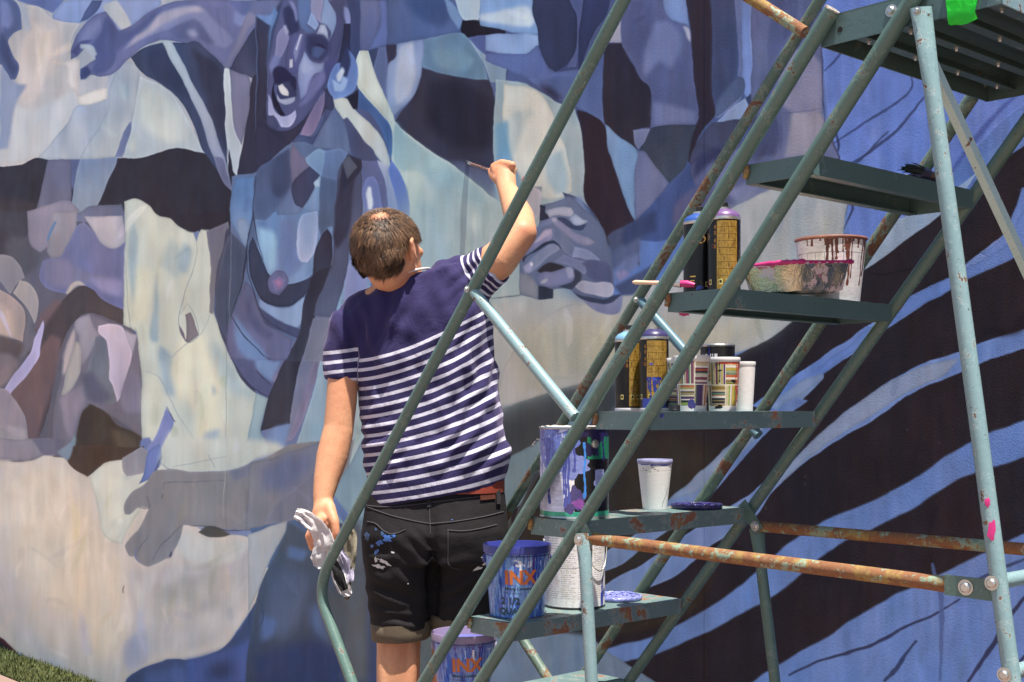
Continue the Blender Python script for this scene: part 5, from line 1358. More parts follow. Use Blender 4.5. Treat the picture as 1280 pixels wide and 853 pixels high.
# two blue buckets with orange letters
orange = simple('orange_print', (0.62, 0.17, 0.04), 0.5, 0, 0.1, 30, 0); navyp = simple('dark_print', (0.02, 0.06, 0.09), 0.5, 0, 0.1, 30, 0)
def bucket(px, z, h0, seed, base, rimcol, label, rt=0.0705, rb=0.058, H=0.150, wash=('3f63c0', '6f9fdc')):
    p = stand(px, z, h0); root = thing('paint_bucket', p, label, 'bucket', 'blue plastic paint buckets on the lower treads')
    A = Art(1000, 560, base, seed); A.wash(wash[0], 0.85, 90, 10, 0.02); A.wash(wash[1], 0.8, 120, 16, 0.12); A.wash('2d3c98', 0.7, 70, 7, 0.2)
    A.rect(0, 0, 1, 0.07, '3a48a5'); A.drips(30, ['3140a0', '4b63c0', '2b2f86', '6b4a9a', '4d74cc'], 0.03, 0.9, 0.0055); A.drips(6, ['e8eaf0', 'b0c4ea'], 0.2, 0.15, 0.006, 0.4, 0.7)
    A.drip(0.585, 0.15, 0.62, 0.006, '5a2f86'); A.grime(0.07)
    if seed == 31:
        for i in range(9): A.blob(0.485+A.rs.rand()*0.05, 0.17+A.rs.rand()*0.11, 0.007, 0.012, 'e6e8ee', 0.8)
    rad = lambda zz: rb+(rt-rb)*(zz-0.0)/H
    lathe_part('bucket_wall', [(rb, 0.001), (rt, H)], art_mat('bucket_print', A, 0.28), root, p, seg=72)
    lathe_part('bucket_base', [(0, 0.002), (rb*0.96, 0.002), (rb*0.99, 0.0), (rb*1.0, 0.0015)], bluep, root, p)
    rm = simple('bucket_rim', rimcol, 0.35, 0, 0.35, 40)
    lathe_part('rim', [(rt*0.998, H-0.016), (rt*1.035, H-0.015), (rt*1.04, H-0.002), (rt*1.03, H+0.001), (rt*1.0, H+0.001), (rt*0.985, H-0.004), (rb*0.95, 0.02)], rm, root, p, seg=72)
    lathe_part('rib', [(rt*0.99, H-0.021), (rt*1.015, H-0.0205), (rt*1.015, H-0.0195), (rt*0.99, H-0.019)], rm, root, p, seg=72)
    lathe_part('paint_surface', [(rt*0.972, H-0.018), (rt*0.5, H-0.0195), (0, H-0.019)], simple('wet_blue', (0.10, 0.12, 0.38), 0.18, 0, 0.5, 25, 0.3), root, p)
    for a in (-1.5, 1.5): ear(root, p, rt, H-0.03, a, rm)
    bail(root, p, rt, H-0.03, 0.035, tin_m, 1.5, 3.1)
    wrap_text('INX', p, rad, 0.073, -0.42, 0.040, orange, root, bold=0.0016); wrap_text('Mixing Container', p, rad, 0.060, -0.42, 0.0088, navyp, root, bold=0.0003); wrap_text('for all paints', p, rad, 0.052, -0.42, 0.006, navyp, root)
    if seed == 31: wrap_text('2 1/2', p, rad, 0.030, -0.58, 0.020, navyp, root, bold=0.0008); wrap_text('QUARTS', p, rad, 0.009, -0.66, 0.0185, navyp, root, bold=0.0008)
    return root, p
bucket(646.5, 2.735, T6, 31, '7ea6dc', (0.04, 0.05, 0.25), 'blue paint bucket with orange letters and 1/2 mark, beside white-labelled can')
bucket(580, 2.885, T7, 33, '7c8cc4', (0.27, 0.21, 0.33), 'lowest blue bucket, full of paint, its lilac rim near the painter\'s knees')
# white-labelled can
p = stand(718, 2.86, T6); root = thing('paint_can', p, 'tall can with a white label of small print, beside the blue bucket', 'paint can')
A = Art(1300, 760, 'dfdfe0', 41); A.rect(0.28, 0, 0.33, 1, 'c5cde4')
for u in (0.34, 0.43, 0.52, 0.61):
    A.lines(u, 0.04, u+0.078, 0.30, '2a2b33', 0.030, size=7); A.lines(u, 0.34, u+0.078, 0.90, '3a3b42', 0.026, size=6)
A.rect(0.40, 0.30, 0.67, 0.304, '777777'); A.rect(0.335, 0.02, 0.337, 0.95, '888890'); A.rect(0.10, 0, 0.27, 1, '30408c'); A.rect(0.68, 0.78, 0.73, 0.9, 'b0b0b4')
for i in range(14): A.rect(0.70+i*0.0022, 0.8, 0.7008+i*0.0022, 0.9, '222226')
for i in range(90): t = i/90; A.rect(0.36+0.3*t, 0.50+0.06*math.sin(math.pi*t)-0.10*t, 0.364+0.3*t, 0.508+0.06*math.sin(math.pi*t)-0.10*t, '8f8f94')
A.blob(0.68, 0.82, 0.016, 0.16, '2d3a9a', 0.3); A.rect(0.662, 0.84, 0.690, 1.0, '2d3a9a'); A.wash('c8c2b8', 0.5, 60, 20, 0.1); A.grime(0.04)
R_, H_ = 0.068, 0.183
lathe_part('can_wall', [(R_, 0.004), (R_, H_)], art_mat('label_print', A, 0.45), root, p, seg=80)
lathe_part('can_base', [(0, 0.003), (R_*0.97, 0.003), (R_, 0.0), (R_*1.015, 0.002), (R_, 0.0045)], black_pl, root, p, seg=80)
lathe_part('rim', [(R_, H_-0.001), (R_*1.02, H_+0.001), (R_*1.0, H_+0.004), (R_*0.9, H_+0.001), (0, H_-0.001)], tin_m, root, p, seg=80)
ear(root, p, R_, H_-0.04, -1.35, tin_m); bail(root, p, R_, H_-0.04, 0.06, tin_m, 0.2, 1.5)
# bucket with brown drips, behind the foil tray
p = stand(1038.5, 2.545, T3); root = thing('drip_tub', p, 'white plastic tub with brown paint drips, behind the pink-rimmed foil tray', 'tub')
A = Art(900, 400, 'd9d7da', 51); A.rect(0, 0.24, 1, 0.252, '9b9aa0')
for u in np.arange(0.2, 0.82, 0.045): A.rect(u, 0.25, u+0.002, 0.5, '9d9ca4')
A.drips(34, ['6a3a2c', '7c4a38', '54302a'], 0.0, 0.75, 0.006, 0.48, 0.72); A.drips(6, ['6a3a2c'], 0, 0.12, 0.005, 0.25, 0.5); A.blob(0.505, 0.55, 0.035, 0.12, '8a4e38', 0.6); A.blob(0.54, 0.62, 0.02, 0.12, '7c4a38', 0.8)
A.rect(0, 0, 1, 0.035, '7a4a40'); A.grime(0.06)
lathe_part('tub_wall', [(0.056, 0.002), (0.069, 0.126)], art_mat('tub_print', A, 0.35), root, p, seg=72)
lathe_part('tub_base', [(0, 0.003), (0.054, 0.003), (0.0565, 0.0), (0.0565, 0.003)], white_pl, root, p)
lathe_part('rim', [(0.069, 0.124), (0.0715, 0.126), (0.0705, 0.1285), (0.067, 0.127), (0.052, 0.02), (0, 0.019)], simple('brown_rim', (0.28, 0.13, 0.10), 0.4, 0, 0.5, 60), root, p, seg=72)
# foil tray: rounded rectangle, flared, tilted against the tub
foil, nt, b = newmat('crinkled_foil'); at_ = nt.nodes.new('ShaderNodeAttribute'); at_.attribute_name = 'smear'
pf = ramp(nt, noise_n(nt, 26, 5, 0.7), [(0.50, 0.0), (0.53, 1.0)]); pk = mix(nt, ramp(nt, noise_n(nt, 40, 3), [(0.5, 0.0), (0.55, 1.0)]), (0.62, 0.03, 0.20), (0.75, 0.62, 0.66))
f2 = nt.nodes.new('ShaderNodeMath'); f2.operation = 'MULTIPLY_ADD'; nt.links.new(noise_n(nt, 20, 5, 0.75), f2.inputs[0]); f2.inputs[1].default_value = 0.9; nt.links.new(at_.outputs['Fac'], f2.inputs[2])
msk = ramp(nt, f2.outputs[0], [(0.53, 0.0), (0.56, 1.0)])
c = mix(nt, msk, mix(nt, noise_n(nt, 30, 4), (0.90, 0.80, 0.46), (0.80, 0.76, 0.66)), pk); nt.links.new(c, b.inputs['Base Color'])
inv = nt.nodes.new('ShaderNodeMath'); inv.operation = 'SUBTRACT'; inv.inputs[0].default_value = 1.0; nt.links.new(msk, inv.inputs[1]); nt.links.new(inv.outputs[0], b.inputs['Metallic']); b.inputs['Roughness'].default_value = 0.24
bump(nt, b, noise_n(nt, 28, 6, 0.75, dist=1.0), 0.9, 0.006)
p = L(-1.425, 2.030, T3+0.001); root = thing('foil_tray', p, 'gold foil roasting tray with magenta paint crusted round its rim', 'tray')
def rrect(hx, hy, rr, n=8):
    out = []
    for cx, cy, a0 in ((hx-rr, hy-rr, 0), (-hx+rr, hy-rr, 90), (-hx+rr, -hy+rr, 180), (hx-rr, -hy+rr, 270)):
        for i in range(n+1): a = math.radians(a0+90*i/n); out.append((cx+rr*math.cos(a), cy+rr*math.sin(a)))
    return out
bm = bmesh.new(); rows = []; X = RD.copy(); Y = -AD; nx = X*0.985+up*0.075; nx.normalize(); ny = (Y - nx*Y.dot(nx)).normalized(); nz = nx.cross(ny); nz = nz if nz.z > 0 else -nz
origin = p + up*0.006 + nx*0.0
lev = [(0.106, 0.060, 0.0, 0.045), (0.120, 0.072, 0.005, 0.05), (0.133, 0.085, 0.052, 0.056), (0.136, 0.088, 0.054, 0.058), (0.143, 0.095, 0.056, 0.062), (0.143, 0.095, 0.053, 0.062)]
sm = [0.0, 0.02, 0.12, 0.5, 1, 1]; vals = []
for (hx, hy, hz, rr), sv in zip(lev, sm):
    row = []
    for (x_, y_) in rrect(hx, hy, rr):
        wob_ = 1+0.012*mnoise.noise(Vector((x_*40, y_*40, hz*50))); row.append(bm.verts.new(origin+nx*x_*wob_*0.80+ny*y_*wob_*0.78+nz*(hz+0.0025*mnoise.noise(Vector((x_*30, y_*30, 3)))))); vals.append(sv)
    rows.append(row)
for i in range(len(rows)-1):
    n_ = len(rows[i])
    for k in range(n_): bm.faces.new((rows[i][k], rows[i][(k+1) % n_], rows[i+1][(k+1) % n_], rows[i+1][k]))
bm.faces.new(rows[0][::-1])
me = bm2me(bm); a = me.attributes.new('smear', 'FLOAT', 'POINT'); a.data.foreach_set('value', np.array(vals, np.float32)*0.4)
o = link('tray_shell', me, foil, root, smooth=50)
bm = bmesh.new(); rim_pts = [origin+nx*x_*0.80+ny*y_*0.78+nz*0.0565 for x_, y_ in rrect(0.141, 0.093, 0.060, 12)]; rnd = random.Random(3)
add_tube(bm, rim_pts+[rim_pts[0]], [0.0018+0.0036*rnd.random() for _ in range(len(rim_pts)+1)], seg=8, cap=False); link('paint_crust', bm2me(bm), pinkp, root, smooth=70)
# --- lids
def lid(px, z, h, R, mat, label, seed, lumps=True):
    p = stand(px, z, h); root = thing('messy_disc', p, label, 'lid'); rnd = random.Random(seed)
    lathe_part('disc', [(0, 0.001), (R*0.98, 0.001), (R, 0.003), (R*1.0, 0.006), (R*0.95, 0.0075), (R*0.90, 0.005), (R*0.84, 0.004), (0, 0.0035)], mat, root, p, seg=56)
    rim_crust(root, p, R*0.95, 0.0065, mat, seed, 0.0038)
    if lumps:
        bm = bmesh.new()
        for i in range(26):
            a = rnd.random()*6.28; r = R*math.sqrt(rnd.random())*0.9; q = p+Vector((r*math.cos(a), r*math.sin(a), 0.0055)); s = 0.003+rnd.random()*0.008
            bmesh.ops.create_icosphere(bm, subdivisions=1, radius=s, matrix=Matrix.Translation(q)@Matrix.Diagonal((1, 1, 0.35, 1)))
        link('dried_paint', bm2me(bm), mat, root, smooth=60)
    return root
lid(871, 2.80, T5, 0.056, simple('navy_wet_paint', (0.035, 0.03, 0.12), 0.22, 0, 0.9, 70, 0.5), 'paint lid thick with dark blue dried paint, beside the foam cup', 2)
lid(770, 2.955, T6, 0.060, simple('lilac_blue_paint', (0.20, 0.22, 0.50), 0.25, 0, 0.8, 55, 0.5), 'tin lid with pale blue wet paint beside the white-labelled can', 3)
# magenta rag of dried paint and the brush lying by the spray cans
p = onr(846, 361, 1.90); p.z = T3+0.002; root = thing('paint_brush', p, 'paintbrush with pale wooden handle and magenta bristles, poking out left of the spray cans', 'paintbrush')
a_, b_ = Vector((*onr(791, 353, 1.86).xy, onr(791, 353, 1.86).z)), onr(840, 354.5, 1.89)
d = (b_-a_).normalized(); bm = bmesh.new(); add_tube(bm, [a_, a_+d*0.006, a_.lerp(b_, 0.4), b_], [0.0022, 0.0045, 0.0038, 0.005], seg=12); link('wooden_handle', bm2me(bm), simple('pale_wood', (0.72, 0.50, 0.34), 0.5), root, smooth=60)
bm = bmesh.new(); e = b_+d*0.045; add_tube(bm, [b_, b_+d*0.018], [0.006, 0.008], seg=12); link('ferrule', bm2me(bm), tin_m, root, smooth=40)
bm = bmesh.new(); add_tube(bm, [b_+d*0.017, b_+d*0.030, b_+d*0.046-up*0.002], [0.006, 0.007, 0.004], seg=12); link('bristles', bm2me(bm), pinkp, root, smooth=60)
smear(treads[2], onr(855, 391, RN+0.10)-up*0.0, Vector((0.2, -1, -0.2)), 0.014, 0.007, pinkp, seed=3)
for (px, py, sx, sz, m_, sd_, k) in ((865, 506, 0.014, 0.016, bluep, 5, 3), (828, 520, 0.010, 0.008, bluep, 9, 3)):
    q = L(line(B0, B1, TZ[k])+0.013, 0, TZ[k]-0.012); smear(treads[k], onr(px, py, RN+TR)-RD*0.0008, -RD, sx*0.7, sz*0.6, m_, seed=sd_)
# brushes on the upper tread
def brush(a_, d, Ls, mats, label, cat='paintbrush', wd=0.012):
    root = thing('paint_brush', a_.copy(), label, cat); x = d.normalized(); bm = bmesh.new(); l1, l2, l3 = Ls
    add_tube(bm, [a_, a_+x*l1*0.15, a_+x*l1*0.6, a_+x*l1], [0.004, 0.007, 0.0055, 0.008], seg=12); link('wooden_handle', bm2me(bm), mats[0], root, smooth=60)
    bm = bmesh.new(); b_ = a_+x*l1; add_tube(bm, [b_, b_+x*l2], [0.009, 0.010], seg=12); link('ferrule', bm2me(bm), mats[1], root, smooth=40)
    bm = bmesh.new(); c_ = b_+x*l2; rnd = random.Random(4)
    for i in range(70):
        o_ = Vector((rnd.gauss(0, 1), rnd.gauss(0, 1), rnd.gauss(0, 0.6)))*0.0035; add_tube(bm, [c_+o_-x*0.002, c_+o_*1.3+x*l3*0.6, c_+o_*1.5+x*l3*(0.85+0.2*rnd.random())-up*0.002], [0.0014, 0.0012, 0.0005], seg=4)
    link('bristles', bm2me(bm), mats[2], root, smooth=60); return root
h2 = TZ[1]+0.014
sT = line(B0, B1, TZ[1])-0.012
brush(L(sT-0.02, 2.235, h2), (L(sT-0.004, 2.0, h2)-L(sT-0.02, 2.235, h2)), (0.10, 0.03, 0.06), [simple('olive_wood', (0.16, 0.12, 0.08), 0.5), simple('grey_tin', (0.10, 0.10, 0.17), 0.4, 0.5), simple('dark_bristle', (0.02, 0.04, 0.035), 0.7)], 'paintbrush with a dark green handle lying along the upper tread under the platform')
p = L(sT-0.035, 2.16, TZ[1]+0.004); root = thing('paint_rag', p, 'small crumpled paint-stained cloth lying beside the brush on the upper tread', 'rag')
bm = bmesh.new(); g = []
for i in range(15):
    row = []
    for j in range(9):
        s = (i/14-0.5)*0.10; t = (j/8-0.5)*0.05; row.append(bm.verts.new(p+RD*s+AD*t+up*(0.006+0.012*abs(mnoise.noise(Vector((s*40, t*60, 2))))+0.004*math.sin(i*1.3))))
    g.append(row)
for i in range(14):
    for j in range(8): bm.faces.new((g[i][j], g[i+1][j], g[i+1][j+1], g[i][j+1]))
bmesh.ops.solidify(bm, geom=bm.faces[:], thickness=0.0015); link('cloth', bm2me(bm), simple('stained_cloth', (0.20, 0.19, 0.26), 0.9, 0, 0.8, 60, 0.4), root, smooth=80)
bm = bmesh.new(); add_tube(bm, [p+RD*0.045+up*0.008, p+RD*0.062+up*0.012-AD*0.01, p+RD*0.058+up*0.006-AD*0.022], [0.006, 0.005, 0.003], seg=10); link('knotted_corner', bm2me(bm), simple('tan_cloth', (0.30, 0.22, 0.14), 0.9), root, smooth=60)
# black roller handle standing in the upper blue bucket
a_ = stand(641, 2.74, T6+0.04); a_ = at(634, 690, 2.78); b_ = at(676, 588, 2.72); d = (b_-a_).normalized()
root = thing('roller_handle', a_.copy(), 'black roller handle leaning up out of the blue bucket, behind the big paint tin', 'roller handle')
bm = bmesh.new(); add_tube(bm, [a_+d*t for t in (0.02, 0.03, 0.09, 0.11, 0.16, 0.19, 0.20)], [0.007, 0.011, 0.0125, 0.0125, 0.0105, 0.0115, 0.006], seg=20); link('grip', bm2me(bm), black_pl, root, smooth=50)
bm = bmesh.new(); add_tube(bm, [a_+d*t for t in (0.10, 0.104)], [0.0135, 0.0135], seg=20); link('grip_ring', bm2me(bm), black_pl, root, smooth=40)
bm = bmesh.new(); add_tube(bm, [a_+d*0.025, a_-d*0.02, a_-d*0.05-up*0.03], 0.0033, seg=10); link('wire_arm', bm2me(bm), tin_m, root, smooth=60)
# ------------------------------------------------------------ the painter
def cone_cap(bm, a, b_, ra, rb, seg=20, ends=True):
    """rounded, tapering limb segment"""
    a, b_ = Vector(a), Vector(b_); d = b_-a; l = d.length
    if l < 1e-5: d = Vector((0, 0, 1)); l = 1e-5
    d = d/l; pts = []; rad = []
    for i in range(5):
        t = math.pi/2*(1-i/5); pts.append(a-d*ra*math.sin(t)); rad.append(max(1e-4, ra*math.cos(t)))
    for i in range(7): t = i/6; pts.append(a.lerp(b_, t)); rad.append(ra+(rb-ra)*t)
    for i in range(1, 6):
        t = math.pi/2*i/5; pts.append(b_+d*rb*math.sin(t)); rad.append(max(1e-4, rb*math.cos(t)))
    add_tube(bm, pts, rad, seg=seg)
def chain(bm, ps, rs_): 
    for i in range(len(ps)-1): cone_cap(bm, ps[i], ps[i+1], rs_[i], rs_[i+1])
def ellipsoid(bm, c, ax, ay, az):
    M = Matrix(((ax.x, ay.x, az.x, c.x), (ax.y, ay.y, az.y, c.y), (ax.z, ay.z, az.z, c.z), (0, 0, 0, 1)))
    bmesh.ops.create_uvsphere(bm, u_segments=28, v_segments=18, radius=1.0, matrix=M)
def fuse(bm, voxel, smooth=4, factor=0.5):
    me = bpy.data.meshes.new('f'); bmesh.ops.recalc_face_normals(bm, faces=bm.faces); bm.to_mesh(me); bm.free()
    ob = bpy.data.objects.new('f', me); COL.objects.link(ob)
    r = ob.modifiers.new('r', 'REMESH'); r.mode = 'VOXEL'; r.voxel_size = voxel; r.adaptivity = 0
    s = ob.modifiers.new('s', 'SMOOTH'); s.iterations = smooth; s.factor = factor
    dg = bpy.context.evaluated_depsgraph_get(); out = bpy.data.meshes.new_from_object(ob.evaluated_get(dg))
    bpy.data.objects.remove(ob); return out
def verts_np(me):
    v = np.empty(len(me.vertices)*3, np.float64); me.vertices.foreach_get('co', v); return v.reshape(-1, 3)
def pix(v):
    return 640+1600*v[:, 0]/v[:, 1], 510-1600*(v[:, 2]-EYE)/v[:, 1]
def fattr(me, name, arr):
    a = me.attributes.new(name, 'FLOAT', 'POINT'); a.data.foreach_set('value', np.asarray(arr, np.float32))
root_p = at(540, 700, 3.36); root_p.z = 0.02
man = thing('person', root_p, 'man seen from behind in striped navy T-shirt and dark shorts, painting the wall', 'person')
# head frame
HF = Vector((0.50, 0.85, 0.14)).normalized(); HR = HF.cross(Vector((-0.16, 0.05, 1))).normalized(); HU = HR.cross(HF).normalized()
HC = at(485, 311, 3.28)
skin, nt, b = newmat('skin')
at_ = nt.nodes.new('ShaderNodeAttribute'); at_.attribute_name = 'flush'
c0 = mix(nt, noise_n(nt, 18, 5, 0.6), (0.68, 0.365, 0.205), (0.56, 0.275, 0.150)); c0 = mix(nt, ramp(nt, noise_n(nt, 120, 3, 0.7), [(0.55, 0.0), (0.75, 0.4)]), c0, (0.36, 0.13, 0.07)); c0 = mix(nt, ramp(nt, noise_n(nt, 9, 3, 0.6), [(0.4, 0.0), (0.65, 0.45)]), c0, (0.52, 0.20, 0.11))
c0 = mix(nt, at_.outputs['Fac'], c0, (0.50, 0.16, 0.095)); nt.links.new(c0, b.inputs['Base Color']); b.inputs['Roughness'].default_value = 0.5
b.inputs['Subsurface Weight'].default_value = 0.12; b.inputs['Subsurface Radius'].default_value = (0.012, 0.005, 0.003); b.inputs['Specular IOR Level'].default_value = 0.35
bump(nt, b, noise_n(nt, 110, 6, 0.7), 0.45, 0.0025)
bm = bmesh.new()
def H(r, f, u): return HC+HR*r+HF*f+HU*u
ellipsoid(bm, H(0, -0.005, 0.012), HR*0.075, HF*0.094, HU*0.084)          # cranium
ellipsoid(bm, H(0, 0.030, -0.045), HR*0.058, HF*0.060, HU*0.066)          # face
ellipsoid(bm, H(0, 0.048, -0.090), HR*0.034, HF*0.034, HU*0.024)          # chin
chain(bm, [H(0.052, -0.004, -0.055), H(0.030, 0.052, -0.095)], [0.020, 0.016]); chain(bm, [H(-0.052, -0.004, -0.055), H(-0.030, 0.052, -0.095)], [0.020, 0.016])
ellipsoid(bm, H(0, 0.078, 0.012), HR*0.050, HF*0.014, HU*0.014)           # brow
chain(bm, [H(0, 0.086, 0.002), H(0, 0.104, -0.028), H(0, 0.102, -0.036)], [0.009, 0.013, 0.012])
for s in (-1, 1):
    ellipsoid(bm, H(s*0.014, 0.092, -0.036), HR*0.010, HF*0.012, HU*0.008); ellipsoid(bm, H(s*0.038, 0.066, -0.022), HR*0.020, HF*0.018, HU*0.016); ellipsoid(bm, H(s*0.031, 0.077, -0.001), HR*0.013, HF*0.011, HU*0.010)
    E = H(s*0.076, -0.006, -0.020); ellipsoid(bm, E, HR*0.009*s+HF*0.003, HF*0.018-HR*s*0.008, HU*0.031+HF*0.004)
    chain(bm, [E+HU*0.026-HF*0.002+HR*s*0.009, E+HU*0.018-HF*0.018+HR*s*0.015, E-HU*0.006-HF*0.016+HR*s*0.012, E-HU*0.026+HF*0.002+HR*s*0.004], [0.005, 0.0055, 0.005, 0.006])
ellipsoid(bm, H(0, 0.092, -0.060), HR*0.024, HF*0.010, HU*0.006); ellipsoid(bm, H(0, 0.090, -0.070), HR*0.021, HF*0.010, HU*0.007)
NB = at(499, 372, 3.33)
chain(bm, [H(0, -0.024, -0.012), H(0, -0.014, -0.055), at(500, 352, 3.315), NB], [0.072, 0.058, 0.054, 0.066])
chain(bm, [at(507, 350, 3.31), at(514, 356, 3.31), at(535, 368, 3.34)], [0.022, 0.030, 0.045]); chain(bm, [at(488, 358, 3.32), at(484, 364, 3.32), at(462, 385, 3.33)], [0.026, 0.034, 0.045])
# trunk under the shirt
SL = at(438, 408, 3.335); SR = at(592, 348, 3.345)
chain(bm, [NB, at(520, 430, 3.35), at(535, 530, 3.36), at(543, 640, 3.36)], [0.06, 0.095, 0.095, 0.095]); chain(bm, [NB, SL], [0.05, 0.045]); chain(bm, [NB, SR], [0.05, 0.045])
chain(bm, [at(492, 430, 3.34), at(500, 540, 3.35)], [0.075, 0.075]); chain(bm, [at(568, 420, 3.35), at(572, 540, 3.36)], [0.075, 0.075])
# left arm hanging
EL = at(423, 538, 3.30); WL = at(404, 622, 3.25)
chain(bm, [SL, at(430, 455, 3.325), at(427, 500, 3.31), EL], [0.040, 0.040, 0.040, 0.0385]); chain(bm, [EL, at(415, 572, 3.285), at(408, 600, 3.265), WL], [0.0395, 0.041, 0.033, 0.0265])
# right arm raised
ER = at(653, 292, 3.30); WR = at(634, 237, 3.535)
chain(bm, [SR, at(622, 326, 3.30), ER], [0.052, 0.050, 0.038]); chain(bm, [ER, at(649, 272, 3.39), at(641, 252, 3.47), WR], [0.038, 0.040, 0.034, 0.027])
# left hand, fingers closed on the rag
def finger(ps, r0, r1): 
    n_ = len(ps); chain(bm, ps, [r0+(r1-r0)*i/(n_-1) for i in range(n_)])
PLc = at(405, 646, 3.235)
chain(bm, [WL, PLc, at(406, 655, 3.225)], [0.025, 0.029, 0.027]); ellipsoid(bm, at(404, 645, 3.228), Vector((0.031, 0, 0)), Vector((0, 0.020, 0)), Vector((0.003, 0, 0.040)))
chain(bm, [at(411, 634, 3.225), at(418, 652, 3.20), at(420, 667, 3.195), at(417, 681, 3.20)], [0.017, 0.0125, 0.0112, 0.0085])        # thumb
for i, (z_, dx, dy, ln) in enumerate(((3.185, 2, -2, 1.0), (3.207, -1, 1, 1.08), (3.229, -3, 3, 1.02), (3.250, -4, 2, 0.85))):
    k1 = at(396+dx, 655+dy, z_); k2 = at(389+dx, 668+dy*1.2, z_-0.006); k3 = at(393+dx, 668+dy+14*ln, z_-0.004); k4 = at(402+dx, 672+dy+13*ln, z_)
    finger([k1, k2, k3, k4], 0.0115-0.0006*i, 0.0082-0.0004*i)
    chain(bm, [PLc, k1], [0.018, 0.0125])
# right hand closed round the brush
PR = at(630, 217, 3.60)
chain(bm, [WR, at(632, 226, 3.57), PR], [0.027, 0.030, 0.032]); ellipsoid(bm, at(630, 214, 3.60), Vector((0.037, 0.004, 0.003)), Vector((0, 0.030, 0.012)), Vector((0, -0.006, 0.030)))
BD = (onr(583, 203, WALL_R)-at(619, 215, 3.615)).normalized(); BP = at(618, 215, 3.615)
for i in range(4):
    zz = 3.575+0.016*i; yo = -i*1.2
    k1 = at(640-i*3.5, 207+i*1.0+(-2 if i == 1 else 0), zz-0.01); k2 = at(627-i*3.2, 203.5+i*2.2, zz+0.012); k3 = at(616.5-i*0.6, 208+i*3.4, zz+0.020); k4 = at(618.5+i*0.3, 215.5+i*3.0, zz+0.008)
    finger([PR, k1], 0.022, 0.0125); finger([k1, k2, k3, k4], 0.0118-0.0005*i, 0.0085-0.0003*i)
chain(bm, [at(634, 224, 3.57), at(624, 226, 3.57), at(616, 220, 3.595), at(613, 214, 3.615)], [0.018, 0.0145, 0.0115, 0.0090])              # thumb
# legs
def legb(hx, kx, ax, z0, s):
    hip = at(hx, 690, z0); kn = at(kx, 822, z0-0.01); an = Vector((at(ax, 900, z0+0.02).x, z0+0.02, 0.10))
    chain(bm, [at(543, 640, 3.37), hip], [0.085, 0.070]); chain(bm, [hip, at((hx+kx)/2, 760, z0), kn], [0.070, 0.062, 0.0565])
    chain(bm, [kn, kn.lerp(an, 0.16)+Vector((0, -0.006, 0)), kn.lerp(an, 0.34)+Vector((0, -0.016, 0)), kn.lerp(an, 0.7), an], [0.0575, 0.056, 0.058, 0.040, 0.034])
    for q in (-1, 1): chain(bm, [kn+Vector((q*0.030, -0.030, 0.055)), kn+Vector((q*0.034, -0.030, 0.0)), kn+Vector((q*0.026, -0.034, -0.08))], [0.018, 0.020, 0.022])
    heel = an+Vector((0, -0.02, -0.05)); toe = an+Vector((0.03*s, 0.17, -0.06)); chain(bm, [heel, an, toe], [0.032, 0.036, 0.026]); return an
AL = legb(501, 498, 497, 3.35, -1); AR = legb(578, 566, 568, 3.38, 1)
me = fuse(bm, 0.0042, 5, 0.5); v = verts_np(me); px, py = pix(v)
fl = np.zeros(len(v))
def spot(x, y, r, a, zmin=0, zmax=99): 
    global fl; d2 = ((px-x)**2+(py-y)**2)/r**2; fl = np.maximum(fl, a*np.exp(-d2)*((v[:, 1] > zmin)&(v[:, 1] < zmax)))
for a_ in ((478, 281, 22, 0.75), (515, 305, 14, 0.5), (512, 355, 16, 0.55), (425, 536, 9, 0.35), (405, 648, 14, 0.4), (418, 672, 12, 0.6), (392, 672, 12, 0.5), (655, 290, 9, 0.35), (630, 210, 12, 0.25), (618, 214, 8, 0.3), (500, 815, 12, 0.4), (560, 812, 12, 0.4)): spot(*a_)
fattr(me, 'flush', fl)
body = link('body', me, skin, man, smooth=180)
# ---- hair
hairm, nt, b = newmat('hair'); at_ = nt.nodes.new('ShaderNodeAttribute'); at_.attribute_name = 'tone'
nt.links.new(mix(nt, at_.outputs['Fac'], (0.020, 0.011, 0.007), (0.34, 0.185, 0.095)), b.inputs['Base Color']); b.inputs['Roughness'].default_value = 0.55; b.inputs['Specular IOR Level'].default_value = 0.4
rnd = random.Random(8); bvh = BVHTree.FromPolygons([tuple(x) for x in v.tolist()], [tuple(p.vertices) for p in me.polygons])
crown = HC+Vector((-0.014, -0.052, 0.074)); crown_dir = (crown-HC).normalized()
def hair_region(dv):
    f, u, r = dv.dot(HF), dv.dot(HU), dv.dot(HR)
    if u > 0.45: return f < 0.80
    if f < -0.35: return u > -0.66
    if f < 0.10 and u > -0.28-0.5*max(0, -f-0.05): return True
    if f < 0.42 and u > 0.02: return True
    if 0.0 < f < 0.30 and u > -0.40 and abs(r) > 0.8: return True
    return False
Vs = []; Fs = []; T = []
cap = bmesh.new(); ellipsoid(cap, H(0, -0.006, 0.012), HR*0.0795, HF*0.0985, HU*0.0885); 
n_str = 0
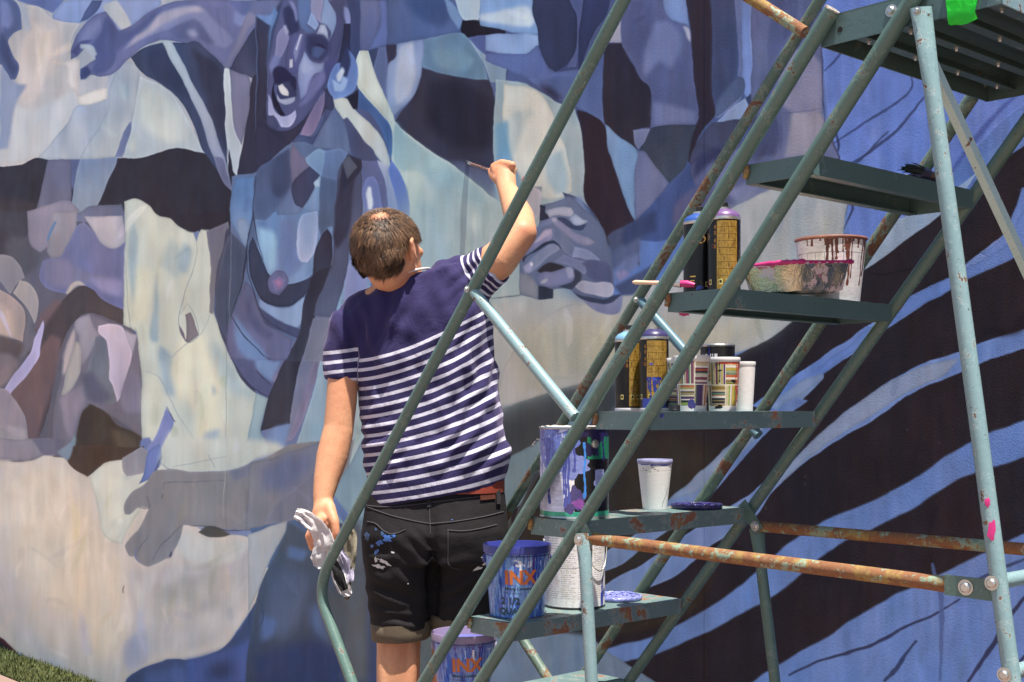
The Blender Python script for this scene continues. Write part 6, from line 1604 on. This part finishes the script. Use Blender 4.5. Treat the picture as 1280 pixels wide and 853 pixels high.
for i in range(46000):
    z_ = rnd.uniform(-1, 1); a = rnd.uniform(0, 6.2832); s_q = math.sqrt(1-z_*z_); dv = Vector((s_q*math.cos(a), s_q*math.sin(a), z_))
    if not hair_region(dv): continue
    if abs(dv.dot(HR)) > 0.80 and (HC+dv*0.08-H(math.copysign(0.076, dv.dot(HR)), -0.004, -0.020)).length < 0.036: continue
    bald = (dv-crown_dir).length
    if bald < 0.46 and rnd.random() < 1.1*(1-bald/0.46)+0.05: continue
    hit, nrm, _, _ = bvh.ray_cast(HC+dv*0.3, -dv, 0.32)
    if hit is None or (hit-HC).length > 0.119: continue
    flow = (dv-crown_dir*dv.dot(crown_dir)); flow = (nrm*0 + flow); tdir = (flow - nrm*flow.dot(nrm))
    swirl = nrm.cross(tdir)*0.25; cn = Vector((mnoise.noise(hit*60), mnoise.noise(hit*60+Vector((7, 3, 1))), mnoise.noise(hit*60+Vector((2, 9, 5)))))*0.45
    tdir = (tdir.normalized()+swirl+cn+Vector((rnd.gauss(0, .10), rnd.gauss(0, .10), rnd.gauss(0, .10)))).normalized(); tdir = (tdir-HU*0.25); tdir = (tdir-nrm*tdir.dot(nrm)).normalized()
    ln = rnd.uniform(0.020, 0.036)*(0.6 if bald < 0.5 else 1.0)*(0.55 if dv.dot(HF) > -0.1 and dv.dot(HU) < 0.1 else 1); lift = 0.003+0.007*rnd.random()
    w_ = rnd.uniform(0.00045, 0.0009); side = nrm.cross(tdir).normalized()*w_
    cl = 0.5+1.1*mnoise.noise(hit*85)
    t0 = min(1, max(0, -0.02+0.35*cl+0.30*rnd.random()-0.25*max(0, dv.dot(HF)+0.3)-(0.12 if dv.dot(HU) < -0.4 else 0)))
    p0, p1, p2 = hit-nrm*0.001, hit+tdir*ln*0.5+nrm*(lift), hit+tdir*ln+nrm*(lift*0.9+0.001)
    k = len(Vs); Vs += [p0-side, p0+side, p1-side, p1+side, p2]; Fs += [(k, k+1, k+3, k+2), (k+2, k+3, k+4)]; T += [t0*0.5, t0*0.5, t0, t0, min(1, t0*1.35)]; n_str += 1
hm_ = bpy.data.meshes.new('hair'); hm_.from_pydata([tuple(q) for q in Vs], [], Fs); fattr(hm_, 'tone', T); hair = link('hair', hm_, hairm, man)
# scalp shade: close cropped undercoat
bmU = bmesh.new(); idx = {}
for p in me.polygons:
    c_ = Vector(v[list(p.vertices)].mean(0)); dv = (c_-HC)
    if (dv.dot(HR) < -0.05 and dv.dot(HU) < -0.03) or dv.length > 0.110 or (dv.dot(HU) < -0.05 and dv.dot(HF) > -0.02): continue
    dn = dv.normalized()
    if hair_region(dn) and (dn-crown_dir).length > 0.34+0.1*mnoise.noise(c_*40) and not (abs(dv.dot(HR)) > 0.079) and (c_-H(math.copysign(0.078, dv.dot(HR)), -0.006, -0.020)).length > 0.037:
        f = []
        for vi in p.vertices:
            if vi not in idx: idx[vi] = bmU.verts.new(Vector(v[vi])+Vector(me.vertices[vi].normal)*0.0016)
            f.append(idx[vi])
        bmU.faces.new(f)
uc = bpy.data.meshes.new('u'); bmU.to_mesh(uc); bmU.free(); link('hair_undercoat', uc, simple('dark_hair_base', (0.030, 0.018, 0.012), 0.6, 0, 0.4, 120, 0.3), hair, smooth=180)
# ---- shirt
def ringloft(bm, rings, seg=48, p=2.35):
    out = []
    for (l, r, z, dep) in rings:
        A_, B_ = at(l[0], l[1], z), at(r[0], r[1], z); c_ = (A_+B_)/2; hx = (B_-A_)/2; ring = []
        for k in range(seg):
            a = 2*math.pi*k/seg; ca, sa = math.cos(a), math.sin(a)
            x = math.copysign(abs(ca)**(2/p), ca); y = math.copysign(abs(sa)**(2/p), sa)
            ring.append(bm.verts.new(c_+hx*x+Vector((0, dep*y, 0))))
        out.append(ring)
    for i in range(len(out)-1):
        for k in range(seg): bm.faces.new((out[i][k], out[i][(k+1) % seg], out[i+1][(k+1) % seg], out[i+1][k]))
    bm.faces.new(out[0][::-1]); bm.faces.new(out[-1]); return out
bm = bmesh.new()
ringloft(bm, [((461, 633), (629, 606), 3.36, .128), ((457, 590), (639, 573), 3.36, .135), ((453, 545), (630, 527), 3.36, .128), ((448, 503), (622, 482), 3.36, .125), ((444, 462), (617, 432), 3.355, .125),
    ((439, 432), (613, 397), 3.35, .122), ((430, 410), (606, 366), 3.345, .112), ((434, 392), (597, 340), 3.34, .095), ((449, 376), (580, 328), 3.335, .080), ((466, 363), (553, 333), 3.33, .064), ((476, 356), (540, 343), 3.33, .052)])
def frustum(bm, pts, rads, seg=28): add_tube(bm, smooth_path(pts, 4), [r for r in np.interp(np.linspace(0, len(rads)-1, (len(pts)-1)*4+1), range(len(rads)), rads)], seg=seg)
frustum(bm, [at(444, 400, 3.335), at(434, 428, 3.33), at(428, 477, 3.325)], [0.058, 0.053, 0.0485])
frustum(bm, [at(575, 362, 3.345), at(596, 345, 3.335), at(618, 330, 3.305)], [0.066, 0.062, 0.056])
cone_cap(bm, at(446, 397, 3.335), at(470, 380, 3.335), 0.052, 0.05); cone_cap(bm, at(560, 352, 3.34), at(590, 346, 3.34), 0.056, 0.058)
me = fuse(bm, 0.0050, 3, 0.5)
me.update(); v = verts_np(me); px, py = pix(v); nrm = np.empty(len(v)*3); me.vertices.foreach_get('normal', nrm); nrm = nrm.reshape(-1, 3)
# folds pull from the raised shoulder to the left waist, and gather at the right waist
def fold(x, y, ang, wave, ph, lo, hi, env): 
    ca, sa = math.cos(math.radians(ang)), math.sin(math.radians(ang)); t = -x*sa+y*ca; return env*np.sin(2*math.pi*t/wave+ph)
nz = np.array([mnoise.noise(Vector(q)*9) for q in v[::1]]); nz2 = np.array([mnoise.noise(Vector((q[0]*22+q[2]*14, q[1]*10, q[2]*12-q[0]*16))) for q in v])
g = lambda cx, cy, rx, ry: np.exp(-((px-cx)/rx)**2-((py-cy)/ry)**2)
disp = 0.006*nz2+0.005*nz
disp += 0.0045*fold(px+nz*26, py, -58, 26, 0.3, 0, 0, g(585, 480, 45, 75)) + 0.0050*fold(px, py+nz*20, -38, 22, 1.3, 0, 0, g(590, 570, 50, 38))
disp += 0.0040*fold(px+nz*20, py, -75, 30, 0.0, 0, 0, g(500, 405, 40, 34)) + 0.0045*fold(px, py+nz*16, 75, 18, 1.0, 0, 0, g(450, 420, 14, 40)) + 0.004*fold(px, py+nz*14, -20, 20, 1.0, 0, 0, g(470, 560, 34, 40))
disp += 0.0035*fold(px, py, -40, 16, 0.0, 0, 0, g(598, 345, 30, 30)) - 0.006*g(543, 470, 7, 120)
disp *= 1.35
edge = np.clip((620-(py+0.14*(px-461)))/20, 0.15, 1)
v2 = v+nrm*(disp*edge)[:, None]; me.vertices.foreach_set('co', v2.ravel()); me.update()
# stripe coordinate sewn into the cloth
x_ = np.clip((px-448)/170, -0.2, 1.15); base_y = py + (68+(28-68)*np.clip((py-420)/190, 0, 1))*np.sign(x_)*np.abs(x_)**1.45
body_s = (base_y-449)/11.9
body_s += 0.18*nz*0+0.05*fold(px, py, -58, 26, 0.3, 0, 0, g(585, 480, 45, 75))
dL = ((px < 447+np.clip(470-py, -20, 40)*0.05)&(py > 395)&(py < 500)); sl = (py-437+(px-430)*0.12)/12.4
AxR = (at(618, 330, 3.305)-at(575, 362, 3.345)).normalized(); dist = (v-np.array(at(618, 330, 3.305)))@np.array(AxR); radial = np.linalg.norm(v-np.array(at(618, 330, 3.305))-np.outer(dist, np.array(AxR)), axis=1)
isR = (dist > -0.080)&(radial < 0.082)&(px > 575+np.clip(350-py, -40, 60)*-0.35)
st = body_s.copy(); st = np.where(dL, sl, st); sr_ = (dist+0.062)/0.0165; st = np.where(isR, sr_, st)
fattr(me, 'stripe', st)
cloth, nt, b = newmat('striped_jersey'); at_ = nt.nodes.new('ShaderNodeAttribute'); at_.attribute_name = 'stripe'
fr = nt.nodes.new('ShaderNodeMath'); fr.operation = 'FRACT'; nt.links.new(at_.outputs['Fac'], fr.inputs[0])
w1 = ramp(nt, fr.outputs[0], [(0.0, 1.0), (0.32, 1.0), (0.37, 0.0), (0.97, 0.0), (1.0, 0.5)])
gt0 = nt.nodes.new('ShaderNodeMath'); gt0.operation = 'GREATER_THAN'; nt.links.new(at_.outputs['Fac'], gt0.inputs[0]); gt0.inputs[1].default_value = -0.02
mu = nt.nodes.new('ShaderNodeMath'); mu.operation = 'MULTIPLY'; nt.links.new(w1, mu.inputs[0]); nt.links.new(gt0.outputs[0], mu.inputs[1])
nav = mix(nt, noise_n(nt, 35, 4), (0.022, 0.018, 0.070), (0.036, 0.030, 0.100)); wht = mix(nt, noise_n(nt, 60, 4), (0.66, 0.65, 0.74), (0.52, 0.51, 0.61))
nt.links.new(mix(nt, mu.outputs[0], nav, wht), b.inputs['Base Color']); b.inputs['Roughness'].default_value = 0.88; b.inputs['Specular IOR Level'].default_value = 0.2
b.inputs['Sheen Weight'].default_value = 0.22; b.inputs['Sheen Roughness'].default_value = 0.4; b.inputs['Sheen Tint'].default_value = (0.75, 0.65, 1, 1)
m1 = nt.nodes.new('ShaderNodeMath'); m1.operation = 'MULTIPLY_ADD'; nt.links.new(noise_n(nt, 420, 2), m1.inputs[0]); m1.inputs[1].default_value = 0.12; nt.links.new(noise_n(nt, 13, 4, 0.6, dist=0.8, stretch=(1, 1, 0.6)), m1.inputs[2])
bump(nt, b, m1.outputs[0], 0.6, 0.020)
shirt = link('shirt', me, cloth, man, smooth=180)
bvs = BVHTree.FromPolygons([tuple(x) for x in v2.tolist()], [tuple(p.vertices) for p in me.polygons])
def on_surf(bv, px_, py_, off=0.0008):
    d = (at(px_, py_, 1)-Vector((0, 0, EYE))).normalized(); hit, n_, _, _ = bv.ray_cast(Vector((0, 0, EYE))+d*1.0, d, 10)
    return (hit+n_*off, n_) if hit else (None, None)
def surf_line(name, bv, pts, r, mat, par, sub=8, flat=0.5):
    P = smooth_path([Vector((x, y, 0)) for x, y in pts], sub); Q = []
    for q in P:
        h, n_ = on_surf(bv, q.x, q.y, r*0.4)
        if h: Q.append(h)
    if len(Q) < 3: return None
    bm = bmesh.new(); add_tube(bm, Q, r, seg=8); return link(name, bm2me(bm), mat, par, smooth=70)
navy_rib = simple('navy_rib', (0.022, 0.016, 0.055), 0.9, 0, 0.2, 200, 0.4)
# neck band and shell necklace
bm = bmesh.new(); P = []
NC = at(503, 350, 3.325)
for i in range(49):
    a = 2*math.pi*i/48; P.append(NC+Vector((0.0700*math.cos(a), 0.069*math.sin(a)+0.002, 0.021*math.cos(a)-0.011)))
add_tube(bm, P, 0.0058, seg=8, cap=False); link('neckband', bm2me(bm), navy_rib, shirt, smooth=70)
bm = bmesh.new(); P = []
for i in range(49):
    a = 2*math.pi*i/48; P.append(at(504, 350, 3.316)+Vector((0.0690*math.cos(a), 0.0745*math.sin(a), 0.020*math.cos(a)+0.008)))
add_tube(bm, P, 0.0034, seg=8, cap=False); nk = link('necklace', bm2me(bm), simple('pale_bead_band', (0.62, 0.58, 0.56), 0.35, 0.1, 0.3, 220, 0.3), man, smooth=70); nk['label'] = 'pale necklace with a dark clasp'
bm = bmesh.new(); add_tube(bm, [P[i]+Vector((0, -0.0015, 0)) for i in (32, 33, 34)], 0.0042, seg=8); link('clasp', bm2me(bm), black_pl, nk, smooth=50)
# ---- shorts
bm = bmesh.new()
ringloft(bm, [((459, 612), (627, 592), 3.36, .108), ((455, 640), (632, 628), 3.36, .122), ((453, 668), (635, 662), 3.355, .130), ((455, 702), (635, 700), 3.355, .120)], p=2.5)
ringloft(bm, [((455, 690), (547, 690), 3.35, .112), ((458, 735), (545, 735), 3.35, .098), ((463, 770), (540, 770), 3.35, .086), ((466, 794), (536, 795), 3.35, .080)], seg=36, p=2.2)
ringloft(bm, [((539, 690), (635, 690), 3.37, .112), ((538, 735), (624, 735), 3.375, .098), ((536, 768), (614, 770), 3.38, .086), ((536, 778), (609, 790), 3.38, .080)], seg=36, p=2.2)
me = fuse(bm, 0.0048, 3, 0.5); me.update(); v = verts_np(me); px, py = pix(v); nrm = np.empty(len(v)*3); me.vertices.foreach_get('normal', nrm); nrm = nrm.reshape(-1, 3)
nz = np.array([mnoise.noise(Vector((q[0]*14, q[1]*9, q[2]*10))) for q in v]); nz2 = np.array([mnoise.noise(Vector(q)*32) for q in v])
disp = 0.0040*nz+0.0012*nz2 - 0.014*g(541, 690, 7, 42)*(v[:, 1] < 3.36) - 0.012*np.exp(-((px-541)/6)**2)*(py > 690)*(v[:, 1] < 3.36)
disp += 0.0055*fold(px, py+nz*14, 24, 24, 0.4, 0, 0, g(495, 735, 34, 26)) + 0.0055*fold(px, py+nz*14, -22, 24, 0.6, 0, 0, g(585, 735, 34, 26)) + 0.003*fold(px+nz*8, py, 40, 15, 0, 0, 0, g(520, 690, 26, 22))
disp += 0.007*(g(500, 668, 34, 26)+g(585, 668, 34, 26))*(v[:, 1] < 3.36) + 0.004*fold(px, py+nz*10, 8, 18, 0, 0, 0, g(505, 775, 32, 14))
v2 = v+nrm*disp[:, None]; me.vertices.foreach_set('co', v2.ravel()); me.update()
den, nt, b = newmat('black_denim'); c0 = mix(nt, noise_n(nt, 7, 5, 0.65), (0.008, 0.007, 0.008), (0.019, 0.017, 0.019)); c0 = mix(nt, ramp(nt, noise_n(nt, 330, 2), [(0.5, 0.0), (0.8, 0.35)]), c0, (0.04, 0.036, 0.040))
c0 = mix(nt, ramp(nt, noise_n(nt, 55, 5, 0.8), [(0.735, 0.0), (0.75, 0.7)]), c0, (0.35, 0.37, 0.45)); nt.links.new(c0, b.inputs['Base Color']); b.inputs['Roughness'].default_value = 0.85; b.inputs['Specular IOR Level'].default_value = 0.25
bump(nt, b, noise_n(nt, 22, 6, 0.7), 0.5, 0.006)
shorts = link('shorts', me, den, man, smooth=180); shorts['label'] = 'dark paint-stained shorts'
bvp = BVHTree.FromPolygons([tuple(x) for x in v2.tolist()], [tuple(p.vertices) for p in me.polygons])
thread = simple('dark_seam', (0.045, 0.042, 0.048), 0.9, 0, 0.4, 200, 0.4)
for nm, pts in (('seam', [(537, 616), (537, 640), (538, 668)]), ('seam', [(459, 634), (490, 645), (520, 652), (537, 655)]), ('seam', [(537, 655), (570, 652), (605, 646), (629, 640)]),
        ('pocket_edge', [(459, 652), (470, 655), (480, 664), (492, 668), (507, 662)]), ('pocket_edge', [(559, 663), (580, 664), (600, 661), (621, 656)]), ('pocket_edge', [(560, 663), (560, 690), (561, 706), (575, 712)]),
        ('waist_seam', [(458, 632), (480, 634), (510, 632), (540, 628)]), ('waist_seam', [(540, 628), (575, 624), (605, 620), (629, 615)])):
    surf_line(nm, bvp, pts, 0.0016, thread, shorts)
# cuffs rolled up
cuffm = simple('olive_turn_up', (0.115, 0.088, 0.058), 0.92, 0, 0.25, 90, 0.5)
def cuff(l0, r0, l1, r1, z, dep):
    bm = bmesh.new(); rr = []
    for t in (0, 0.1, 0.5, 0.9, 1.0, 1.0, 0.5, 0.0):
        pass
    specs = [(0.0, 0.0), (0.04, 0.004), (0.5, 0.0055), (0.96, 0.005), (1.0, 0.003), (0.98, -0.003), (0.5, -0.004)]
    for t, o_ in specs:
        A_ = at(l0[0]+(l1[0]-l0[0])*t, l0[1]+(l1[1]-l0[1])*t, z); B_ = at(r0[0]+(r1[0]-r0[0])*t, r0[1]+(r1[1]-r0[1])*t, z); c_ = (A_+B_)/2; hx = (B_-A_)/2; ring = []
        for k in range(40):
            a = 2*math.pi*k/40; wv = 1+0.015*math.sin(3*a+t*4)+0.012*math.sin(7*a); ring.append(bm.verts.new(c_+hx*(math.cos(a)*(1+o_/hx.length))*wv+Vector((0, (dep+o_)*math.sin(a)*wv, 0))))
        rr.append(ring)
    for i in range(len(rr)-1):
        for k in range(40): bm.faces.new((rr[i][k], rr[i][(k+1) % 40], rr[i+1][(k+1) % 40], rr[i+1][k]))
    return link('cuff', bm2me(bm), cuffm, shorts, smooth=60)
cuff((464, 777), (538, 774), (467, 799), (536, 796), 3.35, 0.083); cuff((536, 764), (612, 776), (538, 784), (607, 797), 3.38, 0.083)
# belt and leather patch
bm = bmesh.new(); rr = []
for h_, o_ in ((0, 0.002), (0, 0.006), (1, 0.006), (1, 0.002)):
    A_, B_ = at(467, 615-h_*10, 3.36), at(628, 614-h_*14, 3.36); c_ = (A_+B_)/2; hx = (B_-A_)/2; ring = []
    for k in range(56):
        a = 2*math.pi*k/56; ca, sa = math.cos(a), math.sin(a); ring.append(bm.verts.new(c_+hx*(math.copysign(abs(ca)**0.8, ca)*(1+o_/hx.length))+Vector((0, (0.116+o_)*math.copysign(abs(sa)**0.8, sa), 0))))
    rr.append(ring)
for i in range(3):
    for k in range(56): bm.faces.new((rr[i][k], rr[i][(k+1) % 56], rr[i+1][(k+1) % 56], rr[i+1][k]))
link('belt', bm2me(bm), simple('orange_red_belt', (0.26, 0.045, 0.024), 0.55, 0, 0.25, 60, 0.3), man, smooth=60)
def surf_patch(name, bv, quad, off, mat, par, n_=8):
    bm = bmesh.new(); g_ = []
    for i in range(n_+1):
        row = []
        for j in range(n_+1):
            u, w_ = i/n_, j/n_; x = (quad[0][0]*(1-u)+quad[1][0]*u)*(1-w_)+(quad[3][0]*(1-u)+quad[2][0]*u)*w_; y = (quad[0][1]*(1-u)+quad[1][1]*u)*(1-w_)+(quad[3][1]*(1-u)+quad[2][1]*u)*w_
            h, nn = on_surf(bv, x, y, off); 
            if h is None: bm.free(); return None
            row.append(bm.verts.new(h))
        g_.append(row)
    for i in range(n_):
        for j in range(n_): bm.faces.new((g_[i][j], g_[i+1][j], g_[i+1][j+1], g_[i][j+1]))
    bmesh.ops.solidify(bm, geom=bm.faces[:], thickness=0.0012); return link(name, bm2me(bm), mat, par, smooth=40)
surf_patch('leather_patch', bvp, [(599, 613), (617, 611), (618, 624), (600, 626)], 0.0045, simple('brown_leather', (0.16, 0.05, 0.03), 0.6, 0, 0.3, 90, 0.4), shorts)
surf_patch('belt_loop', bvp, [(534, 619), (539, 618.5), (539, 634), (534, 634.5)], 0.004, thread, shorts, 4)
surf_patch('belt_loop', bvp, [(618, 604), (623, 603.5), (624, 630), (619, 631)], 0.006, thread, shorts, 4)
# paint on the shorts
def surf_blob(name, bv, cx, cy, rx, ry, mat, par, seed, ang=0.0):
    rnd = random.Random(seed); h0, n0 = on_surf(bv, cx, cy, 0.0016)
    if h0 is None: return
    bm = bmesh.new(); c_ = bm.verts.new(h0); ring = []
    for k in range(18):
        a = 2*math.pi*k/18; rr = 0.45+0.65*rnd.random(); dx, dy = rx*math.cos(a)*rr, ry*math.sin(a)*rr; x = cx+dx*math.cos(ang)-dy*math.sin(ang); y = cy+dx*math.sin(ang)+dy*math.cos(ang)
        h, nn = on_surf(bv, x, y, 0.0007); 
        if h is None or (h-h0).length > 0.08: h = h0
        ring.append(bm.verts.new(h))
    for k in range(18):
        try: bm.faces.new((c_, ring[k], ring[(k+1) % 18]))
        except ValueError: pass
    link(name, bm2me(bm), mat, par, smooth=180)
bl = simple('sky_blue_paint', (0.05, 0.14, 0.42), 0.45, 0, 0.3, 80); bl2 = simple('dull_blue_paint', (0.04, 0.09, 0.20), 0.6, 0, 0.3, 80); wh = simple('dry_white_paint', (0.62, 0.63, 0.64), 0.5, 0, 0.15, 80)
for i, (cx, cy, rx, ry, m_, an_) in enumerate([(484, 673, 7, 6, bl, 0.2), (474, 679, 5, 4, bl, 0), (459, 671, 4, 7, bl2, 0), (471, 690, 3.5, 4, bl, 0), (492, 669, 3, 3, bl, 0), (478, 667, 2.5, 4, bl2, 0), (465, 683, 3, 3, bl, 0), (470, 662, 2, 3, bl2, 0),
        (481, 703, 13, 2.6, wh, 0.5), (491, 691, 3, 1.4, wh, 0.2), (473, 708, 9, 3, wh, 0.25), (470, 700, 2, 5, wh, -0.3), (597, 711, 8, 2.6, wh, -0.4), (606, 705, 4, 2, wh, -0.4), (603, 697, 2, 1.2, wh, 0), (612, 690, 1.3, 1.3, bl, 0), (565, 650, 1.2, 1, bl, 0), (510, 730, 1.1, 1, wh, 0), (604, 742, 3, 1.5, bl, 0)]):
    surf_blob('paint_splash', bvp, cx, cy, rx, ry, m_, shorts, i+1, an_)
# shoes, out of the picture but on the ground
shoe = simple('dark_canvas', (0.05, 0.05, 0.06), 0.8)
for a_, s in ((AL, -1), (AR, 1)):
    bm = bmesh.new(); chain(bm, [a_+Vector((0, -0.03, -0.045)), a_+Vector((0, 0.02, -0.035)), a_+Vector((0.03*s, 0.17, -0.05))], [0.043, 0.050, 0.040]); link('shoe', fuse(bm, 0.006, 3), shoe, man, smooth=180)
# ---- the brush in his hand
bt = onr(583, 203, WALL_R)-RD*0.001; root = thing('paint_brush', BP, 'slim paint-speckled brush held in the painter\'s raised hand, tip on the mural', 'paintbrush')
hd, nt, b = newmat('speckled_handle'); nt.links.new(mix(nt, ramp(nt, noise_n(nt, 190, 2), [(0.5, 0.0), (0.54, 1.0)]), (0.02, 0.018, 0.02), (0.40, 0.20, 0.16)), b.inputs['Base Color']); b.inputs['Roughness'].default_value = 0.4
ln = (bt-BP).length; d = (bt-BP).normalized(); bm = bmesh.new(); add_tube(bm, [BP-d*0.06, BP-d*0.03, BP, BP+d*(ln-0.055)], [0.002, 0.0035, 0.0045, 0.0042], seg=12); link('handle', bm2me(bm), hd, root, smooth=60)
bm = bmesh.new(); add_tube(bm, [BP+d*(ln-0.056), BP+d*(ln-0.026)], [0.0048, 0.0055], seg=12); link('ferrule', bm2me(bm), tin_m, root, smooth=40)
bm = bmesh.new(); add_tube(bm, [BP+d*(ln-0.027), BP+d*(ln-0.012), BP+d*ln], [0.0058, 0.0065, 0.0015], seg=12); link('bristles', bm2me(bm), simple('inky_bristle', (0.02, 0.02, 0.035), 0.6), root, smooth=60)
# ---- rag in the left hand
rp = at(405, 668, 3.215); root = thing('rag', rp, 'crumpled white paint-smeared rag hanging from the painter\'s left hand', 'rag')
def sheet_strip(name, cl, mat, seed, thick=0.0014, crump=0.008, nw=10):
    P = smooth_path([Vector((*c[:2], c[2])) for c in cl], 6); W = np.interp(np.linspace(0, 1, len(P)), np.linspace(0, 1, len(cl)), [c[3] for c in cl]); bm = bmesh.new(); g_ = []
    for i, p in enumerate(P):
        d = (P[min(i+1, len(P)-1)]-P[max(i-1, 0)]); d.z = 0; d.normalize(); sx = Vector((-d.y, d.x, 0)); row = []
        for j in range(nw+1):
            u = (j/nw-0.5)*2; q = p+sx*u*W[i]*(1+0.12*mnoise.noise(Vector((i*0.5, seed, u)))); w3 = at(q.x, q.y, q.z)
            w3 += Vector((0, crump*(mnoise.noise(Vector((i*0.16, j*0.42, seed*3.1)))*2.4+0.35*math.sin(j*0.9+i*0.3+seed)), 0)); row.append(bm.verts.new(w3))
        g_.append(row)
    for i in range(len(g_)-1):
        for j in range(nw): bm.faces.new((g_[i][j], g_[i+1][j], g_[i+1][j+1], g_[i][j+1]))
    bmesh.ops.solidify(bm, geom=bm.faces[:], thickness=thick); return link(name, bm2me(bm), mat, root, smooth=60)
ragw, nt, b = newmat('rag_white'); nt.links.new(mix(nt, ramp(nt, noise_n(nt, 30, 4), [(0.58, 0.0), (0.68, 0.7)]), (0.78, 0.77, 0.78), (0.35, 0.34, 0.40)), b.inputs['Base Color']); b.inputs['Roughness'].default_value = 0.95; b.inputs['Specular IOR Level'].default_value = 0.1
sheet_strip('cloth_fold', [(369, 642, 3.17, 6), (380, 646, 3.16, 9), (393, 656, 3.155, 11), (402, 670, 3.16, 12), (404, 686, 3.165, 12), (402, 700, 3.17, 14), (398, 711, 3.17, 7)], ragw, 1)
sheet_strip('cloth_fold', [(408, 662, 3.19, 4), (414, 680, 3.19, 6), (419, 700, 3.18, 8), (424, 720, 3.18, 9), (432, 738, 3.18, 8), (438, 744, 3.18, 3)], ragw, 2)
sheet_strip('inner_fold', [(414, 690, 3.168, 3), (419, 706, 3.160, 5), (424, 722, 3.158, 7), (431, 738, 3.16, 5)], simple('black_print_cloth', (0.02, 0.02, 0.022), 0.7, 0, 0.8, 180, 0.3), 3, crump=0.003)
sheet_strip('outer_fold', [(428, 660, 3.22, 3), (437, 668, 3.215, 8), (438, 690, 3.21, 8), (435, 712, 3.21, 8), (434, 730, 3.21, 6), (434, 750, 3.21, 3)], simple('stained_beige_cloth', (0.40, 0.36, 0.27), 0.9, 0, 0.5, 35, 0.5), 4)
sheet_strip('cloth_fold', [(424, 688, 3.195, 3), (430, 700, 3.19, 7), (433, 716, 3.19, 9), (437, 728, 3.19, 6)], simple('lilac_cloth', (0.55, 0.52, 0.66), 0.9, 0, 0.3, 40, 0.5), 5)
